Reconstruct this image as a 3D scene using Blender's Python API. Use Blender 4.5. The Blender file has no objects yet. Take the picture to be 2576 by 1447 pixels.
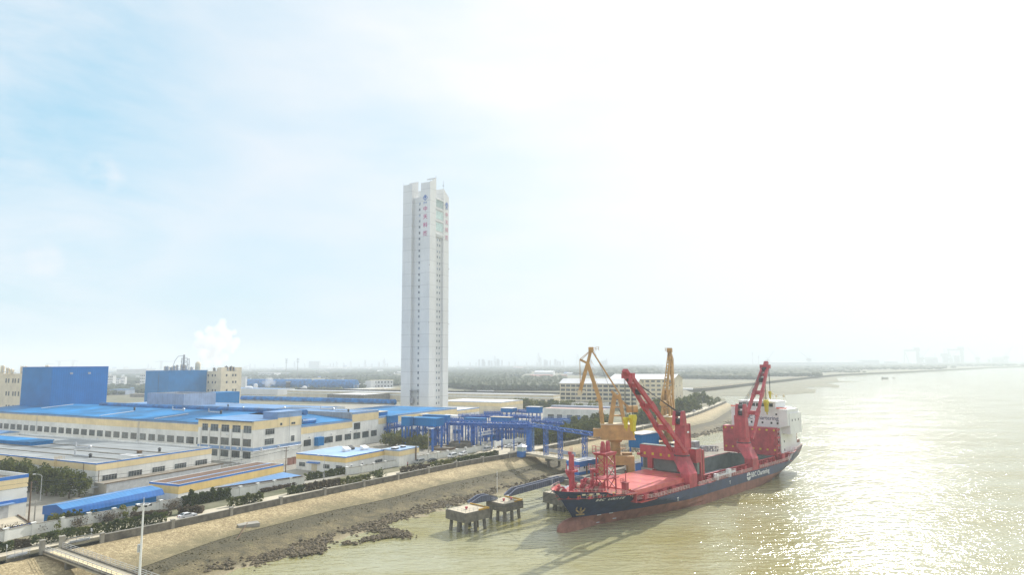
import bpy, bmesh, math, random
from math import radians, sin, cos, pi, atan2, hypot
from mathutils import Vector, Matrix, noise
from mathutils.geometry import tessellate_polygon
sc = bpy.context.scene
COL = sc.collection
random.seed(7)
# ---------------------------------------------------------------- camera
F = 1600.0; CX, CY = 1288.0, 723.5; CAMH = 40.0; ROLL = radians(0.45)   # metres above the quay; water lies 5.5 m below it
PITCH = math.atan((915.0 - CY) / F)
cam = bpy.data.objects.new('camera', bpy.data.cameras.new('camera'))
COL.objects.link(cam); sc.camera = cam
CM = Matrix.Rotation(pi/2 + PITCH, 3, 'X') @ Matrix.Rotation(-ROLL, 3, 'Z')
cam.matrix_world = Matrix.Translation((0, 0, CAMH)) @ CM.to_4x4()
cam.data.sensor_width = 36; cam.data.lens = 36 * F / 2576
cam.data.clip_start = 1; cam.data.clip_end = 60000
# ---------------------------------------------------------------- sun, sky, exposure
SUN_AZ, SUN_EL = 33.0, 35.0
sd = bpy.data.lights.new('sun', 'SUN'); sd.energy = 4.3; sd.angle = radians(0.6); sd.color = (1.0, 0.965, 0.90)
sun = bpy.data.objects.new('sun', sd); COL.objects.link(sun)
_s = Vector((sin(radians(SUN_AZ))*cos(radians(SUN_EL)), cos(radians(SUN_AZ))*cos(radians(SUN_EL)), sin(radians(SUN_EL))))
sun.rotation_euler = _s.to_track_quat('Z', 'Y').to_euler()
sun.location = (200, 300, 400)
world = bpy.data.worlds.new('World'); sc.world = world; world.use_nodes = True
def build_world():
    nt = world.node_tree; nt.nodes.clear(); N = nt.nodes.new; L = nt.links.new
    out = N('ShaderNodeOutputWorld'); bg = N('ShaderNodeBackground'); bg.inputs['Strength'].default_value = 0.1
    sky = N('ShaderNodeTexSky'); sky.sky_type = 'NISHITA'; sky.sun_disc = False
    sky.sun_elevation = radians(SUN_EL); sky.sun_rotation = radians(SUN_AZ); sky.air_density = 1.3; sky.dust_density = 2.0
    tc = N('ShaderNodeTexCoord'); 
    def mth(op, a, b=None, c=None, clamp=False):
        m = N('ShaderNodeMath'); m.operation = op; m.use_clamp = clamp
        for i, v in enumerate((a, b, c)):
            if v is None: continue
            if isinstance(v, (int, float)): m.inputs[i].default_value = v
            else: L(v, m.inputs[i])
        return m.outputs[0]
    def dirdot(az, el, lo, hi):
        v = N('ShaderNodeVectorMath'); v.operation = 'DOT_PRODUCT'; L(nrm.outputs[0], v.inputs[0])
        a, e = radians(az), radians(el); v.inputs[1].default_value = (sin(a)*cos(e), cos(a)*cos(e), sin(e))
        r = N('ShaderNodeMapRange'); r.interpolation_type = 'SMOOTHSTEP'; L(v.outputs['Value'], r.inputs[0])
        r.inputs[1].default_value = lo; r.inputs[2].default_value = hi
        return r.outputs[0]
    nrm = N('ShaderNodeVectorMath'); nrm.operation = 'NORMALIZE'; L(tc.outputs['Generated'], nrm.inputs[0])
    # high cirrus veil, thinner in the north-west
    mp = N('ShaderNodeMapping'); L(nrm.outputs[0], mp.inputs[0]); mp.inputs['Scale'].default_value = (1.0, 1.0, 3.2); mp.inputs['Rotation'].default_value = (0.1, 0.35, 0)
    n1 = N('ShaderNodeTexNoise'); n1.inputs['Scale'].default_value = 3.2; n1.inputs['Detail'].default_value = 9; n1.inputs['Roughness'].default_value = 0.58; n1.inputs['Distortion'].default_value = 0.35
    L(mp.outputs[0], n1.inputs['Vector'])
    clear = dirdot(-58, 15, 0.76, 0.995)
    band = dirdot(-36, 18, 0.90, 1.0)
    nn = mth('SUBTRACT', n1.outputs[0], 0.5)
    blue = mth('MULTIPLY', clear, mth('ADD', 0.74, mth('MULTIPLY', nn, -3.2)), clamp=True)
    # a faint blue tint elsewhere
    n2 = N('ShaderNodeTexNoise'); n2.inputs['Scale'].default_value = 2.1; n2.inputs['Detail'].default_value = 6; L(mp.outputs[0], n2.inputs['Vector'])
    away = dirdot(-20, 12, 0.70, 1.0)
    tint = mth('MULTIPLY', away, mth('MULTIPLY', mth('SUBTRACT', n2.outputs[0], 0.34), 1.9, clamp=True))
    b2 = mth('MAXIMUM', blue, tint)
    # three small puffs of cumulus low in the clear part
    for az, el, lo, hi in ((-33.4, 14.6, 0.99985, 0.99998), (-36.7, 7.8, 0.9999, 0.99999)):
        p = dirdot(az, el, lo - 0.0003, hi)
        n3 = N('ShaderNodeTexNoise'); n3.inputs['Scale'].default_value = 38; n3.inputs['Detail'].default_value = 5; L(nrm.outputs[0], n3.inputs['Vector'])
        q = mth('MULTIPLY', p, mth('MULTIPLY', mth('SUBTRACT', n3.outputs[0], 0.34), 2.6, clamp=True))
        b2 = mth('MULTIPLY', b2, mth('SUBTRACT', 1.0, q))
    mix = N('ShaderNodeMix'); mix.data_type = 'RGBA'
    L(b2, mix.inputs[0])
    # veil colour, brighter round the sun
    glow = dirdot(SUN_AZ, SUN_EL, 0.55, 1.0)
    veil = N('ShaderNodeMix'); veil.data_type = 'RGBA'; L(glow, veil.inputs[0])
    veil.inputs[6].default_value = (6.35, 6.8, 7.35, 1); veil.inputs[7].default_value = (7.9, 7.95, 7.9, 1)
    L(veil.outputs[2], mix.inputs[6])
    sk = N('ShaderNodeMix'); sk.data_type = 'RGBA'; sk.blend_type = 'MIX'; sk.inputs[0].default_value = 0.7
    L(sky.outputs[0], sk.inputs[6]); sk.inputs[7].default_value = (3.3, 6.0, 7.6, 1)
    L(sk.outputs[2], mix.inputs[7])
    L(mix.outputs[2], bg.inputs[0]); L(bg.outputs[0], out.inputs[0])
build_world()
sc.view_settings.view_transform = 'Standard'; sc.view_settings.look = 'None'; sc.view_settings.gamma = 1; sc.view_settings.exposure = 0.41
sc.cycles.use_adaptive_sampling = True; sc.cycles.adaptive_threshold = 0.008
sc.cycles.use_denoising = True
sc.cycles.max_bounces = 5; sc.cycles.diffuse_bounces = 2; sc.cycles.glossy_bounces = 2; sc.cycles.transparent_max_bounces = 8
sc.cycles.volume_bounces = 3; sc.cycles.caustics_reflective = False; sc.cycles.caustics_refractive = False
sc.cycles.sample_clamp_indirect = 4; sc.cycles.sample_clamp_direct = 42
# ---------------------------------------------------------------- from a pixel of the photograph (2576 wide) to the place it shows
def ray(x, y): return CM @ Vector(((x-CX)/F, (CY-y)/F, -1))
def G(x, y, z=0.0):
    d = ray(x, y); t = (z - CAMH) / d.z
    return Vector((d.x*t, d.y*t, z))
def at(x, y, Y):
    d = ray(x, y); t = Y / d.y
    return Vector((d.x*t, Y, CAMH + d.z*t))
CMT = CM.transposed()
def proj(P):
    p = CMT @ (Vector(P) - Vector((0, 0, CAMH))); return CX + F*p.x/-p.z, CY - F*p.y/-p.z
def slen(P, D, x):
    p = CMT @ (Vector(P) - Vector((0, 0, CAMH))); d = CMT @ Vector(D); k = (x-CX)/F
    return -(p.x + k*p.z) / (d.x + k*d.z)
def shgt(P, y):
    p = CMT @ (Vector(P) - Vector((0, 0, CAMH))); d = CMT @ Vector((0, 0, 1)); m = (CY-y)/F
    return -(p.y + m*p.z) / (d.y + m*d.z)
c1 = lambda u, v: (u*.2007, 871.1+v*.2007)
c2 = lambda u, v: (451.7+u*.2007, 871.1+v*.2007)
c3 = lambda u, v: (903.4+u*.2007, 871.1+v*.2007)
c4 = lambda u, v: (u*.2194, 1129.3+v*.2194)
c5 = lambda u, v: (451.7+u*.2194, 1129.3+v*.2194)
c6 = lambda u, v: (903.4+u*.2230, 1064.7+v*.2230)
b1 = lambda u, v: (1355.1+u*.1784, 838.9+v*.1784)
b2 = lambda u, v: (1355.1+u*.2230, 1064.7+v*.2230)
b3 = lambda u, v: (1677.8+u*.1784, 871.1+v*.1784)
b4 = lambda u, v: (1677.8+u*.1784, 1097+v*.1784)
b5 = lambda u, v: (1935.9+u*.2485, 838.9+v*.2485)
t1 = lambda u, v: (968+u*.2006, 419.4+v*.2006)
t2 = lambda u, v: (968+u*.2674, 677.6+v*.2674)
r1 = lambda u, v: (968+u*.11596, 1000.2+v*.11596)
r2 = lambda u, v: (1226+u*.11596, 993.8+v*.11596)
# ---------------------------------------------------------------- materials
MATS = {}
def mat(name, col, rough=0.7, var=0.12, scale=0.35, metal=0.0, streak=0.0, corr=None, bump=0.0, bscale=3.0, spec=0.5, tint=None, lines=None, tiles=None):
    """principled paint / concrete / metal with uneven tone, rain streaks and optional corrugation"""
    if name in MATS: return MATS[name]
    m = bpy.data.materials.new(name); m.use_nodes = True; nt = m.node_tree; N = nt.nodes.new; L = nt.links.new
    b = nt.nodes['Principled BSDF']; b.inputs['Roughness'].default_value = rough; b.inputs['Metallic'].default_value = metal
    b.inputs['Specular IOR Level'].default_value = spec
    g = N('ShaderNodeNewGeometry')
    n = N('ShaderNodeTexNoise'); n.inputs['Scale'].default_value = scale; n.inputs['Detail'].default_value = 7; n.inputs['Roughness'].default_value = 0.62
    L(g.outputs['Position'], n.inputs['Vector'])
    dark = tuple(c*(1-var*2.2) for c in col) if tint is None else tint
    lite = tuple(min(1, c*(1+var*1.1)) for c in col)
    cr = N('ShaderNodeValToRGB'); L(n.outputs[0], cr.inputs[0]); e = cr.color_ramp.elements
    e[0].position = 0.3; e[0].color = (*dark, 1); e[1].position = 0.68; e[1].color = (*lite, 1)
    c = cr.outputs[0]
    def mixc(fac, a, colr, bt='MIX'):
        x = N('ShaderNodeMix'); x.data_type = 'RGBA'; x.blend_type = bt
        if isinstance(fac, float): x.inputs[0].default_value = fac
        else: L(fac, x.inputs[0])
        L(a, x.inputs[6]); x.inputs[7].default_value = (*colr, 1) if isinstance(colr, tuple) else (1, 1, 1, 1)
        return x.outputs[2]
    if streak:
        mp = N('ShaderNodeMapping'); L(g.outputs['Position'], mp.inputs[0]); mp.inputs['Scale'].default_value = (1.3, 1.3, 0.09)
        s = N('ShaderNodeTexNoise'); s.inputs['Scale'].default_value = 1.0; s.inputs['Detail'].default_value = 4; L(mp.outputs[0], s.inputs['Vector'])
        r = N('ShaderNodeMapRange'); L(s.outputs[0], r.inputs[0]); r.inputs[1].default_value = 0.5; r.inputs[2].default_value = 0.8; r.inputs[4].default_value = streak
        c = mixc(r.outputs[0], c, tuple(v*0.45 for v in col))
    h = None
    if corr:   # corrugated or standing-seam sheet: (direction angle deg or 'z', period)
        mp = N('ShaderNodeMapping'); mp.vector_type = 'POINT'; L(g.outputs['Position'], mp.inputs[0])
        if corr[0] == 'z': mp.inputs['Rotation'].default_value = (0, pi/2, 0)
        else: mp.inputs['Rotation'].default_value = (0, 0, -radians(corr[0]))
        w = N('ShaderNodeTexWave'); w.bands_direction = 'X'; w.inputs['Scale'].default_value = 0.314/corr[1]; L(mp.outputs[0], w.inputs[0])
        h = w.outputs['Fac']
        r = N('ShaderNodeMapRange'); L(h, r.inputs[0]); r.inputs[1].default_value = 0.0; r.inputs[2].default_value = 0.35; r.inputs[3].default_value = 0.2; r.inputs[4].default_value = 0.0
        c = mixc(r.outputs[0], c, tuple(v*0.55 for v in col))
    if lines:  # shallow joints at a fixed spacing in height
        sx = N('ShaderNodeSeparateXYZ'); L(g.outputs['Position'], sx.inputs[0])
        md = N('ShaderNodeMath'); md.operation = 'PINGPONG'; L(sx.outputs[2], md.inputs[0]); md.inputs[1].default_value = lines/2
        lt = N('ShaderNodeMath'); lt.operation = 'LESS_THAN'; L(md.outputs[0], lt.inputs[0]); lt.inputs[1].default_value = 0.13
        m2 = N('ShaderNodeMath'); m2.operation = 'MULTIPLY'; L(lt.outputs[0], m2.inputs[0]); m2.inputs[1].default_value = 0.55
        c = mixc(m2.outputs[0], c, tuple(v*0.5 for v in col))
    if tiles:  # sheets or slabs with dark seams: (angle, size x, size y, darkness)
        mp = N('ShaderNodeMapping'); L(g.outputs['Position'], mp.inputs[0]); mp.inputs['Rotation'].default_value = (0, 0, -radians(tiles[0]))
        br = N('ShaderNodeTexBrick'); L(mp.outputs[0], br.inputs[0]); br.offset = 0; br.inputs['Scale'].default_value = 1
        br.inputs['Brick Width'].default_value = tiles[1]; br.inputs['Row Height'].default_value = tiles[2]; br.inputs['Mortar Size'].default_value = 0.22; br.inputs['Mortar Smooth'].default_value = 0.3
        br.inputs['Color1'].default_value = (1, 1, 1, 1); br.inputs['Color2'].default_value = (.82, .82, .84, 1); br.inputs['Mortar'].default_value = (tiles[3],)*3+(1,)
        x = N('ShaderNodeMix'); x.data_type = 'RGBA'; x.blend_type = 'MULTIPLY'; x.inputs[0].default_value = 1; L(c, x.inputs[6]); L(br.outputs[0], x.inputs[7]); c = x.outputs[2]
    L(c, b.inputs['Base Color'])
    if bump or h is not None:
        bp = N('ShaderNodeBump'); bp.inputs['Strength'].default_value = bump or 0.12; bp.inputs['Distance'].default_value = 0.15
        if h is not None: L(h, bp.inputs['Height'])
        else:
            nb = N('ShaderNodeTexNoise'); nb.inputs['Scale'].default_value = bscale; nb.inputs['Detail'].default_value = 4; L(g.outputs['Position'], nb.inputs['Vector']); L(nb.outputs[0], bp.inputs['Height'])
        L(bp.outputs[0], b.inputs['Normal'])
    MATS[name] = m; return m
AANG = 28.0          # the factory grid runs 28 degrees east of the view
CA = 90 - AANG
M_white = mat('white_render', (.80, .80, .75), .8, .10, .12, streak=.32)
M_cream = mat('cream_render', (.70, .62, .45), .8, .09, .15, streak=.25)
M_yellow = mat('yellow_paint', (.80, .58, .22), .7, .08, .2, streak=.22)
M_pale = mat('pale_yellow_paint', (.82, .66, .37), .7, .08, .2, streak=.2)
M_bluet = mat('blue_trim_paint', (.03, .18, .55), .6, .12, .3)
M_greyblue = mat('grey_blue_paint', (.20, .33, .55), .6, .1, .2, streak=.15)
M_roofblue = mat('blue_sheet_roof', (.015, .215, .50), .6, .24, .06, spec=.25, tiles=(CA, 22, 3.2, .80))
M_roofblue2 = mat('faded_blue_sheet_roof', (.13, .28, .52), .5, .2, .05, corr=(CA+90, 1.0))
M_roofpale = mat('pale_blue_sheet_roof', (.34, .50, .74), .5, .12, .08, corr=(CA+90, 1.0))
M_bluebox = mat('blue_cladding', (.000, .175, .46), .6, .07, .12, corr=(CA+45, .9), streak=.14, spec=.2)
M_tube = mat('blue_vent_sheet', (.005, .17, .46), .45, .25, .3, tint=(.01, .05, .14))
M_roofgrey = mat('grey_membrane_roof', (.33, .35, .35), .75, .13, .07, tiles=(CA+90, 15, 4.4, .38))
M_concrete = mat('concrete', (.36, .34, .29), .9, .14, .25, streak=.15)
M_roofconc = mat('weathered_concrete_roof', (.27, .24, .19), .9, .22, .3)
M_dirtyconc = mat('stained_concrete', (.18, .165, .135), .9, .25, .5, streak=.5)
M_road = mat('road_concrete', (.54, .48, .36), .9, .08, .12)
M_greybox = mat('grey_corrugated_sheet', (.36, .42, .52), .5, .1, .2, corr=(30, 1.4), streak=.3)
M_rustgrey = mat('rust_streaked_grey_sheet', (.36, .37, .38), .6, .12, .3, streak=.7, corr=(CA, 1.3))
M_brown = mat('brown_sheet_roof', (.16, .09, .055), .75, .16, .3, corr=(CA+86, .9))
M_whiteroof = mat('white_sheet_roof', (.72, .72, .72), .45, .07, .1, corr=(CA+90, 2.0))
M_pink = mat('faded_red_sheet_roof', (.50, .34, .30), .7, .12, .1)
M_dark = mat('dark_steel', (.035, .04, .045), .6, .2, 1)
M_steelb = mat('blue_painted_steel', (.006, .12, .47), .5, .2, .8)
M_steelb2 = mat('light_blue_painted_steel', (.10, .22, .46), .5, .2, .8)
M_grey = mat('grey_metal', (.36, .38, .40), .5, .15, .8)
M_galv = mat('galvanised_steel', (.52, .54, .56), .4, .1, .8, metal=.2)
M_walk = mat('blue_grey_girder_paint', (.16, .18, .25), .55, .18, .6, streak=.2)
M_wood = mat('brown_wood', (.16, .10, .06), .85, .2, 1)
M_ladder = mat('yellow_steel', (.55, .33, .05), .6, .15, 1)
M_tower = mat('tower_white_panel', (.72, .73, .72), .7, .04, .05, lines=8.7, streak=.12)
M_red = mat('red_ship_paint', (.47, .065, .085), .5, .2, .3, streak=.4)
M_reddeck = mat('red_deck_paint', (.50, .07, .065), .35, .2, .2)
M_navy = mat('navy_hull_paint', (.018, .038, .105), .4, .2, .3, streak=.1)
M_boot = mat('rust_red_antifouling', (.28, .125, .09), .65, .22, .3, streak=.5)
M_shipwhite = mat('ship_white_paint', (.80, .81, .82), .45, .05, .2, streak=.12)
M_hold = mat('grey_green_hold_paint', (.15, .19, .18), .7, .22, .2, streak=.3)
M_crane = mat('ochre_crane_paint', (.52, .31, .11), .55, .14, .4, streak=.2)
M_hook = mat('bright_yellow_paint', (.62, .52, .02), .5, .08, .6)
M_bark = mat('bark', (.10, .075, .05), .95, .2, 2)
M_black = mat('black_rubber', (.02, .02, .022), .7, .1, 2)
M_ltext = mat('magenta_sign_letter', (.50, .05, .22), .5, .03, 1)
M_ltext2 = mat('sunlit_pink_sign_letter', (.62, .30, .38), .5, .03, 1)  # magenta letters paled: sun glare on the tower's right face put into the colour
M_btext = mat('blue_sign_letter', (.03, .14, .48), .5, .03, 1)
M_wtext = mat('white_lettering', (.8, .8, .8), .5, .02, 1)
M_orange = mat('orange_rail_paint', (.8, .12, .04), .5, .02, 1)
M_rock = mat('wet_dark_riprap_stone', (.13, .10, .055), .85, .35, .9, tint=(.03, .024, .014))
M_carw = mat('white_car_paint', (.78, .78, .78), .25, .02, 1)
M_cars = mat('silver_car_paint', (.40, .41, .42), .3, .04, 1, metal=.4)
M_cark = mat('black_car_paint', (.02, .02, .025), .25, .05, 1)
M_far = mat('distant_shed_white', (.74, .74, .74), .7, .06, .05)
M_farblue = mat('distant_blue_roof', (.05, .18, .48), .6, .1, .05)
M_farred = mat('distant_red_roof', (.40, .20, .16), .8, .1, .05)
M_fargrey = mat('distant_grey_wall', (.38, .38, .38), .8, .1, .05)
def glassmat(name, col, rough=.12, lo=.5, hi=1.6):
    m = bpy.data.materials.new(name); m.use_nodes = True; nt = m.node_tree; b = nt.nodes['Principled BSDF']
    g = nt.nodes.new('ShaderNodeNewGeometry'); n = nt.nodes.new('ShaderNodeTexNoise'); n.inputs['Scale'].default_value = .7
    nt.links.new(g.outputs['Position'], n.inputs['Vector']); cr = nt.nodes.new('ShaderNodeValToRGB'); nt.links.new(n.outputs[0], cr.inputs[0])
    cr.color_ramp.elements[0].position = .35; cr.color_ramp.elements[1].position = .65
    cr.color_ramp.elements[0].color = (*[c*lo for c in col], 1); cr.color_ramp.elements[1].color = (*[min(1, c*hi) for c in col], 1)
    oi = nt.nodes.new('ShaderNodeObjectInfo'); mr = nt.nodes.new('ShaderNodeMapRange'); nt.links.new(oi.outputs['Random'], mr.inputs[0]); mr.inputs[3].default_value = .55; mr.inputs[4].default_value = 1.7
    vm = nt.nodes.new('ShaderNodeVectorMath'); vm.operation = 'SCALE'; nt.links.new(cr.outputs[0], vm.inputs[0]); nt.links.new(mr.outputs[0], vm.inputs['Scale']); nt.links.new(vm.outputs[0], b.inputs['Base Color']); b.inputs['Roughness'].default_value = rough; MATS[name] = m; return m
M_glass = glassmat('dark_window_glass', (.05, .065, .07))
M_glassg = glassmat('green_window_glass', (.42, .54, .52), .3, .9, 1.1)
M_glasst = glassmat('grey_tower_window_glass', (.20, .23, .26), .2)
def leafmat(name, a, b_):
    m = bpy.data.materials.new(name); m.use_nodes = True; nt = m.node_tree; b = nt.nodes['Principled BSDF']
    g = nt.nodes.new('ShaderNodeNewGeometry'); n = nt.nodes.new('ShaderNodeTexNoise'); n.inputs['Scale'].default_value = .45; n.inputs['Detail'].default_value = 6
    nt.links.new(g.outputs['Position'], n.inputs['Vector']); cr = nt.nodes.new('ShaderNodeValToRGB'); nt.links.new(n.outputs[0], cr.inputs[0])
    cr.color_ramp.elements[0].position = .36; cr.color_ramp.elements[1].position = .64
    cr.color_ramp.elements[0].color = (*a, 1); cr.color_ramp.elements[1].color = (*b_, 1)
    nt.links.new(cr.outputs[0], b.inputs['Base Color']); b.inputs['Roughness'].default_value = .7; b.inputs['Specular IOR Level'].default_value = .2
    t = nt.nodes.new('ShaderNodeBsdfTranslucent'); nt.links.new(cr.outputs[0], t.inputs[0]); mx = nt.nodes.new('ShaderNodeMixShader'); mx.inputs[0].default_value = .35
    o = nt.nodes['Material Output']; nt.links.new(b.outputs[0], mx.inputs[1]); nt.links.new(t.outputs[0], mx.inputs[2]); nt.links.new(mx.outputs[0], o.inputs[0])
    MATS[name] = m; return m
M_leaf = leafmat('evergreen_leaves', (.045, .065, .02), (.15, .165, .04))
M_leaf2 = leafmat('yellow_green_leaves', (.09, .11, .025), (.22, .21, .045))
M_leafd = leafmat('dark_conifer_leaves', (.04, .06, .022), (.105, .13, .035))
M_leafb = leafmat('bare_brownish_shrub', (.08, .065, .045), (.18, .14, .095))
M_far_leaf = leafmat('distant_woodland', (.045, .065, .035), (.12, .14, .07))
# ---------------------------------------------------------------- mesh helpers
class MB:
    def __init__(s): s.v = []; s.f = []; s.m = []
    def add(s, vs, fs, mi=0):
        k = len(s.v); s.v += [tuple(v) for v in vs]; s.f += [tuple(i+k for i in f) for f in fs]; s.m += [mi]*len(fs); return s
    def box(s, x0, x1, y0, y1, z0, z1, mi=0):
        return s.add([(x0,y0,z0),(x1,y0,z0),(x1,y1,z0),(x0,y1,z0),(x0,y0,z1),(x1,y0,z1),(x1,y1,z1),(x0,y1,z1)],
                     [(0,3,2,1),(4,5,6,7),(0,1,5,4),(1,2,6,5),(2,3,7,6),(3,0,4,7)], mi)
    def prism(s, pts, z0, z1, mi=0):      # pts counter-clockwise; z1 may be a list
        n = len(pts); zt = z1 if isinstance(z1, (list, tuple)) else [z1]*n; zb = z0 if isinstance(z0, (list, tuple)) else [z0]*n
        vs = [(p[0], p[1], zb[i]) for i, p in enumerate(pts)] + [(p[0], p[1], zt[i]) for i, p in enumerate(pts)]
        fs = [tuple(range(n-1, -1, -1)), tuple(range(n, 2*n))] + [(i, (i+1) % n, n+(i+1) % n, n+i) for i in range(n)]
        return s.add(vs, fs, mi)
    def xz(s, pts, y0, y1, mi=0):         # outline in x,z extruded along y
        n = len(pts); vs = [(p[0], y0, p[1]) for p in pts] + [(p[0], y1, p[1]) for p in pts]
        fs = [tuple(range(n)), tuple(range(2*n-1, n-1, -1))] + [(i, n+i, n+(i+1) % n, (i+1) % n) for i in range(n)]
        return s.add(vs, fs, mi)
    def cyl(s, p, q, r, r2=None, n=8, mi=0):
        p, q = Vector(p), Vector(q); d = (q-p); d.normalize(); r2 = r if r2 is None else r2
        u = d.orthogonal().normalized(); w = d.cross(u); vs = []
        for c, rr in ((p, r), (q, r2)):
            for i in range(n): a = 2*pi*i/n; vs.append(c + u*cos(a)*rr + w*sin(a)*rr)
        return s.add(vs, [tuple(range(n-1, -1, -1)), tuple(range(n, 2*n))] + [(i, (i+1) % n, n+(i+1) % n, n+i) for i in range(n)], mi)
    def bar(s, p, q, w, h=None, mi=0):
        p, q = Vector(p), Vector(q); h = h or w; d = (q-p)
        if d.length < 1e-6: return s
        d.normalize(); up = Vector((0, 0, 1)) if abs(d.z) < .95 else Vector((1, 0, 0))
        a = d.cross(up).normalized()*(w/2); b = a.cross(d).normalized()*(h/2)
        vs = [p-a-b, p+a-b, p+a+b, p-a+b, q-a-b, q+a-b, q+a+b, q-a+b]
        return s.add(vs, [(0,3,2,1),(4,5,6,7),(0,1,5,4),(1,2,6,5),(2,3,7,6),(3,0,4,7)], mi)
    def truss(s, p, q, w, h, n, t=.12, mi=0):   # box lattice from p to q
        p, q = Vector(p), Vector(q); d = (q-p).normalized(); up = Vector((0, 0, 1)) if abs(d.z) < .9 else Vector((0, 1, 0))
        a = d.cross(up).normalized()*(w/2); b = a.cross(d).normalized()*(h/2)
        cs = [-a-b, a-b, a+b, -a+b]
        for c in cs: s.bar(p+c, q+c, t*1.5, mi=mi)
        for i in range(n+1):
            o = p + (q-p)*(i/n)
            for k in range(4): s.bar(o+cs[k], o+cs[(k+1) % 4], t, mi=mi)
            if i < n:
                o2 = p + (q-p)*((i+1)/n)
                for k in range(4):
                    if i % 2: s.bar(o+cs[k], o2+cs[(k+1) % 4], t, mi=mi)
                    else: s.bar(o+cs[(k+1) % 4], o2+cs[k], t, mi=mi)
        return s
    def rail(s, pts, h=1.1, step=2.0, t=.06, n=2, mi=0):
        for p, q in zip(pts, pts[1:]):
            p, q = Vector(p), Vector(q); L = (q-p).length; k = max(1, round(L/step))
            for i in range(k+1): o = p+(q-p)*(i/k); s.bar(o, o+Vector((0, 0, h)), t, mi=mi)
            for j in range(n): z = Vector((0, 0, h*(j+1)/n)); s.bar(p+z, q+z, t, mi=mi)
        return s
    def build(s, name, mats, parent=None, smooth=False):
        me = bpy.data.meshes.new(name); me.from_pydata(s.v, [], s.f)
        for m in (mats if isinstance(mats, (list, tuple)) else [mats]): me.materials.append(m)
        if any(s.m): me.polygons.foreach_set('material_index', s.m)
        if smooth: me.polygons.foreach_set('use_smooth', [True]*len(s.f))
        me.update(); o = bpy.data.objects.new(name, me); COL.objects.link(o)
        if parent: o.parent = parent
        return o
def tag(o, label=None, cat=None, group=None, kind=None):
    if label: o['label'] = label
    if cat: o['category'] = cat
    if group: o['group'] = group
    if kind: o['kind'] = kind
    return o
def empty(name, loc, rz=0.0, label=None, cat=None, group=None):
    o = bpy.data.objects.new(name, None); COL.objects.link(o); o.location = loc; o.rotation_euler = (0, 0, rz); o.empty_display_size = .5
    return tag(o, label, cat, group)
def copy_tree(o, loc=None, rz=None, label=None, group=None, scale=None):
    def cp(x, par):
        c = x.copy(); COL.objects.link(c); c.parent = par
        for ch in x.children: cp(ch, c)
        return c
    c = cp(o, None)
    if loc is not None: c.location = loc
    if rz is not None: c.rotation_euler = (0, 0, rz)
    if scale: c.scale = (scale,)*3 if isinstance(scale, (int, float)) else scale
    if label: c['label'] = label
    if group: c['group'] = group
    return c
def struct(o, kind='structure'): o['kind'] = kind; return o
# ================================================================ terrain, river, sky-line ground
def W2(lst, z): return [G(x, y, z).xy for x, y in lst]
LEV = [(-190, 1446), (-60, 1412), (226, 1353), (451.7, 1309.6), (744.6, 1246.7), (899.3, 1216), (1031.6, 1188.5), (1192, 1156), (1302.6, 1139.4), (1355, 1127), (1520, 1096), (1731, 1047.7), (1800, 1021), (1828, 1009)]
S1 = [(-60, 1540), (150, 1487), (366, 1433), (516, 1362), (592, 1345.4), (743.5, 1309), (831, 1284), (968, 1258.7), (1088.5, 1225), (1171, 1207.4), (1282.5, 1184), (1440, 1146), (1520, 1131), (1731, 1074), (1792, 1061), (1842, 1028), (1850, 1012)]
S3 = [(0, 1640), (300, 1530), (535, 1445), (748, 1395), (941, 1323), (1003.8, 1312), (1081.8, 1284), (1269, 1242), (1394, 1205), (1430, 1193), (1580, 1142), (1609, 1134), (1733, 1103), (1817, 1085), (1862, 1056), (1862, 1014)]
lev = W2(LEV, 1.0); s1 = W2(S1, -3.3); s3 = W2(S3, -5.45)
def smooth_poly(P, it=2):
    for _ in range(it):
        Q = [P[0]]
        for a, b in zip(P, P[1:]): Q += [a*.75+b*.25, a*.25+b*.75]
        P = Q + [P[-1]]
    return P
levs = smooth_poly(lev, 2)
def resample(P, step):
    out = [P[0].copy()]; acc = 0
    for a, b in zip(P, P[1:]):
        L = (b-a).length; t = step-acc
        while t < L: out.append(a+(b-a)*(t/L)); t += step
        acc = L-(t-step)
    return out
stations = resample(levs, 4.0)
def normals(P):
    ns = []
    for i in range(len(P)):
        d = (P[min(i+4, len(P)-1)]-P[max(i-4, 0)]).normalized(); ns.append(Vector((d.y, -d.x)))
    return ns
snorm = normals(stations)
def hit(o, d, P):
    best = None
    for a, b in zip(P, P[1:]):
        e = b-a; den = d.x*e.y-d.y*e.x
        if abs(den) < 1e-9: continue
        w = a-o; t = (w.x*e.y-w.y*e.x)/den; s = (w.x*d.y-w.y*d.x)/den
        if t > 0 and -.02 <= s <= 1.02 and (best is None or t < best): best = t
    return best
d1 = []; d3 = []
for p, n in zip(stations, snorm):
    a = hit(p, n, s1); b = hit(p, n, s3); d1.append(a if a and a < 30 else None); d3.append(b if b and b < 70 else None)
def fill(D, dflt):
    last = next((v for v in D if v), dflt); out = []
    for v in D: last = v if v else last; out.append(last)
    k = 3; return [sum(out[max(0, i-k):i+k+1])/len(out[max(0, i-k):i+k+1]) for i in range(len(out))]
d1 = fill(d1, 9); d3 = fill(d3, 28); d3 = [max(b, a+6) for a, b in zip(d1, d3)]
def nz(x, y, s, k=0): return noise.fractal(Vector((x*s, y*s, k)), 1.0, 2.0, 4)
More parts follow.
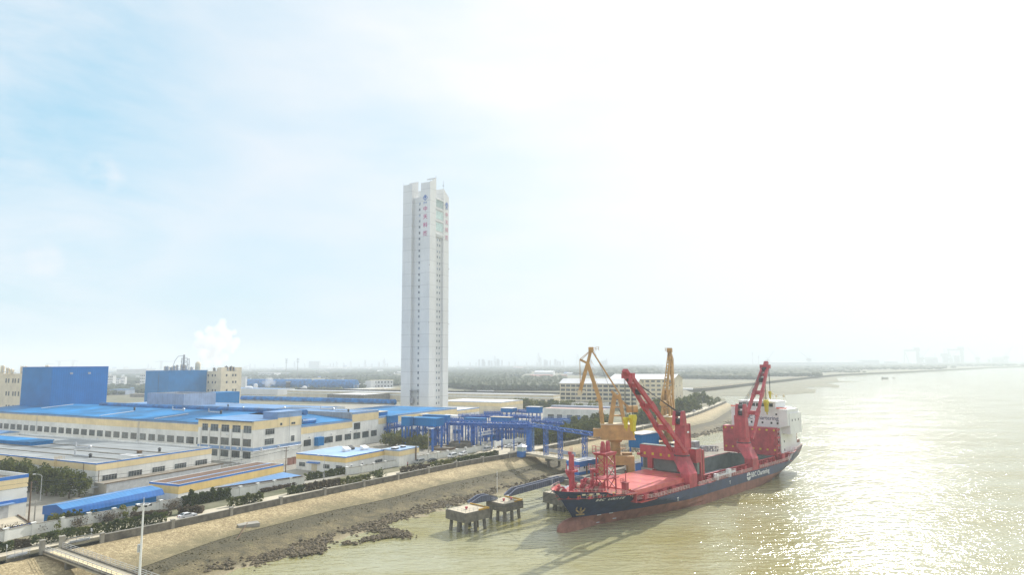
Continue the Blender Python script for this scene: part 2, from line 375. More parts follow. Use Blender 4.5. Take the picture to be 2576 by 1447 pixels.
def ribbon(name, rows, mats, amp):
    mb = MB(); R = len(rows)
    for i, (p, n) in enumerate(zip(stations, snorm)):
        for r, fn in enumerate(rows):
            d, z = fn(i); q = p+n*d; mb.v.append((q.x, q.y, z + (nz(q.x, q.y, .25)*amp if 0 < r < R-1 else 0)))
    for i in range(len(stations)-1):
        for r in range(R-1):
            a = i*R+r; mb.f.append((a, a+1, a+R+1, a+R)); mb.m.append(0)
    return struct(mb.build(name, mats, smooth=True))
def slope_mat(name, kind):
    m = bpy.data.materials.new(name); m.use_nodes = True; nt = m.node_tree; N = nt.nodes.new; L = nt.links.new; b = nt.nodes['Principled BSDF']; b.inputs['Roughness'].default_value = .9
    g = N('ShaderNodeNewGeometry')
    def noi(sc_, det=6):
        n = N('ShaderNodeTexNoise'); n.inputs['Scale'].default_value = sc_; n.inputs['Detail'].default_value = det; L(g.outputs['Position'], n.inputs['Vector']); return n.outputs[0]
    def ramp(f, stops):
        r = N('ShaderNodeValToRGB'); L(f, r.inputs[0]); e = r.color_ramp.elements
        while len(e) < len(stops): e.new(.5)
        for i, (p, c) in enumerate(stops): e[i].position = p; e[i].color = (*c, 1)
        return r.outputs[0]
    def mix(f, a, b_, bt='MIX'):
        x = N('ShaderNodeMix'); x.data_type = 'RGBA'; x.blend_type = bt
        if isinstance(f, float): x.inputs[0].default_value = f
        else: L(f, x.inputs[0])
        for i, v in ((6, a), (7, b_)):
            if isinstance(v, tuple): x.inputs[i].default_value = (*v, 1)
            else: L(v, x.inputs[i])
        return x.outputs[2]
    bp = N('ShaderNodeBump')
    if kind == 'masonry':
        v = N('ShaderNodeTexVoronoi'); v.inputs['Scale'].default_value = 1.9; L(g.outputs['Position'], v.inputs['Vector'])
        ve = N('ShaderNodeTexVoronoi'); ve.feature = 'DISTANCE_TO_EDGE'; ve.inputs['Scale'].default_value = 1.9; L(g.outputs['Position'], ve.inputs['Vector'])
        sx = N('ShaderNodeSeparateColor'); L(v.outputs['Color'], sx.inputs[0])
        stone = ramp(sx.outputs[0], [(0, (.31, .245, .14)), (.5, (.43, .345, .20)), (1, (.55, .455, .28))])
        tone = ramp(noi(.14), [(.3, (.80, .78, .72)), (.7, (1.04, 1.03, .98))])
        c = mix(1.0, stone, tone, 'MULTIPLY')
        edge = ramp(ve.outputs[0], [(0, (.52, .50, .46)), (.09, (1, 1, 1))])
        c = mix(1.0, c, edge, 'MULTIPLY')
        # weeds and tide stain creeping up the lower courses
        sz = N('ShaderNodeSeparateXYZ'); L(g.outputs['Position'], sz.inputs[0]); ad = N('ShaderNodeMath'); ad.operation = 'MULTIPLY_ADD'; L(noi(.22, 7), ad.inputs[0]); ad.inputs[1].default_value = -2.6; L(sz.outputs[2], ad.inputs[2])
        mr = N('ShaderNodeMapRange'); L(ad.outputs[0], mr.inputs[0]); mr.inputs[1].default_value = -4.5; mr.inputs[2].default_value = -3.2; mr.inputs[3].default_value = .8; mr.inputs[4].default_value = 0
        c = mix(mr.outputs[0], c, (.13, .115, .055))
        sp_ = ramp(noi(.9, 5), [(.62, (1, 1, 1)), (.72, (.62, .60, .48))]); c = mix(1.0, c, sp_, 'MULTIPLY')
        L(ve.outputs[0], bp.inputs['Height']); bp.inputs['Strength'].default_value = .5; bp.inputs['Distance'].default_value = .25
    elif kind == 'bank':
        c = ramp(noi(.30, 9), [(.30, (.055, .05, .025)), (.45, (.12, .10, .05)), (.6, (.18, .148, .078)), (.75, (.12, .12, .04))])
        fine = ramp(noi(2.6, 3), [(.35, (.55, .55, .5)), (.65, (1.25, 1.2, 1.1))]); c = mix(1.0, c, fine, 'MULTIPLY')
        sz = N('ShaderNodeSeparateXYZ'); L(g.outputs['Position'], sz.inputs[0]); m0 = N('ShaderNodeMapRange'); L(sz.outputs[2], m0.inputs[0]); m0.inputs[1].default_value = -4.3; m0.inputs[2].default_value = -3.8; m0.inputs[4].default_value = .75; c = mix(m0.outputs[0], c, (.060, .052, .025)); mr = N('ShaderNodeMapRange'); L(sz.outputs[2], mr.inputs[0]); mr.inputs[1].default_value = -5.5; mr.inputs[2].default_value = -5.0; mr.inputs[3].default_value = 1; mr.inputs[4].default_value = 0
        c = mix(mr.outputs[0], c, (.30, .25, .15))
        L(noi(1.6), bp.inputs['Height']); bp.inputs['Strength'].default_value = .7; bp.inputs['Distance'].default_value = .5
    else:
        c = ramp(noi(.012, 9), [(.30, (.075, .085, .035)), (.42, (.13, .13, .06)), (.5, (.22, .19, .12)), (.58, (.10, .11, .045)), (.72, (.27, .25, .20))])
        c = mix(.55, c, ramp(noi(.15, 6), [(.35, (.07, .075, .035)), (.6, (.22, .20, .13))]))
        L(noi(.8), bp.inputs['Height']); bp.inputs['Strength'].default_value = .4; bp.inputs['Distance'].default_value = .5
    L(c, b.inputs['Base Color']); L(bp.outputs[0], b.inputs['Normal']); MATS[name] = m; return m
M_mason = slope_mat('stone_pitching', 'masonry'); M_bank = slope_mat('muddy_vegetated_bank', 'bank'); M_land = slope_mat('fields_and_scrub', 'land')
ribbon('embankment', [lambda i: (.05, -.75), lambda i: (d1[i]*.35, -1.7), lambda i: (d1[i]*.7, -2.6), lambda i: (d1[i], -3.35)], M_mason, .06)
ribbon('river_bank', [lambda i: (d1[i]-.05, -3.45), lambda i: (d1[i]+1.2, -3.55)] + [(lambda t: (lambda i: (d1[i]+1.2+(d3[i]-d1[i]-1.2)*t, -3.55-1.9*t**1.3)))(t) for t in (.15, .3, .45, .6, .75, .9)] + [lambda i: (d3[i]+1.5, -5.55), lambda i: (d3[i]+9, -5.75), lambda i: (d3[i]+40, -9)], M_bank, .28)
# far bank of the inlet, reed flats and the far side of the river bend, as seen beyond the bend of the levee
SHORE = [(1822, 1005), (1803, 1003), (1785, 997.5), (1840, 996.5), (1880, 996), (1936, 995.5), (2003, 991.7), (2050, 988.5), (2052, 981), (2021, 977.5), (2034, 973.5), (2085, 974.5), (2108, 976), (2113, 971), (2093, 967), (2075, 965.7), (2110, 962.2), (2174, 962.3), (2110, 958.8), (2103, 949.5), (2150, 947.5), (2180, 947), (2186, 942.5), (2268, 939.8), (2345, 936), (2395, 932), (2482, 927), (2576, 923.5), (2800, 917)]
shore = W2(SHORE, -5.3)
edge = [stations[i] + snorm[i]*.1 for i in range(len(stations))]
up = W2([(1822, 1003), (1785, 994), (1735, 986), (1720, 979.5), (1767, 977.5), (1820, 972), (1895, 963.5), (1980, 954.5), (2051, 947), (2110, 942), (2200, 938), (2300, 934), (2400, 929), (2500, 924), (2800, 916)], 0)
poly = [Vector((-14000, -200))] + [Vector((stations[0].x-60, stations[0].y-70))] + edge + up + [Vector((9000, 5200)), Vector((15000, 16000)), Vector((-14000, 16000))]
def sheet(name, pts, z, m):
    mb = MB(); mb.v = [(p[0], p[1], z) for p in pts]
    tr = tessellate_polygon([[Vector((p[0], p[1], 0)) for p in pts]])
    for t in tr:
        a, b, c = (Vector(mb.v[i]) for i in t)
        mb.f.append(tuple(t) if (b-a).cross(c-a).z > 0 else tuple(reversed(t))); mb.m.append(0)
    o = mb.build(name, m); return struct(o)
sheet('ground', poly, -.03, M_land)
# the ground's own low edge along the far shores
mb = MB()
sh3 = [Vector(edge[-1])] + up
for a, b in zip(sh3, sh3[1:]): mb.add([(a.x, a.y, -.03), (b.x, b.y, -.03), (b.x, b.y, -7), (a.x, a.y, -7)], [(0, 1, 2, 3)])
struct(mb.build('river_edge', M_bank))
sheet('tidal_flat', [Vector(edge[-1])] + shore + [Vector((9000, 5200)), Vector((9000, 9000)), Vector((150, 9000)), Vector((150, 700))], -5.36, M_land)
# river bed is hidden by the muddy water
def water_mat():
    m = bpy.data.materials.new('river_water'); m.use_nodes = True; nt = m.node_tree; N = nt.nodes.new; L = nt.links.new; b = nt.nodes['Principled BSDF']
    g = N('ShaderNodeNewGeometry')
    def noi(s, sc_, det, rot=0, rough=.55):
        mp = N('ShaderNodeMapping'); L(g.outputs['Position'], mp.inputs[0]); mp.inputs['Scale'].default_value = s; mp.inputs['Rotation'].default_value = (0, 0, rot)
        n = N('ShaderNodeTexNoise'); n.inputs['Scale'].default_value = sc_; n.inputs['Detail'].default_value = det; n.inputs['Roughness'].default_value = rough; L(mp.outputs[0], n.inputs['Vector']); return n.outputs[0]
    cr = N('ShaderNodeValToRGB'); L(noi((1, 2.2, 1), .02, 5), cr.inputs[0]); e = cr.color_ramp.elements
    e[0].position = .35; e[0].color = (.28, .25, .085, 1); e[1].position = .65; e[1].color = (.37, .365, .23, 1)
    L(cr.outputs[0], b.inputs['Base Color']); b.inputs['IOR'].default_value = 1.4; b.inputs['Specular IOR Level'].default_value = .95
    # calm and ruffled lanes
    rr = N('ShaderNodeMapRange'); L(noi((1, 2.6, 1), .022, 5, .2), rr.inputs[0]); rr.inputs[1].default_value = .38; rr.inputs[2].default_value = .62; rr.inputs[3].default_value = .72; rr.inputs[4].default_value = 1.0
    w1 = noi((.55, 1.4, 1), .42, 1, -.5); w2 = noi((.7, 1.3, 1), 1.2, 2, .3, .6)
    ad = N('ShaderNodeMath'); ad.operation = 'MULTIPLY_ADD'; L(w2, ad.inputs[0]); ad.inputs[1].default_value = .45; L(w1, ad.inputs[2])
    mu = N('ShaderNodeMath'); mu.operation = 'MULTIPLY'; L(ad.outputs[0], mu.inputs[0]); L(rr.outputs[0], mu.inputs[1])
    bp = N('ShaderNodeBump'); bp.inputs['Strength'].default_value = 1.0; bp.inputs['Distance'].default_value = .52; L(mu.outputs[0], bp.inputs['Height']); L(bp.outputs[0], b.inputs['Normal'])
    b.inputs['Roughness'].default_value = .105
    MATS['river_water'] = m; return m
M_water = water_mat()
sheet('river', [(-400, -500), (9000, -500), (12000, 8000), (200, 8000), (-400, 400)], -5.5, M_water)
# factory yard paving and the road behind the flood wall
PW = [(-60, 1352), (74.6, 1322), (268.8, 1287), (458.5, 1254), (765.5, 1199.5), (903.4, 1175), (1068.4, 1146), (1226.8, 1119.3)]
pw = W2(PW, 2.4)
yard = [Vector((-330, 60))] + pw + [G(1270, 1104, 0).xy, G(1330, 1068, 0).xy, G(1420, 1043, 0).xy, G(1560, 1020, 0).xy, G(1560, 985, 0).xy, Vector((-90, 640)), Vector((-520, 700)), Vector((-640, 200))]
M_yard = mat('yard_concrete', (.33, .31, .26), .9, .2, .05)
sheet('yard_pavement', yard, .006, M_yard)
def strip(name, P, a, b, z, m):
    nn = normals(P); pts = [p+n*a for p, n in zip(P, nn)] + [p+n*b for p, n in reversed(list(zip(P, nn)))]
    return sheet(name, pts, z, m)
strip('road', stations, -9.4, -3.2, .012, M_road)
M_verge = slope_mat('verge_soil', 'bank')
strip('verge', stations, -3.2, -.25, .010, M_verge)
# parking apron by the pier head
apron = [G(1180, 1150, 0).xy, G(1296, 1146, 0).xy, G(1352, 1131, 0).xy, G(1440, 1112, 0).xy, G(1420, 1106, 0).xy, G(1330, 1118, 0).xy, G(1250, 1125, 0).xy, G(1215, 1130, 0).xy]
sheet('parking_pavement', list(reversed(apron)), .02, M_road)
# flood wall: parapet panels with piers, broken at the river gate
def walls_along(P, name, label, cat, h0, h1, t, m, piers=None, pm=None, group=None, cap=None):
    root = empty(name, (P[0].x, P[0].y, 0), 0, label, cat, group); o = Vector((P[0].x, P[0].y, 0))
    mb = MB(); nn = normals(P) if len(P) > 9 else None
    for i, (a, b) in enumerate(zip(P, P[1:])):
        d = (b-a).normalized(); n = Vector((d.y, -d.x))*(t/2)
        mb.prism([(a+n-o.xy), (b+n-o.xy), (b-n-o.xy), (a-n-o.xy)], h0, h1)
    root['kind'] = 'thing'; mb.build('wall_panel', m, root)
    if cap:
        mb = MB()
        for a, b in zip(P, P[1:]): mb.bar((a.x-o.x, a.y-o.y, h1+.07), (b.x-o.x, b.y-o.y, h1+.07), t+.16, .14)
        mb.build('coping', cap, root)
    if piers:
        acc = 0; nxt = 0
        for a, b in zip(P, P[1:]):
            L = (b-a).length
            while nxt <= acc+L:
                q = a+(b-a)*((nxt-acc)/L)-o.xy; pb = MB(); pb.box(-.4, .4, -.4, .4, h0, h1+.35); pb.box(-.5, .5, -.5, .5, h1+.35, h1+.5)
                p = pb.build('pier', pm or m, root); p.location = (q.x, q.y, 0); d = (b-a); p.rotation_euler = (0, 0, atan2(d.y, d.x)); nxt += piers
            acc += L
    return root
gate_i = min(range(len(stations)), key=lambda i: (stations[i]-G(136, 1390, 0).xy).length)
GATE = stations[gate_i].copy(); GN = snorm[gate_i].copy(); GD = Vector((-GN.y, GN.x))
left = [s for s in stations if (s-GATE).dot(GD) < -7]; right = [s for s in stations if (s-GATE).dot(GD) > 9.5]
pier_i = min(range(len(right)), key=lambda i: (right[i]-G(1340, 1136, 0).xy).length)
walls_along(left, 'flood_wall', 'grey concrete flood wall at the lower left, left of the river gate', 'wall', -.9, 1.0, .35, M_dirtyconc, 16, M_concrete, cap=M_concrete)
walls_along(right[:pier_i-1], 'flood_wall', 'long grey concrete flood wall between the near river gate and the blue kiosk', 'wall', -.9, 1.0, .35, M_dirtyconc, 16, M_concrete, cap=M_concrete)
walls_along(right[pier_i+2:], 'flood_wall', 'grey flood wall running on beyond the jetty approach', 'wall', -.9, 1.0, .35, M_dirtyconc, 16, M_concrete, cap=M_concrete)
# white perimeter wall of the factory
walls_along(pw[:5], 'perimeter_wall', 'long white perimeter wall behind the hedges in front of the brown roofed shed', 'wall', 0, 2.4, .25, M_white, 6, M_white, cap=M_concrete)
pw2 = [G(*c5(1920, 225), 2.4).xy] + pw[5:]
walls_along(pw2, 'perimeter_wall', 'white perimeter wall beside the parked cars, right of the yellow and white guard building', 'wall', 0, 2.4, .25, M_white, 6, M_white, cap=M_concrete)
pw3 = [G(*c3(1705, 1205), 3.0).xy, G(*c3(1830, 1175), 3.0).xy, G(*c3(2112, 1150), 3.0).xy]
walls_along(pw3, 'perimeter_wall', 'tall white wall behind the parking place with motorcycles along it', 'wall', 0, 3.0, .25, M_white, 9, M_white)
# riprap: thousands of stones along the waterline and on the groyne
def riprap():
    mb = MB(); rnd = random.Random(3)
    ico = bmesh.new(); bmesh.ops.create_icosphere(ico, subdivisions=1, radius=1); IV = [v.co.copy() for v in ico.verts]; IF = [tuple(v.index for v in f.verts) for f in ico.faces]; ico.free()
    def stone(x, y, z, r):
        a = rnd.random()*6.28; sx, sy, sz = r*rnd.uniform(.7, 1.35), r*rnd.uniform(.6, 1.1), r*rnd.uniform(.45, .85); ca, sa = cos(a), sin(a)
        vs = []
        for v in IV:
            k = rnd.uniform(.75, 1.2); X, Y, Z = v.x*sx*k, v.y*sy*k, v.z*sz*k; vs.append((x+X*ca-Y*sa, y+X*sa+Y*ca, z+Z))
        mb.add(vs, IF)
    n = len(stations)
    for i in range(n):
        near = (stations[i].length < 260)
        cnt = 85 if near else 14
        for _ in range(cnt):
            t = rnd.random(); w = rnd.gauss(0, 1); p = stations[i]+GDir(i)*rnd.uniform(-2, 2)
            width = 3.2+2.2*nz(p.x, p.y, .03, 5)
            d = d3[i]-1.5+w*width*.55
            q = p+snorm[i]*d; f = (d-d1[i])/(max(1, d3[i]-d1[i]))
            if nz(q.x, q.y, .12, 9) < -.38: continue
            z = -3.55-1.9*max(0, min(1.1, f))**1.3
            stone(q.x, q.y, z+.1, rnd.uniform(.22, .62)*(1 if near else 1.7))
    # groyne of rubble running out into the mud, as at lower centre
    for pts, cnt, wd in (([(905, 1312), (950, 1330), (985, 1340), (1022, 1350)], 520, 1.5), ([(920, 1362), (945, 1352), (985, 1350)], 170, 1.0), ([(700, 1378), (770, 1372), (806, 1380), (795, 1392), (735, 1400)], 330, .9), ([(862, 1366), (905, 1368)], 30, .8), ([(600, 1409), (700, 1392)], 260, 2.0)):
        P = [G(x, y, -5.3).xy for x, y in pts]
        for _ in range(cnt):
            k = rnd.randrange(len(P)-1); q = P[k].lerp(P[k+1], rnd.random())+Vector((rnd.gauss(0, wd), rnd.gauss(0, wd)))
            stone(q.x, q.y, -5.35+rnd.random()*.35, rnd.uniform(.2, .55))
    return mb
def GDir(i): n = snorm[i]; return Vector((-n.y, n.x))
o = riprap().build('riprap', M_rock); tag(o, 'dark wet rubble stones heaped along the waterline', 'riprap', kind='stuff')
# low brush and dead reed on the bank's dark band
def tufts():
    mb = MB(); rnd = random.Random(5)
    for i in range(len(stations)):
        if stations[i].length > 330: continue
        for _ in range(40):
            d = d1[i]+rnd.uniform(-.3, (d3[i]-d1[i])*.45); q = stations[i]+GDir(i)*rnd.uniform(-2, 2)+snorm[i]*d
            f = (d-d1[i]-1.2)/max(1, d3[i]-d1[i]-1.2); z = -3.55-1.9*max(0, f)**1.3
            h = rnd.uniform(.03, .14); a = rnd.random()*3.14; w = rnd.uniform(.15, .4); dx, dy = cos(a)*w, sin(a)*w
            mb.add([(q.x-dx, q.y-dy, z-.2), (q.x+dx, q.y+dy, z-.2), (q.x+dx*.4+rnd.uniform(-.2, .2), q.y, z+h), (q.x-dx*.6, q.y+rnd.uniform(-.2, .2), z+h*.8)], [(0, 1, 2, 3)])
    return mb
tag(tufts().build('brush', leafmat('dry_bank_brush', (.05, .045, .018), (.14, .11, .045))), 'dark low brush along the foot of the stone slope', 'brush', kind='stuff')
# ================================================================ buildings
WCACHE = {}
def window_mesh(w, h, n, style, gl, fr):
    """a framed window facing -y, centred; returns frame mesh and pane mesh"""
    key = (round(w, 1), round(h, 1), n, style, gl.name, fr.name)
    if key in WCACHE: return WCACHE[key]
    t = .09 if w > 1.6 else .06
    f = MB(); f.box(-w/2, w/2, -.07, .04, -h/2, -h/2+t); f.box(-w/2, w/2, -.07, .04, h/2-t, h/2); f.box(-w/2, -w/2+t, -.065, .04, -h/2+t, h/2-t); f.box(w/2-t, w/2, -.065, .04, -h/2+t, h/2-t)
    for i in range(1, n): x = -w/2+w*i/n; f.box(x-t*.45, x+t*.45, -.05, .03, -h/2+t, h/2-t)
    if style == 'transom': f.box(-w/2+t, w/2-t, -.055, .03, h*.18, h*.18+t*.8)
    if style == 'grid':
        for j in range(1, max(2, round(h/1.2))): z = -h/2+h*j/max(2, round(h/1.2)); f.box(-w/2+t, w/2-t, -.055, .03, z-t*.4, z+t*.4)
    fo = f.build('window', fr); p = MB().box(-w/2+t*.5, w/2-t*.5, -.02, .02, -h/2+t*.5, h/2-t*.5); po = p.build('pane', gl)
    fm, pm = fo.data, po.data; bpy.data.objects.remove(fo); bpy.data.objects.remove(po)
    WCACHE[key] = (fm, pm); return WCACHE[key]
M_frame = mat('pale_window_frame', (.42, .43, .42), .5, .05, 1)
M_framed = mat('dark_window_frame', (.10, .11, .11), .5, .05, 1)
class Block:
    def __init__(s, name, label, cat, px, z, rx=None, lx=None, h=None, LA=None, LB=None, base=0.0, ang=AANG, group=None, P=None):
        a = radians(ang); s.A = Vector((sin(a), cos(a), 0)); s.B = Vector((-cos(a), sin(a), 0)); s.h = h if h is not None else z; s.base = base
        p = P if P is not None else G(px[0], px[1], z); s.P = Vector((p[0], p[1], 0))
        pz = Vector((p[0], p[1], z)); s.LA = LA or slen(pz, s.A, rx); s.LB = LB or slen(pz, s.B, lx)
        s.e = empty(name, (s.P.x, s.P.y, base), radians(90-ang), label, cat, group); s.z0 = base
    def walls(s, m=None, th=.3, parapet=.6, name='wall', roof=None, roofname='roof', rz=None):
        m = m or M_white; H = s.h-s.base; LA, LB = s.LA, s.LB; w = MB()
        w.box(0, LA, 0, th, 0, H); w.box(0, LA, LB-th, LB, 0, H); w.box(0, th, th, LB-th, 0, H); w.box(LA-th, LA, th, LB-th, 0, H)
        s.wall = w.build(name, m, s.e)
        if roof is not None: MB().box(th, LA-th, th, LB-th, H-parapet-.3, H-parapet).build(roofname, roof, s.e)
        return s
    def band(s, z0, z1, m, name='painted_band', p=.05):
        z0 -= s.base; z1 -= s.base; LA, LB = s.LA, s.LB
        b = MB(); b.box(-p, LA+p, -p, 0, z0, z1); b.box(-p, 0, 0, LB+p, z0, z1); b.box(LA, LA+p, 0, LB+p, z0, z1); b.box(0, LA, LB, LB+p, z0, z1); b.build(name, m, s.e); return s
    def pos(s, side, x, z=0):
        P0 = s.P+Vector((0, 0, z)); return slen(P0, s.A if side == 'R' else s.B, x)
    def win(s, side, t, zc, w, h, n=2, style='', gl=None, fr=None, off=0.0, part=True):
        fm, pm = window_mesh(w, h, n, style, gl or M_glass, fr or M_frame)
        o = bpy.data.objects.new('window', fm); COL.objects.link(o); o.parent = s.e
        o.location = (t, -off, zc-s.base) if side == 'R' else (-off, t, zc-s.base)
        if side == 'L': o.rotation_euler = (0, 0, -pi/2)
        if pm and part: q = bpy.data.objects.new('pane', pm); COL.objects.link(q); q.parent = o
        return o
    def winpx(s, side, spans, z0, z1, n=3, style='transom', gl=None, fr=None, off=0.0):
        for a, b in spans:
            t0, t1 = s.pos(side, a, (z0+z1)/2), s.pos(side, b, (z0+z1)/2); t0, t1 = min(t0, t1), max(t0, t1)
            if t1-t0 > .25: s.win(side, (t0+t1)/2, (z0+z1)/2, round(t1-t0, 1), z1-z0, n, style, gl, fr, off)
    def row(s, side, t0, t1, k, w, z0, z1, n=2, style='', gl=None, fr=None):
        for i in range(k): s.win(side, t0+(t1-t0)*(i+.5)/k, (z0+z1)/2, w, z1-z0, n, style, gl, fr)
    def gable(s, rise, m, ridge='B', over=.5, name='roof', z=None):
        H = (z or s.h)-s.base; LA, LB = s.LA, s.LB; o = over; b = MB(); t = .18
        if ridge == 'B':   # ridge runs along B, slopes fall to x=0 and x=LA
            for pts in ([(-o, H-.0), (LA/2, H+rise), (LA/2, H+rise+t), (-o, H+t)], [(LA/2, H+rise), (LA+o, H), (LA+o, H+t), (LA/2, H+rise+t)]): b.xz(pts, -o, LB+o)
            g = MB(); g.xz([(0, H), (LA, H), (LA/2, H+rise-.01)], 0, .25); g.xz([(0, H), (LA, H), (LA/2, H+rise-.01)], LB-.25, LB); g.build('gable_wall', s.wall.data.materials[0], s.e)
        else:
            for y0, y1, ya, yb in ((-o, LB/2, H, H+rise), (LB/2, LB+o, H+rise, H)):
                b.add([(-o, y0, ya), (LA+o, y0, ya), (LA+o, y1, yb), (-o, y1, yb), (-o, y0, ya+t), (LA+o, y0, ya+t), (LA+o, y1, yb+t), (-o, y1, yb+t)], [(0,3,2,1),(4,5,6,7),(0,1,5,4),(1,2,6,5),(2,3,7,6),(3,0,4,7)])
            g = MB()
            for x in (0, LA-.25): g.add([(x, 0, H), (x, LB, H), (x, LB/2, H+rise), (x+.25, 0, H), (x+.25, LB, H), (x+.25, LB/2, H+rise)], [(0,1,2),(3,5,4),(0,3,4,1),(1,4,5,2),(2,5,3,0)])
            g.build('gable_wall', s.wall.data.materials[0], s.e)
        b.build(name, m, s.e); return s
    def part(s, name, m, mb): return mb.build(name, m, s.e)
    def l2w(s, x, y, z=0): return s.P + s.A*x + s.B*y + Vector((0, 0, z))
def ac_unit(parent, loc, rot=0):
    b = MB().box(-.45, .45, -.35, 0, -.32, .32); o = b.build('air_conditioner', M_shipwhite, parent); o.location = loc; o.rotation_euler = (0, 0, rot)
    f = MB().cyl((-.1, -.35, 0), (-.1, -.37, 0), .24, n=10); q = f.build('fan_grille', M_dark, o)
# --- grey-roofed warehouse, left
W1 = Block('warehouse', 'white and yellow banded warehouse with a wide grey roof, nearest at the left', 'warehouse', (242.6, 1166.6), 9.4, 533, -60, ang=26)
W1.LB = slen(W1.P+W1.A*W1.LA+Vector((0, 0, 9.4)), W1.B, -60); W1.walls(roof=M_roofgrey, parapet=.7).band(8.95, 9.4, M_bluet, 'blue_trim').band(7.0, 8.9, M_pale)
W1.winpx('R', [c4(1170, 0)[:1]+c4(1342, 0)[:1], (c4(1470, 0)[0], c4(1628, 0)[0]), (c4(1745, 0)[0], c4(1890, 0)[0]), (c4(2000, 0)[0], c4(2137, 0)[0]), (c4(2240, 0)[0], c4(2375, 0)[0]), (c5(180, 0)[0], c5(305, 0)[0])], 3.3, 5.3, 5)
for x in (1685, 1940, 2320): ac_unit(W1.e, (W1.pos('R', c4(x, 0)[0], 3.2), -.05, 3.0))
for x in (235, 480, 880, 0): W1.winpx('L', [(c4(x-7, 0)[0], c4(x+7, 0)[0])], 5.4, 6.3, 1, '')
W1.winpx('L', [(c4(690, 0)[0], c4(920, 0)[0])], 2.5, 4.8, 5); W1.winpx('L', [(c4(-150, 0)[0], c4(150, 0)[0])], 2.5, 5.0, 8)
b = MB(); t = W1.pos('L', c4(955, 0)[0], 5); b.cyl((-.12, t, 0), (-.12, t, 9), .09, n=6); t = W1.pos('R', c4(1128, 0)[0], 5); b.cyl((t, -.12, 0), (t, -.12, 7), .09, n=6); W1.part('downpipe', M_wood, b)
t = W1.pos('L', c4(665, 0)[0], 6); b = MB(); b.bar((-.9, t-.4, 1), (-.9, t-.4, 10.4), .07); b.bar((-.9, t+.4, 1), (-.9, t+.4, 10.4), .07)
for k in range(22): b.bar((-.9, t-.4, 1.2+k*.42), (-.9, t+.4, 1.2+k*.42), .05)
for k in range(7):
    z = 3.4+k*1.0
    for q in range(6): a0, a1 = pi*q/6+pi/2, pi*(q+1)/6+pi/2; b.bar((-.9+.7*cos(a0), t+.55*sin(a0), z), (-.9+.7*cos(a1), t+.55*sin(a1), z), .05)
b.rail([(-.9, t-.9, 9.4), (1.2, t-.9, 9.4)], 1.1, .7, .05); b.rail([(-.9, t+.9, 9.4), (1.2, t+.9, 9.4)], 1.1, .7, .05)
W1.part('ladder', M_ladder, b)
b = MB()      # raised blue roof over the loading strip
q = G(*c1(375, 1215), 10.0); 
lx = (q-W1.P).dot(W1.A); ly = (q-W1.P).dot(W1.B)
b.box(lx, lx+9, ly, W1.LB+8, 9.9, 10.3); b.box(lx+.3, lx+8.7, ly+.3, W1.LB, 8.7, 9.9, 1); W1.part('raised_roof', [M_roofblue, M_bluebox], b)
q = G(*c1(250, 1090), 9.6); lx = (q-W1.P).dot(W1.A); ly = slen(W1.P+W1.A*W1.LA+Vector((0, 0, 10)), W1.B, 52)
b = MB(); lx = W1.LA-9; b.box(lx, W1.LA-.5, ly, W1.LB, 8.7, 10.0); W1.part('roof_house', M_white, b); b = MB(); b.xz([(lx-.5, 10), (W1.LA, 10), ((lx+W1.LA)/2, 11)], ly-.4, W1.LB); W1.part('roof_house_roof', M_roofblue2, b)
b = MB()
for i in range(3): b.box(W1.LA*(.25+.2*i), W1.LA*(.25+.2*i)+.25, .6, W1.LB, 8.72, 8.95)
b.box(W1.LA*.42, W1.LA*.42+3, 8, 17, 8.72, 8.86, 1); b.box(W1.LA*.55, W1.LA*.55+1.2, 14, 15.4, 8.7, 9.7, 2); W1.part('roof_rib', [M_roofconc, M_whiteroof, M_wood], b)
# lean-to with mossy roof along its river side
LT = Block('lean_to_shed', 'low lean-to shed with a mossy brown roof along the warehouse side', 'shed', None, 3.8, LA=W1.LA+1, LB=5.6, h=3.6, ang=26, P=W1.l2w(-.5, -5.9))
LT.walls(M_concrete, roof=M_roofconc, parapet=.05); LT.part('rusty_gutter', M_wood, MB().box(-.2, LT.LA, -.18, 0, 3.5, 3.7))
LT.part('corrugated_cladding', M_galv, MB().box(.5, LT.LA-1, -.06, -.0, 0.2, 3.3))
b = MB().box(-1.8, 0, 3.0, 5.4, 2.3, 2.42); b.bar((-1.7, 3.2, 0), (-1.7, 3.2, 2.3), .08); LT.part('door_canopy', M_rustgrey, b)
# --- blue lean shed roof with a deep skirt
rp0, rp1 = G(*c4(645, 645), 5.0), G(*c4(1740, 425), 5.0)
ra = math.degrees(atan2(rp1.x-rp0.x, rp1.y-rp0.y)); LS = (rp1-rp0).length
S = empty('blue_roofed_shed', (rp0.x, rp0.y, 0), radians(90-ra), 'long low shed with a bright blue ribbed roof and blue skirt by the white wall', 'shed')
M_corrshed = mat('ribbed_blue_roof', (.05, .22, .50), .45, .1, .2, corr=(90-ra, 1.1))
M_corrskirt = mat('ribbed_blue_skirt', (.012, .14, .46), .45, .1, .3, corr=(90-ra, 1.1))
b = MB(); b.add([(0, 0, 5), (LS, 0, 5), (LS+1.5, -2.6, 4.0), (0, -2.6, 4.0)], [(0, 3, 2, 1)]); b.add([(0, 0, 5.0), (LS, 0, 5.0), (LS-1, 5.2, 4.3), (0, 5.2, 4.3)], [(0, 1, 2, 3)]); b.build('roof', M_corrshed, S)
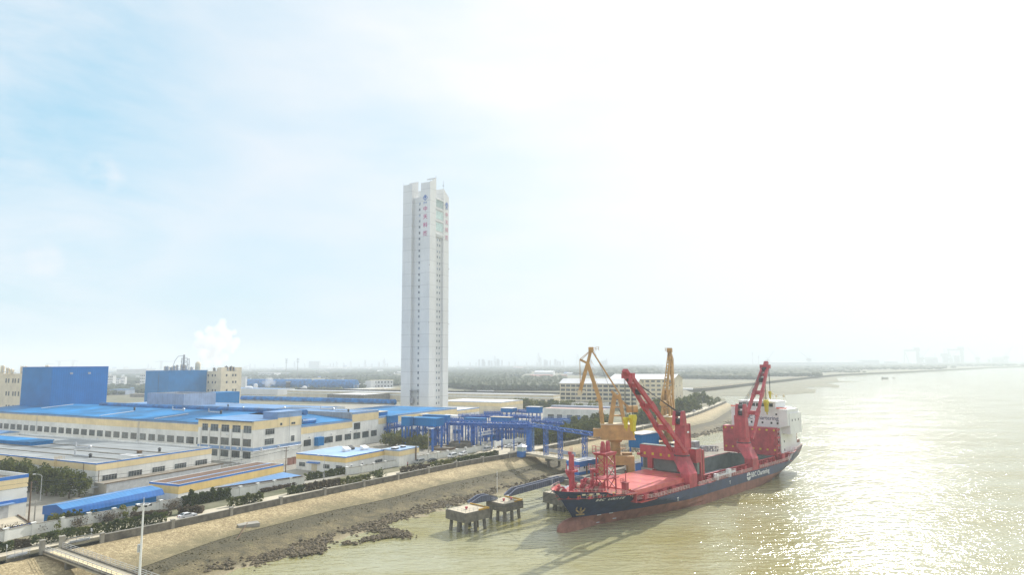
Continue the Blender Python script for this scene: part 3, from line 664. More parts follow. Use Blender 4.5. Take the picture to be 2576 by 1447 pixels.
b = MB(); b.add([(0, -2.6, 4.0), (LS+1.5, -2.6, 4.0), (LS+1.9, -3.2, 2.3), (0, -2.9, 2.3)], [(0, 3, 2, 1)]); b.add([(0, -2.9, 2.3), (0, 5.2, 2.2), (0, 5.2, 4.3), (0, 0, 5), (0, -2.6, 4.0)], [(4, 3, 2, 1, 0)]); b.add([(LS+1.5, -2.6, 4), (LS, 0, 5), (LS-1, 5.2, 4.3), (LS-1, 5.2, 2), (LS+1.9, -3.2, 2.3)], [(4, 3, 2, 1, 0)]); b.build('skirt', M_corrskirt, S)
b = MB(); b.box(.4, LS, -2.2, 5, 0, 2.3); b.build('wall', M_bluebox, S); b = MB().bar((0, 0, 5.03), (LS, 0, 5.03), .3, .1); b.build('ridge_cap', M_roofpale, S)
# --- long yellow shed with a brown roof and its blue-grey lean-to
B3 = Block('long_shed', 'long low yellow shed with a brown ribbed roof and blue trim behind the perimeter wall', 'shed', (450, 1220), 4.8, 713, 376, ang=AANG-4)
B3.walls(M_white, roof=M_brown, parapet=.12).band(4.2, 4.8, M_bluet, 'blue_trim').band(2.0, 4.15, M_yellow)
B3.part('roof_flashing', M_roofpale, MB().box(.4, B3.LA-.4, B3.LB*.42, B3.LB*.42+.7, 4.66, 4.82))
b = MB().bar((0, B3.LB+.5, 5.6), (B3.LA, B3.LB+.5, 5.6), .15)
for k in range(int(B3.LA/2)): b.bar((k*2, B3.LB+.5, 4.7), (k*2, B3.LB+.5, 5.6), .12)
B3.part('pipe_rack', M_galv, b)
q0, q1, q2 = G(*c5(400, 455), 2.9), G(*c5(1410, 312), 2.9), G(*c5(1190, 268), 3.4)
b = MB(); o3 = Vector((q0.x, q0.y, 0)); pts = [q0-o3, q1-o3, q2-o3]
E0 = empty('lean_to_roof', o3, 0, 'flat pale blue lean-to roof between the yellow shed and the white wall', 'shed')
b.add([(pts[0].x, pts[0].y, 2.9), (pts[1].x, pts[1].y, 2.9), (pts[2].x, pts[2].y, 3.3), (pts[0].x, pts[0].y, 2.7), (pts[1].x, pts[1].y, 2.7), (pts[2].x, pts[2].y, 3.0)], [(0,1,2),(3,5,4),(0,3,4,1),(1,4,5,2),(2,5,3,0)]); b.build('roof', M_roofblue2, E0)
b = MB(); b.bar((pts[0].x, pts[0].y, 2.8), (pts[1].x, pts[1].y, 2.8), .25, .3); b.build('fascia', M_wood, E0)
b = MB(); c = (pts[0]+pts[1]+pts[2])/3; b.prism([(pts[0]*.9+c*.1).xy, (pts[1]*.9+c*.1).xy, (pts[2]*.9+c*.1).xy], 0, 2.6); b.build('wall', M_white, E0)
# --- guard building
GB = Block('guard_building', 'white and yellow single storey building with a pale blue roof beside the white perimeter wall', 'building', c5(1905, 95), 6.2, c6(305, 0)[0], c5(1340, 0)[0])
GB.walls(M_white, roof=M_roofpale, parapet=.15).band(5.75, 6.2, M_bluet, 'blue_trim').band(4.0, 5.7, M_yellow)
GB.winpx('L', [(c5(1370, 0)[0], c5(1442, 0)[0]), (c5(1648, 0)[0], c5(1722, 0)[0]), (c5(1792, 0)[0], c5(1868, 0)[0])], 1.3, 2.9, 2)
t = GB.pos('L', c5(1545, 0)[0], 2); GB.part('door', M_cream, MB().box(-.08, .1, t-1.4, t+1.4, 0, 2.7)); GB.part('door_canopy', M_bluet, MB().box(-1.3, 0, t-3, t+3, 3.0, 3.35))
GB.winpx('R', [(c5(2240, 0)[0], c5(2325, 0)[0])], 1.6, 2.8, 3)
G2 = Block('guard_building_wing', 'taller end wing of the white and yellow guard building, with small white roof hatches', 'building', c6(455, 308), 6.4, c6(675, 0)[0], c6(300, 0)[0])
G2.LB = max(G2.LB, 9); G2.walls(M_white, roof=M_roofpale, parapet=.15).band(5.95, 6.4, M_greyblue, 'blue_trim').band(4.0, 5.9, M_pale)
b = MB()
for x, y, w in ((G2.LA*.15, 3.5, 2.2), (G2.LA*.6, 4, 1.6)): b = MB(); b.box(x, x+w, y, y+w, 6.2, 6.8); b.box(x-.3, x+w+.3, y-.3, y+w+.3, 6.8, 7.0, 1); G2.part('roof_hatch', [M_dark, M_shipwhite], b)
b = MB()
for k, (x, y) in enumerate(((.55, .45), (.7, .5), (.82, .3))):
    X, Y = GB.LA*x, GB.LB*y; b = MB(); b.add([(X-1.6, Y-1, 6.2), (X+1.6, Y-1, 6.2), (X+1.6, Y+1, 6.2), (X-1.6, Y+1, 6.2), (X-1.6, Y-1, 7.0), (X+1.6, Y-1, 6.9), (X+1.6, Y+1, 7.8), (X-1.6, Y+1, 7.9)], [(4,5,6,7),(0,1,5,4),(1,2,6,5),(2,3,7,6),(3,0,4,7)], k % 2); GB.part('roof_hatch', [M_shipwhite, M_dark], b)
t = G2.pos('R', c6(635, 0)[0], 4); b = MB().box(t-.2, t+.2, -.5, 0, 0, 6.6); G2.part('flue', M_wood, b)
for x in (340, 410):
    p = at(*c6(x, 470), 1); L_ = G(*c6(x, 425), 1.2); e = empty('wall_fan', (L_.x, L_.y, 0), 0, '%s dark round vent on a thin rusty pipe before the white guard building wall' % ('left' if x == 340 else 'right'), 'vent pipe')
    MB().cyl((0, 0, 0), (0, 0, 2.6), .1, n=6).build('pipe', M_wood, e); MB().cyl((-.0, .2, 2.9), (0, -.2, 2.9), .45, n=12).build('cowl', M_dark, e)
# --- three storey office block
OF = Block('office_block', 'three storey white office block with yellow upper storey band, in front of the tower', 'office building', c2(935, 950), 17.0, c2(1530, 0)[0], c2(240, 0)[0])
OF.walls(M_white, parapet=.0).band(13.6, 17.0, M_pale)
OF.band(5.0, 6.3, M_greyblue, 'blue_band', .06); OF.part('roof', M_roofblue2, MB().box(-.9, OF.LA*.42, -.0, OF.LB+.6, 17.0, 17.25).box(OF.LA*.42, OF.LA, .3, OF.LB, 16.9, 17.2)); OF.part('gutter', M_dark, MB().box(-1.05, -.9, -.1, OF.LB+.7, 16.75, 17.1))
tb = OF.pos('R', c2(1230, 0)[0], 17)
OF.part('stair_head', M_greyblue, MB().box(tb, OF.LA, 0, 9, 17.2, 19.8).box(tb-.1, OF.LA+.1, -.1, 9.1, 19.8, 20.0)); OF.part('stair_head_wall', M_pale, MB().box(tb, OF.LA, -.08, -.051, 13.7, 17.5))
cols = [(288, 358), (392, 488), (527, 625), (665, 767), (805, 903)]
OF.winpx('L', [(c2(a, 0)[0], c2(b_, 0)[0]) for a, b_ in cols], 12.2, 15.2, 3, 'transom', fr=M_frame, off=.06)
OF.winpx('L', [(c2(a-9, 0)[0], c2(b_-9, 0)[0]) for a, b_ in cols], 6.8, 9.8, 4, 'transom', fr=M_framed)
OF.winpx('L', [(c2(a-12, 0)[0], c2(b_-14, 0)[0]) for a, b_ in cols], 2.0, 4.7, 4, 'transom', fr=M_framed)
OF.winpx('R', [(c2(1075, 0)[0], c2(1190, 0)[0])], 11.0, 13.4, 4); OF.winpx('R', [(c2(1065, 0)[0], c2(1180, 0)[0]), (c2(1395, 0)[0], c2(1440, 0)[0])], 6.9, 9.4, 4)
OF.winpx('R', [(c2(1258, 0)[0], c2(1286, 0)[0])], 14.3, 15.4, 1, '', off=.1); OF.winpx('R', [(c2(1400, 0)[0], c2(1448, 0)[0])], 14.2, 15.2, 2, '', off=.1)
b = MB()
for x in (265, 375, 510, 650, 785): t = OF.pos('L', c2(x, 0)[0], 8); b.box(-.35, 0, t-.15, t+.15, 0, 13.5)
OF.part('pilaster', M_white, b)
b = MB(); t = OF.pos('R', c2(1372, 0)[0], 9); b.cyl((t, -.12, 6), (t, -.12, 19), .08, n=6); t = OF.LA-.3; b.cyl((t, -.12, 1), (t, -.12, 17), .1, n=6)
b.cyl((-.3, OF.LB, 5), (-.3, 0, 5), .14, n=6); b.cyl((-.3, -.3, 5), (OF.LA, -.3, 5), .14, n=6); OF.part('pipe_run', M_galv, b)
ac_unit(OF.e, (-.1, OF.pos('L', c2(608, 0)[0], 11), 11.2), -pi/2)
# --- great blue-roofed production hall
def hall_roof(b, x0, x1, y0, y1, za, zb, m, t=.2):
    b.add([(x0, y0, za), (x1, y0, zb), (x1, y1, zb), (x0, y1, za), (x0, y0, za+t), (x1, y0, zb+t), (x1, y1, zb+t), (x0, y1, za+t)], [(0,3,2,1),(4,5,6,7),(0,1,5,4),(1,2,6,5),(2,3,7,6),(3,0,4,7)])
H1 = Block('production_hall', 'long white hall with a bright blue roof and a row of square windows, at left', 'factory hall', c1(2490, 960), 15.0, LA=60, lx=-60)
H1P = OF.l2w(2.2, OF.LB*.98); H1 = H1
H1.walls(M_white, parapet=0).band(11.0, 14.1, M_pale).band(14.1, 15.0, M_greyblue, 'blue_trim')
b = MB(); hall_roof(b, -.6, 34, -.5, H1.LB, 15.0, 17.3, 0); hall_roof(b, 34, 60, -.5, H1.LB, 17.3, 15.2, 0); H1.part('roof', M_roofblue, b)
tx0 = (G(*c1(940, 735), 18.6)-H1.P).dot(H1.B)
b = MB(); b.cyl((34, -30, 17.9), (34, min(H1.LB-5, max(tx0, 60)), 17.9), 1.3, n=14); H1.part('ridge_vent', M_tube, b)
b = MB()
for u0, v0, u1, v1 in ((520, 795, 945, 745), (1080, 885, 1590, 825), (1810, 920, 2300, 858)):
    p, q = G(*c1(u0, v0), 15.6), G(*c1(u1, v1), 16.9); y = (p-H1.P).dot(H1.B)
    xa = max(1, (p-H1.P).dot(H1.A)); xb = xa+17; b = MB(); b.bar((xa, y, 15.15+xa*.0665+.3), (xb, y, 15.15+xb*.0665+.3), .75, .28); H1.part('skylight_strip', M_whiteroof, b)
ws = [(0, 30), (50, 108), (132, 190), (213, 272), (297, 355), (378, 438), (470, 530), (555, 617), (642, 708), (735, 800), (828, 895), (920, 990), (1017, 1088), (1118, 1187), (1217, 1288), (1318, 1392), (1423, 1498), (1528, 1606), (1638, 1712), (1753, 1828), (1862, 1942), (1978, 2062), (2095, 2180), (2215, 2303), (2335, 2428), (2462, 2488)]
H1.winpx('L', [(c1(a, 0)[0], c1(b_, 0)[0]) for a, b_ in ws], 5.6, 8.5, 4, 'transom', fr=M_framed)
b = MB()
for x in (462, 1728, 1742): t = H1.pos('L', c1(x, 0)[0], 9); b.cyl((-.12, t, 3), (-.12, t, 14.5), .1, n=6)
H1.part('downpipe', M_galv, b)
# --- right-hand flank of the halls, stepping towards the tower
H2 = Block('flank_hall', 'white and yellow hall running from the office block towards the tower, blue roofed', 'factory hall', None, 13.0, LA=60, LB=30, P=OF.l2w(OF.LA, 1.2))
H2.LA = slen(H2.P+Vector((0, 0, 13)), H2.A, c2(2165, 0)[0]); H2.LB = 40
H2.walls(M_white, parapet=0).band(12.1, 13.0, M_greyblue, 'blue_trim').band(9.2, 12.1, M_pale)
b = MB(); b.add([(0, 0, 13), (H2.LA, 0, 13), (H2.LA, 40, 15.5), (0, 40, 15.5), (0, 0, 13.2), (H2.LA, 0, 13.2), (H2.LA, 40, 15.7), (0, 40, 15.7)], [(0,3,2,1),(4,5,6,7),(0,1,5,4),(1,2,6,5),(2,3,7,6),(3,0,4,7)]); H2.part('roof', M_roofblue, b)
H2.part('roof_vent', M_tube, MB().cyl((4, 3, 14.4), (12, 3, 14.4), 1.3, n=12))
H2.winpx('R', [(c2(a, 0)[0], c2(b_, 0)[0]) for a, b_ in ((1555, 1645), (1815, 1920), (1955, 2035), (2070, 2148))], 3.6, 6.4, 4, 'transom', fr=M_framed)
t = H2.pos('R', c2(1728, 0)[0], 5); b = MB().box(t-2, t+2, -2.2, 0, 3.2, 7.0); H2.part('blue_porch', M_bluebox, b)
H3 = Block('flank_hall', 'taller yellow banded hall with a grey-blue roof edge, left of the conveyor sheds', 'factory hall', None, 16.5, LA=60, LB=30, P=H2.l2w(H2.LA, 0))
H3.LA = slen(H3.P+Vector((0, 0, 16.5)), H3.A, c2(2495, 0)[0]); H3.LB = 62
H3.walls(M_white, parapet=.4, roof=M_roofblue2).band(15.5, 16.5, M_greyblue, 'blue_trim').band(11.8, 15.5, M_pale)
H3.part('rusty_parapet', M_rustgrey, MB().box(-.12, -.06, .0, 62, 13.2, 16.5))
H3.winpx('R', [(c2(2185, 0)[0], c2(2262, 0)[0])], 8.0, 11.2, 4, 'transom', fr=M_framed); H3.winpx('R', [(c2(2180, 0)[0], c2(2262, 0)[0]), (c2(2290, 0)[0], c2(2370, 0)[0]), (c2(2400, 0)[0], c2(2470, 0)[0])], 3.4, 6.4, 4, 'transom', fr=M_framed)
H4 = Block('flank_hall', 'pale yellow hall wall at the foot of the white tower, with blue roof edge', 'factory hall', None, 13.0, LA=60, LB=30, P=H3.l2w(H3.LA, 0))
H4.LA = slen(H4.P+Vector((0, 0, 13)), H4.A, c3(1225, 0)[0]); H4.LB = 55
H4.walls(M_white, parapet=.3, roof=M_roofblue).band(12.1, 13.0, M_greyblue, 'blue_trim').band(9.0, 12.1, M_pale)
H4.winpx('R', [(c3(1133, 0)[0], c3(1182, 0)[0]), (c3(1200, 0)[0], c3(1222, 0)[0])], 3.5, 6.0, 4, 'transom')
# back range: second hall with its long tube, grey parapets
H5 = Block('back_hall', 'grey-blue roofed hall behind the main hall, left of the tower', 'factory hall', None, 14.0, LA=60, LB=180, P=H3.l2w(2, 62))
H5.walls(M_white, parapet=.2, roof=M_roofblue2)
pa, pb = G(*c2(785, 640), 15.5), G(*c3(450, 690), 15.5)
e = empty('roof_tube', (pa.x, pa.y, 0), 0, 'very long rounded blue roof vent lying behind the pale roofs left of the tower', 'roof vent'); MB().cyl((0, 0, 14.7), (pb.x-pa.x, pb.y-pa.y, 14.7), 1.9, n=14).build('vent_shell', M_tube, e)
MB().bar((0, 0, 13.6), (pb.x-pa.x, pb.y-pa.y, 13.6), 3.2, .8).build('base', M_roofconc, e)
def lowroof(name, label, cat, px, z, rx, lx, m, wm=None, h=None, par=.3, bands=(), **k):
    B_ = Block(name, label, cat, px, z, rx, lx, **k); B_.walls(wm or M_white, roof=m, parapet=par)
    for b_ in bands: B_.band(*b_)
    return B_
# blue clad boxes on and behind the hall
X1 = Block('blue_clad_block', 'tall bright blue corrugated metal block on the hall roof at the far left', 'blue building', c1(620, 775), 15.9, c1(1330, 0)[0], c1(245, 0)[0], h=None, base=15.0)
X1.h = shgt(Vector((X1.P.x, X1.P.y, 0)), c1(655, 262)[1]); X1.walls(M_bluebox, roof=M_bluebox, parapet=.3)
X1.part('coping', M_bluet, MB().box(-.15, X1.LA+.15, -.15, .35, X1.h-15-.1, X1.h-15+.15).box(-.15, .35, .35, X1.LB+.15, X1.h-15-.1, X1.h-15+.15))
for x in (895, 1120): t = X1.pos('R', c1(x, 0)[0], X1.h-4); MB().box(t-.8, t+.8, -.25, .02, X1.h-15-4.6, X1.h-15-3.4).build('louvre', M_grey, X1.e)
X2 = Block('blue_clad_block', 'bright blue metal block in front of the steaming plant, second from the left', 'blue building', c1(2105, 600), 14.0, c2(340, 0)[0], c1(1812, 0)[0], base=0)
X2.h = shgt(X2.P, c1(2105, 308)[1]); X2.walls(M_bluebox, roof=M_bluebox, parapet=.3); X2.part('seam', M_dark, MB().box(-.08, -.0, X2.LB*.42, X2.LB*.42+.35, 5, X2.h-.5))
X3 = Block('grey_clad_block', 'pale grey corrugated box standing on the roofs in front of the blue block', 'building', c2(52, 745), 14.5, c2(450, 0)[0], c1(1842, 0)[0], base=10)
X3.h = shgt(X3.P, c2(55, 600)[1]); X3.walls(M_greybox, roof=M_roofconc, parapet=1.2)
X4 = Block('blue_clad_annexe', 'low blue metal annexe to the right of the pale grey box', 'blue building', c2(452, 690), 14.2, c2(750, 0)[0], None, LB=16, base=10)
X4.h = shgt(X4.P, c2(455, 585)[1]); X4.walls(M_bluebox, roof=M_roofblue, parapet=.1)
# beige plant building with steam
BP = Block('process_building', 'beige plant building with small square windows and a notched roof, steam behind it', 'plant building', None, 17.0, LA=20, LB=14, P=X2.l2w(X2.LA+4, -4))
BP.P = G(*c2(513, 555), 16.0); BP.P.z = 0; BP.e.location = BP.P; BP.h = shgt(BP.P, c2(520, 315)[1]); 
BP.LA = slen(BP.P+Vector((0, 0, 20)), BP.A, c2(770, 0)[0]); BP.LB = slen(BP.P+Vector((0, 0, 20)), BP.B, c2(336, 0)[0]); BP.walls(M_cream, roof=M_roofconc, parapet=.4)
hh = shgt(BP.P, c2(520, 268)[1])
BP.part('roof_turret', M_cream, MB().box(0, BP.LA*.26, 0, BP.LB*.24, BP.h, hh).box(BP.LA*.68, BP.LA, 0, BP.LB*.5, BP.h, hh))
for zc in (BP.h-4.2, BP.h-11.0, BP.h-19.0):
    for x in (590, 668, 702): BP.win('R', BP.pos('R', c2(x, 0)[0], zc), zc, 1.8, 2.2, 1, '', fr=M_dark)
    for x in (360, 413, 448): BP.win('L', BP.pos('L', c2(x, 0)[0], zc), zc, 1.8, 2.2, 1, '', fr=M_dark)
BL = Block('process_building', 'grey beige plant building with paired windows, cut by the left edge', 'plant building', None, 20, LA=30, LB=60, P=(-500, 560, 0))
q = at(*c1(255, 700), 520); BL.P = Vector((q.x, q.y, 0)); BL.e.location = BL.P; BL.h = shgt(BL.P, c1(255, 350)[1]); BL.LA = 12; BL.walls(M_cream, roof=M_roofconc, parapet=.3)
for zc in (BL.h-5.5, BL.h-16, BL.h-27):
    for x in (78, 110, 162, 192, 232): 
        t = BL.pos('L', c1(x, 0)[0], zc)
        if t > 0: BL.win('L', t, zc, 2.2, 3.6, 1, '', fr=M_framed)
def plant(loc, z, label, seed, W=26, pale=M_grey, n=9, hmax=9):
    rnd = random.Random(seed); e = empty('process_equipment', (loc[0], loc[1], 0), 0, label, 'plant equipment'); 
    for i in range(n):
        b = MB(); c = MB(); p = MB()
        x = -W/2+W*(i+.5)/n+rnd.uniform(-.6, .6); y = rnd.uniform(-3, 3); h = rnd.uniform(.35, 1)*hmax*.6; r = rnd.uniform(.7, 1.5)
        b.cyl((x, y, z), (x, y, z+h), r, n=10); b.cyl((x, y, z+h), (x, y, z+h+r*.7), r, r*.3, n=10)
        c.bar((x-r-.4, y, z), (x-r-.4, y, z+h+1), .2); c.bar((x-r-.6, y, z+h*.7), (x+r+.6, y, z+h*.7), .18); c.rail([(x-r-.6, y, z+h*.7), (x+r+.6, y, z+h*.7)], 1.1, 1.2, .1)
        p.cyl((x, y-1, z+h*.3), (x+W/n, y-1, z+h*.3), .25, n=6); p.cyl((x+.8, y-1, z+h*.3), (x+.8, y-1, z+h*1.1), .22, n=6)
        b.build('vessel', pale, e); c.build('steel_frame', M_ladder, e); p.build('pipework', M_galv, e)
    return e
plant((BL.P.x-8, BL.P.y+10), BL.h, 'yellow railed tanks and pipes on the roof at the far left edge', 4, 44, M_cream, 10, 11)
q = at(*c1(2360, 290), 520); q = X2.l2w(X2.LA*.5, X2.LB*.5); plant((q.x, q.y), X2.h-.4, 'grey steel vessels and pipes rising behind the second blue block', 6, 30, M_grey, 9, 10)
q = X2.l2w(X2.LA*.66, X2.LB*.5); ztop = shgt(q, c1(0, 108)[1]); zb_ = X2.h-.5; e = empty('process_tower', (q.x, q.y, 0), 0, 'slender steel process column with a railed top behind the blue block', 'process tower')
MB().cyl((0, 0, zb_), (0, 0, ztop), .9, n=10).build('column', M_grey, e); b = MB().truss((1.5, 0, zb_), (1.5, 0, ztop-4), 6, 4, 4, .25); b.rail([(-1.5, -2, ztop-4), (4.5, -2, ztop-4)], 1.2, 1.2, .12); b.build('steel_frame', M_grey, e)
b = MB(); P_ = [(-1, 0, ztop-1), (-6, 0, ztop-1.6), (-9, 0, ztop-6), (-10.5, 0, ztop-11), (-11, 0, zb_)]
for a_, c_ in zip(P_, P_[1:]): b.cyl(a_, c_, .3, n=6)
b.build('bent_pipe', M_galv, e)
q = X2.l2w(X2.LA*.95, X2.LB*.35); zv = shgt(q, c2(0, 225)[1]); e = empty('storage_vessel', (q.x, q.y, 0), 0, 'rounded pale storage vessel beside the steam plume', 'vessel'); b = MB(); b.cyl((0, 0, X2.h-.5), (0, 0, zv), 2.6, n=16)
for k in range(5): a0, a1 = k*pi/10, (k+1)*pi/10; b.cyl((0, 0, zv+2.6*sin(a0)), (0, 0, zv+2.6*sin(a1)), 2.6*cos(a0), max(.05, 2.6*cos(a1)), n=16)
b.build('shell', M_cream, e)
q = BP.l2w(BP.LA*.5, BP.LB*.5); plant((q.x, q.y), BP.h-.5, 'dark small pipes and stacks on the beige plant building roof', 16, 24, M_dark, 6, 9)
# steam plume
def steam(name, label, pts, dens):
    """billowing cloud of vapour: a soft edged blob of overlapping puffs"""
    m = bpy.data.materials.new(name); m.use_nodes = True; nt = m.node_tree; nt.nodes.clear(); N = nt.nodes.new; L = nt.links.new
    o = N('ShaderNodeOutputMaterial'); v = N('ShaderNodeVolumePrincipled'); v.inputs['Color'].default_value = (1, 1, 1, 1); v.inputs['Density'].default_value = dens; v.inputs['Anisotropy'].default_value = 0.0
    L(v.outputs[0], o.inputs['Volume']); rnd = random.Random(9)
    bm = bmesh.new()
    for (x, y, z, r) in pts:
        for k in range(1):
            g = bmesh.ops.create_icosphere(bm, subdivisions=3, radius=r)
            for vv in g['verts']:
                d = 1+.4*noise.fractal(Vector((vv.co.x/r*1.6+x, vv.co.y/r*1.6+y, vv.co.z/r*1.6+z)), 1, 2, 4); vv.co = vv.co*d + Vector((x, y, z))
    me = bpy.data.meshes.new(name); bm.to_mesh(me); bm.free(); me.materials.append(m); me.polygons.foreach_set('use_smooth', [True]*len(me.polygons)); ob = bpy.data.objects.new(name, me); COL.objects.link(ob)
    rm = ob.modifiers.new('join', 'REMESH'); rm.mode = 'VOXEL'; rm.voxel_size = max(.6, pts[0][3]/12); rm.use_smooth_shade = True
    tag(ob, label, 'steam', kind='stuff'); return ob
def plume(spec, Y, dens, name, label):
    P = []
    for u, v, r in spec: q = at(u, v, Y); P.append((q.x, q.y+random.uniform(-4, 4), q.z, r*.2007*Y/F))
    steam(name, label, P, dens)
plume([(c2(u, v)[0], c2(u, v)[1], r) for u, v, r in ((360, 225, 55), (330, 180, 65), (290, 100, 75), (270, -20, 70), (240, -140, 55), (360, -60, 90), (450, 100, 95), (480, -30, 95), (420, -180, 80), (520, -220, 75), (560, -300, 50), (600, -120, 90), (640, 20, 80), (690, -60, 55), (560, 130, 70), (700, -170, 40), (470, 200, 60))], 545, .1, 'steam', 'large white steam plume rising over the beige plant building')
plume([(c2(u, v)[0], c2(u, v)[1], r) for u, v, r in ((1090, 480, 42), (1110, 430, 38), (1150, 420, 32), (1160, 460, 34), (1070, 455, 26))], 640, .06, 'steam', 'small low puff of steam over the distant long hall')
# ---------------------------------------------------------------- the tower
TP = G(*c3(870, 727), 12.8); TP.z = 0
TW = Block('white_tower', 'very tall slim white tower with four corner piers and vertical red Chinese characters', 'tower', None, 13, LA=24, LB=20, P=TP)
TW.LA = slen(TP+Vector((0, 0, 60)), TW.A, t2(598, 930)[0]); TW.LB = slen(TP+Vector((0, 0, 60)), TW.B, t2(156, 930)[0])
TH = shgt(TP, t1(565, 187)[1]); LA, LB = TW.LA, TW.LB; pa_ = LA*.315; pbw = LB*.335; RB = 1.5; RL = 2.6
def slant(b, x0, x1, y0, y1, z0, za, zb): b.prism([(x0, y0), (x1, y0), (x1, y1), (x0, y1)], z0, [za, zb, zb, za])
for x0, x1, y0, y1, za, zb in ((0, pa_, 0, pbw, TH, TH+5.0), (0, pa_, LB-pbw, LB, TH+.5, TH+4), (LA-pa_*.92, LA, 0, pbw, TH-1, TH-6), (LA-pa_, LA, LB-pbw, LB, TH, TH-3)):
    b = MB(); slant(b, x0, x1, y0, y1, 0, za-4.2, zb-4.2)
    t = .45; dz = 4.2
    def zt(x): return za+(zb-za)*(x-x0)/(x1-x0)
    # open parapet crown: solid outer faces, hollow inside
    b.prism([(x0, y0), (x1, y0), (x1, y0+t), (x0, y0+t)], [za-dz, zb-dz, zb-dz, za-dz], [za, zb, zb, za])
    b.prism([(x0, y0+t), (x0+t, y0+t), (x0+t, y1), (x0, y1)], za-dz, [za, zt(x0+t), zt(x0+t), za])
    b.prism([(x0+t, y1-t), (x1, y1-t), (x1, y1), (x0+t, y1)], [zt(x0+t)-dz, zb-dz, zb-dz, zt(x0+t)-dz], [zt(x0+t), zb-2, zb-2, zt(x0+t)])
    b.bar((x1-t/2, y0, zb-.4), (x1-t/2, y1, zb-.4), t, .8)
    b.build('corner_pier', M_tower, TW.e)
TC = shgt(TP, t1(415, 352)[1])-1
b = MB(); b.box(RL, LA-RB, RB, LB-RL, 0, TC); b.box(RL, RL+.4, RB, LB-RL, TC, TC+1.2); b.build('core', M_tower, TW.e)
CT = shgt(TW.l2w(pa_, 0, 0), t1(640, 385)[1]); ys = [t1(0, v)[1] for v in (395, 500, 548, 650, 695, 800)]
zz = [shgt(TW.l2w(pa_+1, 0, 0), y) for y in ys]; cb = zz[5]-3
b = MB(); b.box(pa_, LA-pa_*.92, .35, RB+.4, cb-1.2, CT+.2)
for z in (CT-.6, (zz[1]+zz[2])/2, (zz[3]+zz[4])/2, cb+.6): b.box(pa_, LA-pa_*.92, -.12, .36, z-.5, z+.35)
b.build('glazed_bay_wall', M_tower, TW.e)
for k in (0, 2, 4):
    h = zz[k]-zz[k+1]; w = LA-pa_*1.92-.3; TW.win('R', pa_+w/2+.15, (zz[k]+zz[k+1])/2, w, h, 9, 'grid', M_glassg, M_frame, off=-.3)
# windows: three columns in the river recess, one column and a slit column in the left recess
rows_t2 = 38; znow = []
z_lo = shgt(TW.l2w(pa_+3, 0), t2(0, 1250)[1]); dzr = 8.7/2
z = 8.0; k = 0
while z < cb-3: znow.append(z); z += (4.0 if k % 2 else 4.7); k += 1
xr = [pa_+(LA-1.92*pa_)*f for f in (.12, .42, .73)]
cnt = 0; stuff = MB(); sg = MB()
for i, z in enumerate(znow):
    for x in xr:
        if z > 88 or cnt < 0:
            pass
        if i % 3 != 2 or z < 60:
            if cnt < 62: TW.win('R', x, z, 1.2, 1.7, 1, '', M_glasst, M_frame, off=-RB); cnt += 1; continue
        stuff.box(x-.6, x+.6, RB-.06, RB-.01, z-.85, z+.85)
ly_ = pbw+(LB-2*pbw)*.36
for i, z in enumerate(znow+[znow[-1]+4.3*k for k in range(1, 7)]):
    if i < 34: TW.win('L', ly_, z, 1.3, 1.8, 1, '', M_glasst, M_frame, off=-RL)
    else: stuff.box(RL-.06, RL-.01, ly_-.65, ly_+.65, z-.9, z+.9)
    sg.box(RL-.06, RL-.01, pbw+.55, pbw+.85, z-.9, z+.9)
o = stuff.build('upper_windows', M_glasst, TW.e); o['kind'] = 'stuff'; o = sg.build('slit_windows', M_glasst, TW.e); o['kind'] = 'stuff'
b = MB(); b.box(-.6, RL, pbw, LB-pbw, 21.5, 22.0); b.bar((-.4, pbw+.6, 13.2), (-.4, pbw+.6, 21.5), .3); b.bar((-.4, LB-pbw-.6, 13.2), (-.4, LB-pbw-.6, 21.5), .3); b.box(0, 1.4, LB-pbw-2.6, LB-pbw-.3, 13, 16.5); b.build('service_porch', M_grey, TW.e)
b = MB()
for x, y, z, h in ((.2, .2, TH, 1.5), (pa_, .3, TH+5, 1.4), (.2, LB-.3, TH+.5, 1.5), (LA-pa_*.9, .4, TH-.5, 5.5)): b.bar((x, y, z-1), (x, y, z+h), .16)
b.box(LA-pa_*.9-.6, LA-pa_*.9+.6, 0, .8, TH+1.2, TH+1.6); b.build('lightning_rod', M_grey, TW.e)
b = MB()
for z in (znow[14], znow[22]+6): b.bar((-.6, -.3, z), (-.1, .3, z), .35); b.bar((LA, -.6, z), (LA, 0, z), .3)
b.build('warning_lamp', M_wood, TW.e)
def text_mesh(name, body, size, m, parent=None, ex=.04, shear=0, bold=0.0, align='CENTER'):
    cu = bpy.data.curves.new(name, 'FONT'); cu.body = body; cu.size = size; cu.extrude = ex; cu.align_x = align; cu.align_y = 'CENTER'; cu.shear = shear; cu.offset = bold; cu.resolution_u = 2
    tmp = bpy.data.objects.new(name, cu); COL.objects.link(tmp); dg = bpy.context.evaluated_depsgraph_get(); me = bpy.data.meshes.new_from_object(tmp.evaluated_get(dg))
    bpy.data.objects.remove(tmp); me.materials.clear(); me.materials.append(m); me.name = name; o = bpy.data.objects.new(name, me); COL.objects.link(o)
    if parent: o.parent = parent
    return o
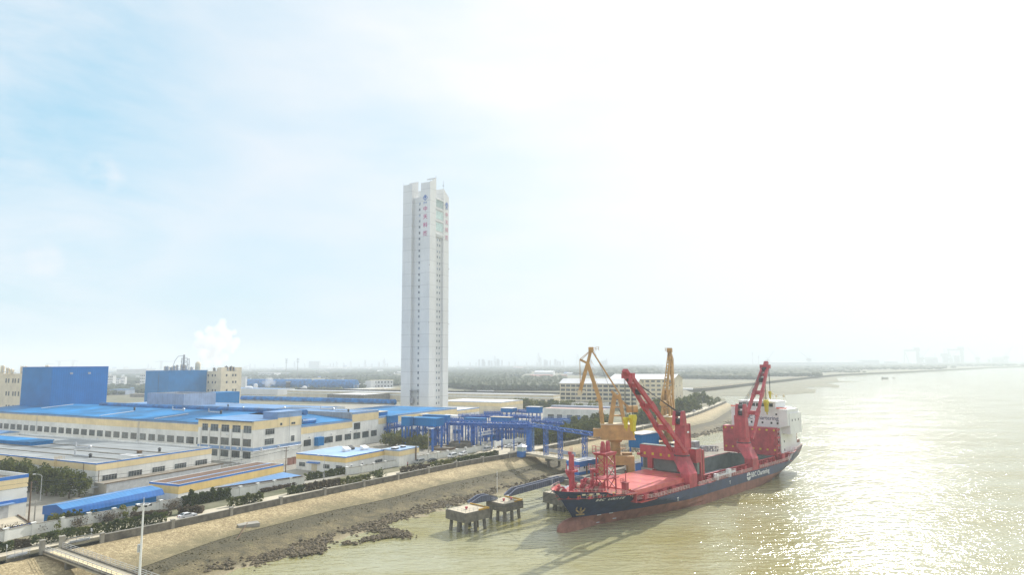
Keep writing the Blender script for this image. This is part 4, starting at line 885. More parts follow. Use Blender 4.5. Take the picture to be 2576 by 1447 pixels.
def emblem(s):
    b = MB(); n = 20
    b.cyl((0, .12*s, -.04), (0, .12*s, .05), .26*s, n=14)
    b.prism([(-.12*s, -.2*s), (.12*s, -.2*s), (.05*s, 0), (-.05*s, 0)], -.04, .05)
    pts = [(0, .62), (-.34, .36), (-.62, 0), (-.34, -.36), (0, -.62), (.34, -.36), (.62, 0), (.34, .36)]
    for i in range(8):
        if i in (0, 4): pass
        a_, c_ = pts[i], pts[(i+1) % 8]; b.bar((a_[0]*s, a_[1]*s, 0), (a_[0]*s+(c_[0]-a_[0])*s*.88, a_[1]*s+(c_[1]-a_[1])*s*.88, 0), .13*s if i not in (3, 4) else .2*s, .08)
    return b
def tower_sign(side, xpix, ysl):
    if side == 'L': rot = (pi/2, 0, -pi/2); pos = lambda z: (-.08, TW.pos('L', xpix, z), z); base = lambda t: TW.P
    else: rot = (pi/2, 0, 0); pos = lambda z: (TW.pos('R', xpix, z), -.08, z)
    for k, (v, body, sz, m) in enumerate(ysl):
        t = TW.pos(side, xpix, 130); w0 = TW.P + (TW.B if side == 'L' else TW.A)*t; z = shgt(w0, v)
        if body == 'logo': o = emblem(sz).build('company_emblem', m, TW.e)
        else: o = text_mesh('sign_character' if len(body) == 1 else 'sign_letters', body, sz, m, TW.e, .05, bold=.03 if len(body) == 1 else 0)
        o.location = pos(z); o.rotation_euler = rot
tower_sign('L', t1(508, 0)[0], [(t1(0, 385)[1], 'logo', 3.1, M_btext), (t1(0, 452)[1], 'ZTT', 1.8, M_btext), (t1(0, 530)[1], '中', 3.8, M_ltext), (t1(0, 628)[1], '天', 3.8, M_ltext), (t1(0, 733)[1], '科', 3.8, M_ltext), (t1(0, 837)[1], '技', 3.8, M_ltext)])
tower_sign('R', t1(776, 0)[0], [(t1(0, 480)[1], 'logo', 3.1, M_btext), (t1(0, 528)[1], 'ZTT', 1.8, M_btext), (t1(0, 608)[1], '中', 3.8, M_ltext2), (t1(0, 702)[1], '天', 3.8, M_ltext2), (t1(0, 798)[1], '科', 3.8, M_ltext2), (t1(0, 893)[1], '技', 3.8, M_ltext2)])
# ---------------------------------------------------------------- white building and long low ranges right of the tower
R1 = lowroof('annexe_hall', 'white and yellow end hall with a white roof just right of the tower', 'factory hall', None, 11, None, None, M_whiteroof, par=.3, LA=30, LB=26, P=H4.l2w(H4.LA+2, 3))
R1.e.location.z = 0; R1.h = 11
R1b = R1.band(10.3, 11, M_greyblue, 'blue_trim').band(8.2, 10.3, M_pale)
R1.row('R', 12, 16, 1, 3.4, 3, 5.5, 3)
R2 = lowroof('long_hall', 'long low cream hall with a flat white roof behind the trees, right of the tower', 'factory hall', c3(1780, 705), 9.5, c3(2052, 0)[0], c3(1000, 0)[0], M_whiteroof, M_cream, par=.2, bands=((9.0, 9.5, M_greyblue, 'blue_trim'), (6.2, 9.0, M_pale, 'painted_band')))
R2.LA = min(R2.LA, 120)
R3 = lowroof('long_hall', 'very long low white hall with dark loading bays, below the woods right of the tower', 'factory hall', c3(2432, 612), 9.5, c3(2520, 0)[0], c3(-900, 0)[0], M_whiteroof, M_cream, par=.1, bands=((8.9, 9.5, M_whiteroof, 'blue_trim'), (5.8, 7.0, M_white, 'painted_band')))
for x0, x1 in ((2360, 2412), (2275, 2332), (2192, 2250), (2110, 2168), (2030, 2085), (1950, 2005), (1870, 1925)): R3.winpx('L', [(c3(x0, 0)[0], c3(x1, 0)[0])], .5, 4.6, 3, '', fr=M_frame)
q = G(*c3(1640, 575), 10); 
R3.part('roof_cabin', M_galv, (lambda x, y: MB().box(x-4, x, y-5, y+14, 9.5, 11.5))((q-R3.P).dot(R3.A), (q-R3.P).dot(R3.B)))
MB().box(R3.LA*.93, R3.LA, 0, R3.LB, 9.5, 11.0).build('rear_parapet', M_dark, R3.e)
R4 = lowroof('workshop', 'low workshop with a faded pink roof and wide bays behind the blue settling tanks', 'workshop', at(*b1(910, 1240), 400), 8.5, b1(925, 0)[0], b1(60, 0)[0], M_pink, M_white, par=.1, P=G(*b1(912, 1262), 0), LA=18)
for x0, x1 in ((130, 215), (260, 330), (400, 475), (515, 590), (640, 700), (790, 890)): R4.winpx('L', [(b1(x0, 0)[0], b1(x1, 0)[0])], .4, 4.4, 4, 'transom')
MB().box(R4.LA*.75, R4.LA+1, 0, R4.LB, 8.5, 9.6).build('roof_monitor', M_greybox, R4.e)
R5 = lowroof('low_store', 'low grey-green flat building in front of the big dormitory', 'building', G(*b1(905, 1060), 6), 6, b1(930, 0)[0], b1(200, 0)[0], M_roofconc, M_white, par=.1, P=G(*b1(905, 1040), 3), LA=16)
# two dormitory blocks
D1 = Block('dormitory', 'nearer five storey beige dormitory block with a pale hipped roof', 'apartment block', None, 18, LA=16, LB=80, P=(0, 0, 0))
q = G(*b1(1375, 1000), 0); 
def place(B_, P, h, lx, LA): B_.P = Vector((P[0], P[1], 0)); B_.e.location = B_.P; B_.h = h; B_.LB = slen(B_.P+Vector((0, 0, h/2)), B_.B, lx); B_.LA = LA
q = at(*b1(1385, 900), 560); h = shgt(Vector((q.x, q.y, 0)), b1(1385, 718)[1]); place(D1, q, h, b1(300, 0)[0], 20); D1.walls(M_cream); D1.gable(4.2, M_whiteroof, 'B', .8)
nst = 5
xs = [318, 392, 465, 535, 613, 690, 765, 840, 920, 1000, 1060, 1150, 1230, 1315]
for st in range(nst):
    zc = h-2.0-st*(h-1.2)/5.4
    for x in xs:
        t = D1.pos('L', b1(x+24, 0)[0], zc)
        if 1 < t < D1.LB-1: D1.win('L', t, zc, 4.2, 2.1, 3, '', M_glass, M_frame, part=True)
b = MB()
for st in range(6): z = h-.4-st*(h-1.2)/5.4; b.box(-.12, 0, 0, D1.LB, z-.25, z)
D1.part('floor_band', M_cream, b)
D2 = Block('dormitory', 'farther five storey beige dormitory block with a bright roof, behind the yellow crane', 'apartment block', None, 18, LA=16, LB=80, P=(0, 0, 0))
q = at(*b1(1905, 900), 620); h2 = shgt(Vector((q.x, q.y, 0)), b1(1905, 650)[1]); place(D2, q, h2, b1(1000, 0)[0], 26); D2.LA = slen(D2.P+Vector((0, 0, 10)), D2.A, b1(2035, 0)[0]); D2.walls(M_cream); D2.gable(4.5, M_whiteroof, 'B', .8)
for st in range(nst):
    zc = h2-2.0-st*(h2-1.2)/5.4
    for k in range(11): 
        t = 3+k*5.6
        if t < 66: D2.win('L', t, zc, 3.6, 2.0, 3, '', M_glass, M_frame)
for st in (1, 3): D2.win('R', D2.LA*.3, h2-2-st*5, 2.0, 1.6, 2, ''); D2.win('R', D2.LA*.7, h2-2-st*5, 2.0, 1.6, 2, '')

# roof furniture on the halls
rf = random.Random(31)
for (B_, zr_, spots) in ((H5, 13.9, [(8, 6), (14, 14), (6, 30), (20, 44), (12, 60), (30, 20), (34, 75)]), (H1, 17.0, [(22, 14), (26, 48), (20, 80)]), (W1, 8.7, [(10, 20), (24, 44), (30, 12)]), (H3, 16.1, [(6, 8), (12, 24)])):
    for k, (x, y) in enumerate(spots):
        if x > B_.LA-1: continue
        o = MB().cyl((0, 0, -.2), (0, 0, 1.0), .45, n=10).cyl((0, 0, 1.0), (0, 0, 1.5), .75, .3, n=10).build('roof_ventilator', M_galv if k % 2 else M_dark, B_.e); o.location = (x, y, zr_)
    b = MB()
    for k in range(2): x, y = spots[k]; b = MB(); b.cyl((x, y, zr_+.5), (x, y+9, zr_+.5), .3, n=8); b.cyl((x, y+9, zr_+.5), (x, y+9, zr_+2.2), .3, n=8); b.build('roof_duct', M_galv, B_.e)
for k, (u, v) in enumerate(((1262, 190), (1312, 178))):
    P = G(*c5(u, v), 0); e = empty('storage_cabinet', P, radians(CA), ('left' if k == 0 else 'right')+' one of two red cabinets in the gap by the guard building', 'cabinet'); MB().box(0, 1.6, 0, 1.4, 0, 2.6).build('casing', M_farred, e); MB().box(-.1, 1.7, -.1, 1.5, 2.6, 2.72).build('lid', M_wood, e)

for B_, side, lst, zc in ((H1, 'L', (12, 31, 44, 58, 76), 4.6), (OF, 'L', (9, 17), 5.9), (OF, 'R', (4, 13), 5.6), (H3, 'R', (3, 12), 7.2), (GB, 'R', (3, 9), 2.6), (H2, 'R', (6, 20, 33), 7.4)):
    for t in lst:
        if t < (B_.LA if side == 'R' else B_.LB): ac_unit(B_.e, (t, -.08, zc) if side == 'R' else (-.08, t, zc), 0 if side == 'R' else -pi/2)
# ================================================================ vegetation
def leaf_quad(mb, c, s, rnd):
    a = Vector((rnd.gauss(0, 1), rnd.gauss(0, 1), rnd.gauss(0, .7))).normalized(); b = a.orthogonal().normalized(); b.rotate(Matrix.Rotation(rnd.random()*6.28, 3, a)); w = a.cross(b)
    mb.add([c-b*s-w*s*.6, c+b*s-w*s*.5, c+b*s*.7+w*s*.6, c-b*s*.8+w*s*.5], [(0, 1, 2, 3)])
def crown_mesh(seed, h, r, n, leaf, z0=.3, clumps=14):
    rnd = random.Random(seed); mb = MB(); cl = []
    for i in range(clumps):
        a = rnd.random()*6.28; t = rnd.random(); zz = h*(z0+(1-z0)*t); rr = r*(.35+.65*sin(pi*min(1, max(.08, (t*.85+.12)))))*rnd.uniform(.35, 1)
        cl.append((Vector((cos(a)*rr, sin(a)*rr, zz*.94)), r*rnd.uniform(.28, .48)))
    for i in range(n):
        c, cr = cl[rnd.randrange(len(cl))]; d = Vector((rnd.gauss(0, 1), rnd.gauss(0, 1), rnd.gauss(0, .8))).normalized()*cr*rnd.uniform(.55, 1.08)
        leaf_quad(mb, c+d, leaf*rnd.uniform(.6, 1.3), rnd)
    return mb
def tree_proto(name, seed, h, r, n, leaf, m, z0=.3, clumps=14, trunk=True):
    rnd = random.Random(seed+50); e = empty(name, (0, 0, 0)); crown_mesh(seed, h, r, n, leaf, z0, clumps).build('crown', m, e)
    b = MB(); b.cyl((0, 0, 0), (rnd.uniform(-.1, .1), 0, h*.35), h*.03, h*.02, 7); b.cyl((0, 0, h*.35), (0, 0, h*.8), h*.02, h*.006, 6)
    for k in range(6): a = k*1.05+rnd.random(); z = h*rnd.uniform(.25, .55); b.cyl((0, 0, z), (cos(a)*r*.6, sin(a)*r*.6, z+h*.22), h*.011, h*.003, 5)
    b.build('trunk', M_bark, e); return e
PROTO = {}
def proto(kind):
    if kind in PROTO: return PROTO[kind]
    k, v = kind
    spec = {'big': ('broadleaf_tree', 10+v, 8, 3.5, 1500, .26, M_leaf, .22, 20), 'yard': ('broadleaf_tree', 20+v, 6, 2.8, 520, .32, M_leaf if v % 2 else M_leaf2, .15, 14),
            'dark': ('broadleaf_tree', 30+v, 7, 3.2, 520, .36, M_leaf, .12, 14), 'cypress': ('conifer_tree', 40+v, 3.2, .8, 260, .16, M_leafd, .05, 9),
            'shrub': ('shrub', 50+v, 2.0, 1.5, 300, .16, M_leafd, .05, 9), 'brown': ('bare_shrub', 60+v, 2.0, 1.9, 340, .12, M_leafb, .05, 9), 'bush': ('shrub', 70+v, 1.8, 1.2, 240, .16, M_leaf2, .05, 8)}[k]
    e = tree_proto(*spec[:8], clumps=spec[8]); PROTO[kind] = [e, False, spec]; return PROTO[kind]
def plant_tree(kind, P, h, label, cat, group, rnd, wide=1.0):
    v = rnd.randrange(3); rec = proto((kind, v)); s = h/rec[2][2]
    if not rec[1]: o = rec[0]; rec[1] = True
    else: o = copy_tree(rec[0])
    o.location = (P[0], P[1], P[2] if len(P) > 2 else 0); o.rotation_euler = (0, 0, rnd.random()*6.28); o.scale = (s*wide, s*wide, s)
    tag(o, label, cat, group); return o
vr = random.Random(11)
def trees(kind, lst, label, group, cat='tree', z=0.0, wide=1.0):
    for x, y, h in lst: plant_tree(kind, G(x, y, z), h*vr.uniform(.92, 1.08), label, cat, group, vr, wide)
def thicket(kind, x0, x1, y0, y1, n, h, label, group, cat='tree'):
    for i in range(n):
        f = (i+.5)/n; x = x0+(x1-x0)*f+vr.uniform(-1, 1)*(x1-x0)/n*.5; y = y0+(y1-y0)*f+vr.uniform(-2.5, 2.5); plant_tree(kind, G(x, y, 0), h*vr.uniform(.75, 1.2), label, cat, group, vr)
trees('big', [(*c4(x, y), h) for x, y, h in ((905, 560, 7.6), (790, 575, 8.2), (640, 540, 8.4), (530, 545, 9), (430, 520, 9.2), (330, 500, 9), (230, 470, 9), (130, 450, 9), (30, 430, 9), (-70, 420, 9))], 'evergreen tree in the row before the nearest warehouse, at the left', 'trees before the grey roofed warehouse')
thicket('yard', *[c6(275, 0)[0], c6(760, 0)[0]], c6(0, 255)[1], c6(0, 290)[1], 12, 6.0, 'green tree in the thicket behind the guard building', 'trees behind the guard building')
thicket('yard', *[c6(300, 0)[0], c6(700, 0)[0]], c6(0, 210)[1], c6(0, 235)[1], 9, 6.0, 'green tree in the thicket behind the guard building', 'trees behind the guard building')
trees('yard', [(*c6(735, 300), 7.5)], 'light green tree standing by the end of the guard building wing', None)
TL = 'tree of the yellowish row between the long white halls and the blue sheds'; TG = 'trees between the white halls and the conveyors'
thicket('yard', c3(1600, 0)[0], c3(1760, 0)[0], c3(0, 835)[1], c3(0, 830)[1], 5, 6.5, TL, TG)
thicket('yard', c3(1880, 0)[0], c3(2200, 0)[0], c3(0, 795)[1], c3(0, 790)[1], 9, 9, TL, TG)
thicket('yard', c3(2220, 0)[0], c3(2570, 0)[0], c3(0, 780)[1], c3(0, 790)[1], 9, 7, TL, TG)
thicket('yard', r2(1400, 0)[0], r2(2460, 0)[0], r2(0, 330)[1], r2(0, 330)[1], 12, 7.5, TL, TG)
thicket('dark', c3(1270, 0)[0], c3(1400, 0)[0], c3(0, 648)[1], c3(0, 650)[1], 4, 7, 'small dark tree on the roof line between the two long halls', 'trees between the two long halls')
DL = 'dark bushy tree on the strip behind the flood wall, beyond the jetty approach'; DG = 'trees behind the flood wall past the jetty'
thicket('dark', r2(970, 0)[0], r2(1300, 0)[0], r2(0, 1075)[1], r2(0, 1045)[1], 9, 6.5, DL, DG)
thicket('dark', r2(1010, 0)[0], r2(1300, 0)[0], r2(0, 990)[1], r2(0, 960)[1], 7, 6.5, DL, DG)
thicket('dark', r2(1360, 0)[0], r2(2450, 0)[0], r2(0, 1035)[1], r2(0, 860)[1], 22, 6.5, DL, DG)
thicket('dark', r2(1360, 0)[0], r2(2450, 0)[0], r2(0, 960)[1], r2(0, 800)[1], 18, 6.5, DL, DG)
thicket('dark', b1(500, 0)[0], b1(960, 0)[0], b1(0, 1395)[1], b1(0, 1330)[1], 14, 8, DL, DG)
CL = 'tree on the green point by the bend of the levee, right of the dormitories'; CG = 'trees on the point by the levee bend'
thicket('dark', b1(1330, 0)[0], b1(1780, 0)[0], b1(0, 1290)[1], b1(0, 1240)[1], 12, 9, CL, CG)
thicket('dark', b1(1500, 0)[0], b1(2170, 0)[0], b1(0, 1180)[1], b1(0, 1100)[1], 15, 10, CL, CG)
thicket('dark', b3(140, 0)[0], b3(450, 0)[0], b3(0, 960)[1], b3(0, 880)[1], 10, 8, CL, CG)
thicket('dark', b3(240, 0)[0], b3(560, 0)[0], b3(0, 830)[1], b3(0, 790)[1], 10, 9, CL, CG)
trees('dark', [(*b3(590, 848), 9), (*b3(650, 828), 6), (*b3(695, 805), 5), (*b3(730, 790), 5), (*b3(550, 800), 8)], CL, CG)
def hedge(p0, p1, h, w, m, label, group=None, seed=0, lump=.25, dens=52, leaf=.26, name='hedge'):
    a, b_ = G(*p0, 0), G(*p1, 0); d = b_-a; L = d.length; rnd = random.Random(seed or int(p0[0]*7)); u = d.normalized(); n = Vector((u.y, -u.x, 0)); mb = MB()
    for i in range(int(L*h*w*dens)):
        t = rnd.random()*L; k = 1+lump*noise.noise(Vector((t*.9+p0[0], 0, 0)))*2; side = rnd.choice((0, 0, 1, 2))
        y = rnd.uniform(-.5, .5)*w; z = rnd.uniform(.02, 1)*h*k
        if side == 0: z = h*k*rnd.uniform(.88, 1.05)
        elif side == 1: y = w*.5*k
        leaf_quad(mb, u*t+n*y+Vector((0, 0, z)), leaf*rnd.uniform(.6, 1.3), rnd)
    
    o = mb.build(name, m); o.location = a; return tag(o, label, 'hedge', group)
HG = 'hedges along the river road'
def HB(f, x0, y0, x1, y1, h, w, m, label, **k): hedge(f(x0, y0), f(x1, y1), h, w, m, label, HG, **k)
HB(c4, 1170, 975, 1900, 835, 2.2, 1.2, M_leafd, 'tall dark green clipped conifer hedge left of the white car')
HB(c4, 860, 1020, 1160, 960, 1.8, 1.1, M_leaf, 'ragged lower green hedge at the left end of the dark conifer hedge')
HB(c4, -40, 1205, 140, 1165, 1.8, 1.2, M_leafd, 'short dark hedge at the left edge near the river gate')
HB(c4, 140, 1160, 345, 1115, 1.5, 1.5, M_leafb, 'brownish bare hedge beside the dark hedge at the left edge')
HB(c4, 1500, 800, 1970, 760, 1.3, 1.6, M_leafb, 'brownish bare hedge strip behind the dark conifer hedge')
HB(c4, 2050, 750, 2330, 735, 1.6, 2.0, M_leafb, 'bare brown bushes right behind the white car')
HB(c5, 30, 675, 570, 570, 2.9, 1.4, M_leafd, 'tallest dark conifer hedge against the yellow shed, with ragged tops', lump=.4)
HB(c5, 630, 660, 950, 600, 2.2, 1.1, M_leaf, 'short dense green hedge in the middle of the road side, before the blue sign')
HB(c5, 545, 672, 610, 658, 2.4, 1.0, M_leaf, 'narrow clump of hedge with a gap, left of the short dense green hedge')
HB(c5, 590, 545, 940, 490, 1.0, 1.6, M_leafb, 'low brown undergrowth below the white wall sign')
HB(c5, 940, 505, 1400, 400, .9, 1.6, M_leafb, 'low dry undergrowth along the white wall, right of the sign')
HB(c5, 1225, 530, 1420, 495, 1.9, 1.3, M_leafd, 'dark rounded hedge at the left end of the bare brown hedge')
HB(c5, 1425, 495, 1830, 415, 1.9, 1.6, M_leafb, 'long bare brown hedge along the flood wall')
HB(c5, 1830, 420, 2180, 355, 1.7, 1.1, M_leaf2, 'light green clipped hedge along the flood wall, right of the bare hedge')
HB(c5, 1435, 370, 1625, 335, 2.0, 1.2, M_leaf, 'green hedge in front of the guard building door')
HB(c5, 1660, 330, 1890, 290, 1.9, 1.3, M_leaf, 'green hedge before the right windows of the guard building')
HB(c5, 1915, 290, 2230, 240, 1.4, 1.3, M_leafd, 'dark low hedge along the white wall beside the guard building')
HB(c6, 465, 560, 795, 510, 1.5, 1.4, M_leafb, 'dull brown clipped hedge beside the person in red')
HB(c6, 805, 500, 1085, 450, 1.6, 1.2, M_leaf2, 'light green hedge in front of the black car')
HB(c6, 1090, 450, 1560, 360, 1.6, 1.4, M_leafd, 'long dark green hedge in front of the parked white cars')
HB(c6, 425, 470, 930, 375, 1.5, 1.2, M_leaf, 'green hedge between the white wall and the parked vans')
HB(c6, 1125, 345, 1440, 285, 1.5, 1.2, M_leaf, 'green hedge between the white wall and the grey van')
HB(c6, 0, 540, 100, 520, 1.5, 1.4, M_leafd, 'small dark hedge under the white wall, left of the person in red')
trees('shrub', [(*c5(2225, 345), 2.6), (*c5(2290, 335), 2.6)], 'dark rounded shrub, one of the pair standing alone on the road edge', 'pair of lone shrubs')
trees('shrub', [(*c4(x, y), 2.4) for x, y in ((420, 1110), (560, 1085), (655, 1065), (765, 1045), (810, 1030))], 'lone green shrub on the verge near the river gate', 'lone shrubs near the gate')
trees('cypress', [(*c4(x, y), h) for x, y, h in ((740, 905, 4.2), (790, 898, 4.2), (835, 890, 4.2), (885, 880, 4.0), (1035, 858, 3.2), (1095, 840, 3.4), (1380, 790, 2.6), (905, 884, 3.8))], 'dark pointed conifer against the white wall below the blue shed', 'conifers below the blue roofed shed')
trees('bush', [(*c4(1440, 795), 3.0), (*c4(650, 920), 3.6), (*c4(610, 915), 3.2)], 'yellowish green bush against the white wall below the blue shed', 'bushes below the blue roofed shed')
trees('brown', [(*c4(x, y), 2.4) for x, y in ((920, 900), (1190, 845), (1290, 830), (1935, 700), (2040, 690), (20, 1010), (140, 990), (250, 980), (500, 950))], 'bare brown shrub creeping along the white wall', 'bare shrubs by the white wall')
# ================================================================ vehicles and people
def car_proto(kind, paint):
    e = empty('parked_car', (0, 0, 0)); L, Wd = (4.6, 1.8) if kind == 'car' else (4.9, 1.85)
    if kind == 'car': prof = [(-2.3, .35), (2.3, .35), (2.3, .75), (2.1, .9), (1.1, 1.0), (-1.6, 1.05), (-2.2, 1.0), (-2.3, .7)]; cab = [(1.05, 1.0), (.35, 1.42), (-.95, 1.45), (-1.7, 1.05)]
    elif kind == 'suv': prof = [(-2.3, .4), (2.3, .4), (2.32, .85), (2.1, 1.05), (1.2, 1.12), (-2.2, 1.15), (-2.32, .8)]; cab = [(1.15, 1.12), (.5, 1.68), (-1.95, 1.72), (-2.25, 1.15)]
    else: prof = [(-2.4, .4), (2.4, .4), (2.45, .8), (2.2, 1.05), (1.7, 1.15), (-2.4, 1.15)]; cab = [(1.65, 1.12), (.95, 1.85), (-2.2, 1.92), (-2.42, 1.12)]
    b = MB(); b.xz(prof, -Wd/2, Wd/2)
    c = [(x, z) for x, z in cab]; n = len(c); i_ = .17
    vs = [(x, (-Wd/2+.03 if z < 1.2 else -Wd/2+i_), z) for x, z in c]+[(x, (Wd/2-.03 if z < 1.2 else Wd/2-i_), z) for x, z in c]
    b.add(vs, [(3, 2, 1, 0), (4, 5, 6, 7), (0, 1, 5, 4), (1, 2, 6, 5), (2, 3, 7, 6)]); b.build('body', paint, e)
    g = MB(); s = .86
    def sc_(p, q, t): return (p[0]+(q[0]-p[0])*t, p[1]+(q[1]-p[1])*t, p[2]+(q[2]-p[2])*t)
    cen = Vector((sum(x for x, z in c)/4, 0, sum(z for x, z in c)/4))
    for quad, off in (((0, 1, 2, 3), (0, -.02, 0)), ((7, 6, 5, 4), (0, .02, 0)), ((0, 4, 5, 1), (.02, 0, .012)), ((2, 6, 7, 3), (-.02, 0, .012))):
        q = [Vector(vs[k]) for k in quad]; m_ = sum(q, Vector())/4; g.add([m_+(p-m_)*s+Vector(off) for p in q], [(0, 1, 2, 3)])
    g.build('side_glass', M_glass, e)
    for x in (-L*.29, L*.30):
        for y in (-Wd/2+.1, Wd/2-.1):
            w = MB().cyl((0, -.11, 0), (0, .11, 0), .33, n=14).build('wheel', M_black, e); w.location = (x, y, .33); MB().cyl((0, -.125, 0), (0, .125, 0), .19, n=10).build('rim', M_galv, w)
    for y in (-.62, .62):
        MB().box(L/2-.12, L/2+.01, y-.2, y+.2, .66, .8).build('headlight', M_shipwhite, e); MB().box(-L/2-.01, -L/2+.1, y-.2, y+.2, .75, .95).build('tail_light', M_red, e)
    return e
CARP = {}
def car(kind, paint, px, label, rot):
    k = (kind, paint.name)
    if k not in CARP: CARP[k] = car_proto(kind, paint); o = CARP[k]
    else: o = copy_tree(CARP[k])
    P = G(*px, 0); o.location = (P.x, P.y, .02); o.rotation_euler = (0, 0, radians(rot)); tag(o, label, 'car', 'cars parked along the river road')
RA = 90-36
car('car', M_carw, c4(2145, 800), 'white sedan alone by the flood wall, low at the left', RA)
car('van', M_cars, c6(678, 460), 'silver grey van, leftmost of the cars by the guard building', RA+180)
car('car', M_cark, c6(822, 440), 'black sedan between the silver van and the white van', RA+180)
car('van', M_carw, c6(1050, 392), 'white van next to the black sedan', RA+180)
car('suv', M_carw, c6(1170, 368), 'white off-road car just right of the white van', RA+185)
car('van', M_cars, c6(1440, 318), 'grey beige van by the lamp post, near the long dark hedge', RA+180)
car('car', M_carw, c6(1685, 280), 'white sedan parked nearest the motorcycles', RA+150)
car('suv', M_carw, c6(1735, 262), 'white car half hidden behind the white sedan', RA+150)
car('car', M_cark, c6(1790, 252), 'black car between two white ones by the tall white wall', RA+150)
car('car', M_carw, c6(1868, 250), 'white car parked closest to the big blue column', RA+150)
car('van', M_carw, b3(385, 930), 'white van on the far levee road by the bend', 62)
car('suv', M_carw, b3(487, 888), 'white car farther along the levee road, beyond the white van', 62)
for k, (u, v) in enumerate(((1565, 285), (1590, 280), (1615, 276), (1640, 272), (1660, 268))):
    P = G(*c6(u, v), 0); e = empty('motorcycle', P, radians(RA+80), 'dark motorcycle in the row along the tall white wall', 'motorcycle', 'motorcycles by the white wall')
    b = MB(); b.bar((-.5, 0, .55), (.45, 0, .62), .3, .35); b.bar((.45, 0, .6), (.62, 0, 1.05), .12); b.bar((.62, -.35, 1.05), (.62, .35, 1.05), .08); b.box(-.7, .1, -.14, .14, .72, .85); b.build('body', M_wood, e)
    for x in (-.65, .68): MB().cyl((x, -.06, .3), (x, .06, .3), .3, n=10).build('wheel', M_black, e)
def person(px, label, mt):
    P = G(*px, 0); vs = [(0, 0, .95), (0, 0, 1.2), (0, 0, 1.42), (0, 0, 1.55), (.02, 0, 1.68), (.02, .2, 1.38), (.12, .26, 1.1), (.3, .24, .92), (0, -.2, 1.38), (-.12, -.27, 1.1), (-.02, -.28, .85), (.02, .1, .88), (.25, .11, .48), (.22, .11, .06), (.36, .11, .04), (-.02, -.1, .88), (-.1, -.11, .48), (-.38, -.11, .1), (-.26, -.11, .03)]
    es = [(0, 1), (1, 2), (2, 3), (3, 4), (2, 5), (5, 6), (6, 7), (2, 8), (8, 9), (9, 10), (0, 11), (11, 12), (12, 13), (13, 14), (0, 15), (15, 16), (16, 17), (17, 18)]
    rs = [.16, .15, .17, .06, .11, .07, .05, .035, .07, .05, .035, .1, .075, .05, .04, .1, .075, .05, .04]
    me = bpy.data.meshes.new('person'); me.from_pydata(vs, es, []); o = bpy.data.objects.new('person', me); COL.objects.link(o); me.materials.append(mt[0]); me.materials.append(mt[1])
    sk = o.modifiers.new('skin', 'SKIN'); sv = me.skin_vertices[0].data
    for i, r in enumerate(rs): sv[i].radius = (r, r)
    sv[0].use_root = True; o.modifiers.new('sub', 'SUBSURF').levels = 1
    o.location = P; o.rotation_euler = (0, 0, radians(RA)); tag(o, label, 'person')
    MB().cyl((.02, 0, 1.66), (.02, 0, 1.8), .11, .08, n=8).build('hair', M_black, o)
    MB().box(-.18, .16, -.2, .2, .1, .9).build('trousers', M_dark, o)
    return o
person(c6(547, 492), 'person in a red jacket walking along the river road', (M_red, M_dark))
# ================================================================ posts, lamps, signs on the land side
def lamp_post(px, top, label, arm=1.8, cat='street lamp', az=200):
    P = G(*px, 0); h = shgt(P, top); e = empty('street_lamp', P, radians(az), label, cat); MB().cyl((0, 0, 0), (0, 0, h-.8), .11, .07, n=8).build('pole', M_galv, e)
    b = MB(); pr = None
    for k in range(6): a = k/5*pi/2; q = (arm*(1-cos(a)), 0, h-.8+.8*sin(a)); 
    pts = [(arm*(1-cos(k/5*pi/2)), 0, h-.8+.8*sin(k/5*pi/2)) for k in range(6)]
    for a, c in zip(pts, pts[1:]): b.cyl(a, c, .05, n=6)
    b.build('arm', M_galv, e); MB().box(arm-.1, arm+.6, -.14, .14, h-.06, h+.1).build('lamp_head', M_shipwhite, e); return e
lamp_post(c6(1400, 330), c6(0, 150)[1], 'pale curved street lamp among the parked cars')
lamp_post(c5(1655, 370), c5(0, 70)[1], 'pale curved street lamp in front of the guard building')
lamp_post(c4(460, 600), c4(0, 290)[1], 'street lamp under the trees by the left warehouse')
def pole(px, top, label, r=.16, m=None, cross=0, z=0, name='utility_pole', cat='utility pole'):
    P = G(*px, z); h = shgt(Vector((P.x, P.y, 0)), top)-z; e = empty(name, P, radians(54), label, cat); MB().cyl((0, 0, 0), (0, 0, h), r, r*.7, n=8).build('pole', m or M_wood, e)
    for k in range(cross): b = MB(); b.bar((-.9, 0, h-.4-k*1.1), (.9, 0, h-.4-k*1.1), .12); [b.cyl((x, 0, h-.4-k*1.1), (x, 0, h-.1-k*1.1), .07, n=6) for x in (-.8, 0, .8)]; b.build('crossarm', M_dark, e)
    e['h'] = h; return e
up1 = pole(c4(325, 845), c4(0, 380)[1], 'rusty brown utility pole with crossarms at the left, beside the bare concrete post', .22, cross=3)
pole(c4(390, 855), c4(0, 590)[1], 'short bare concrete post beside the rusty utility pole', .18, M_concrete, name='concrete_post', cat='post')
up2 = pole(c5(1213, 318), c2(0, 1265)[1], 'wooden utility pole standing at the end of the pale blue lean-to roof', .17, cross=2)
pole(c3(868, 1340), c3(0, 1040)[1], 'grey concrete pole in front of the blue conveyor sheds', .22, M_concrete)
pole(r2(795, 920), r2(0, 700)[1], 'rusty topped concrete pole left of the big blue column', .22, M_concrete)
pole(r2(345, 1000), r2(0, 700)[1], 'thin white pole under the conveyor, right of the banner', .1, M_galv)
pole(c3(1487, 1250), c3(0, 985)[1], 'white pole at the left end of the blue and white banner', .1, M_galv)
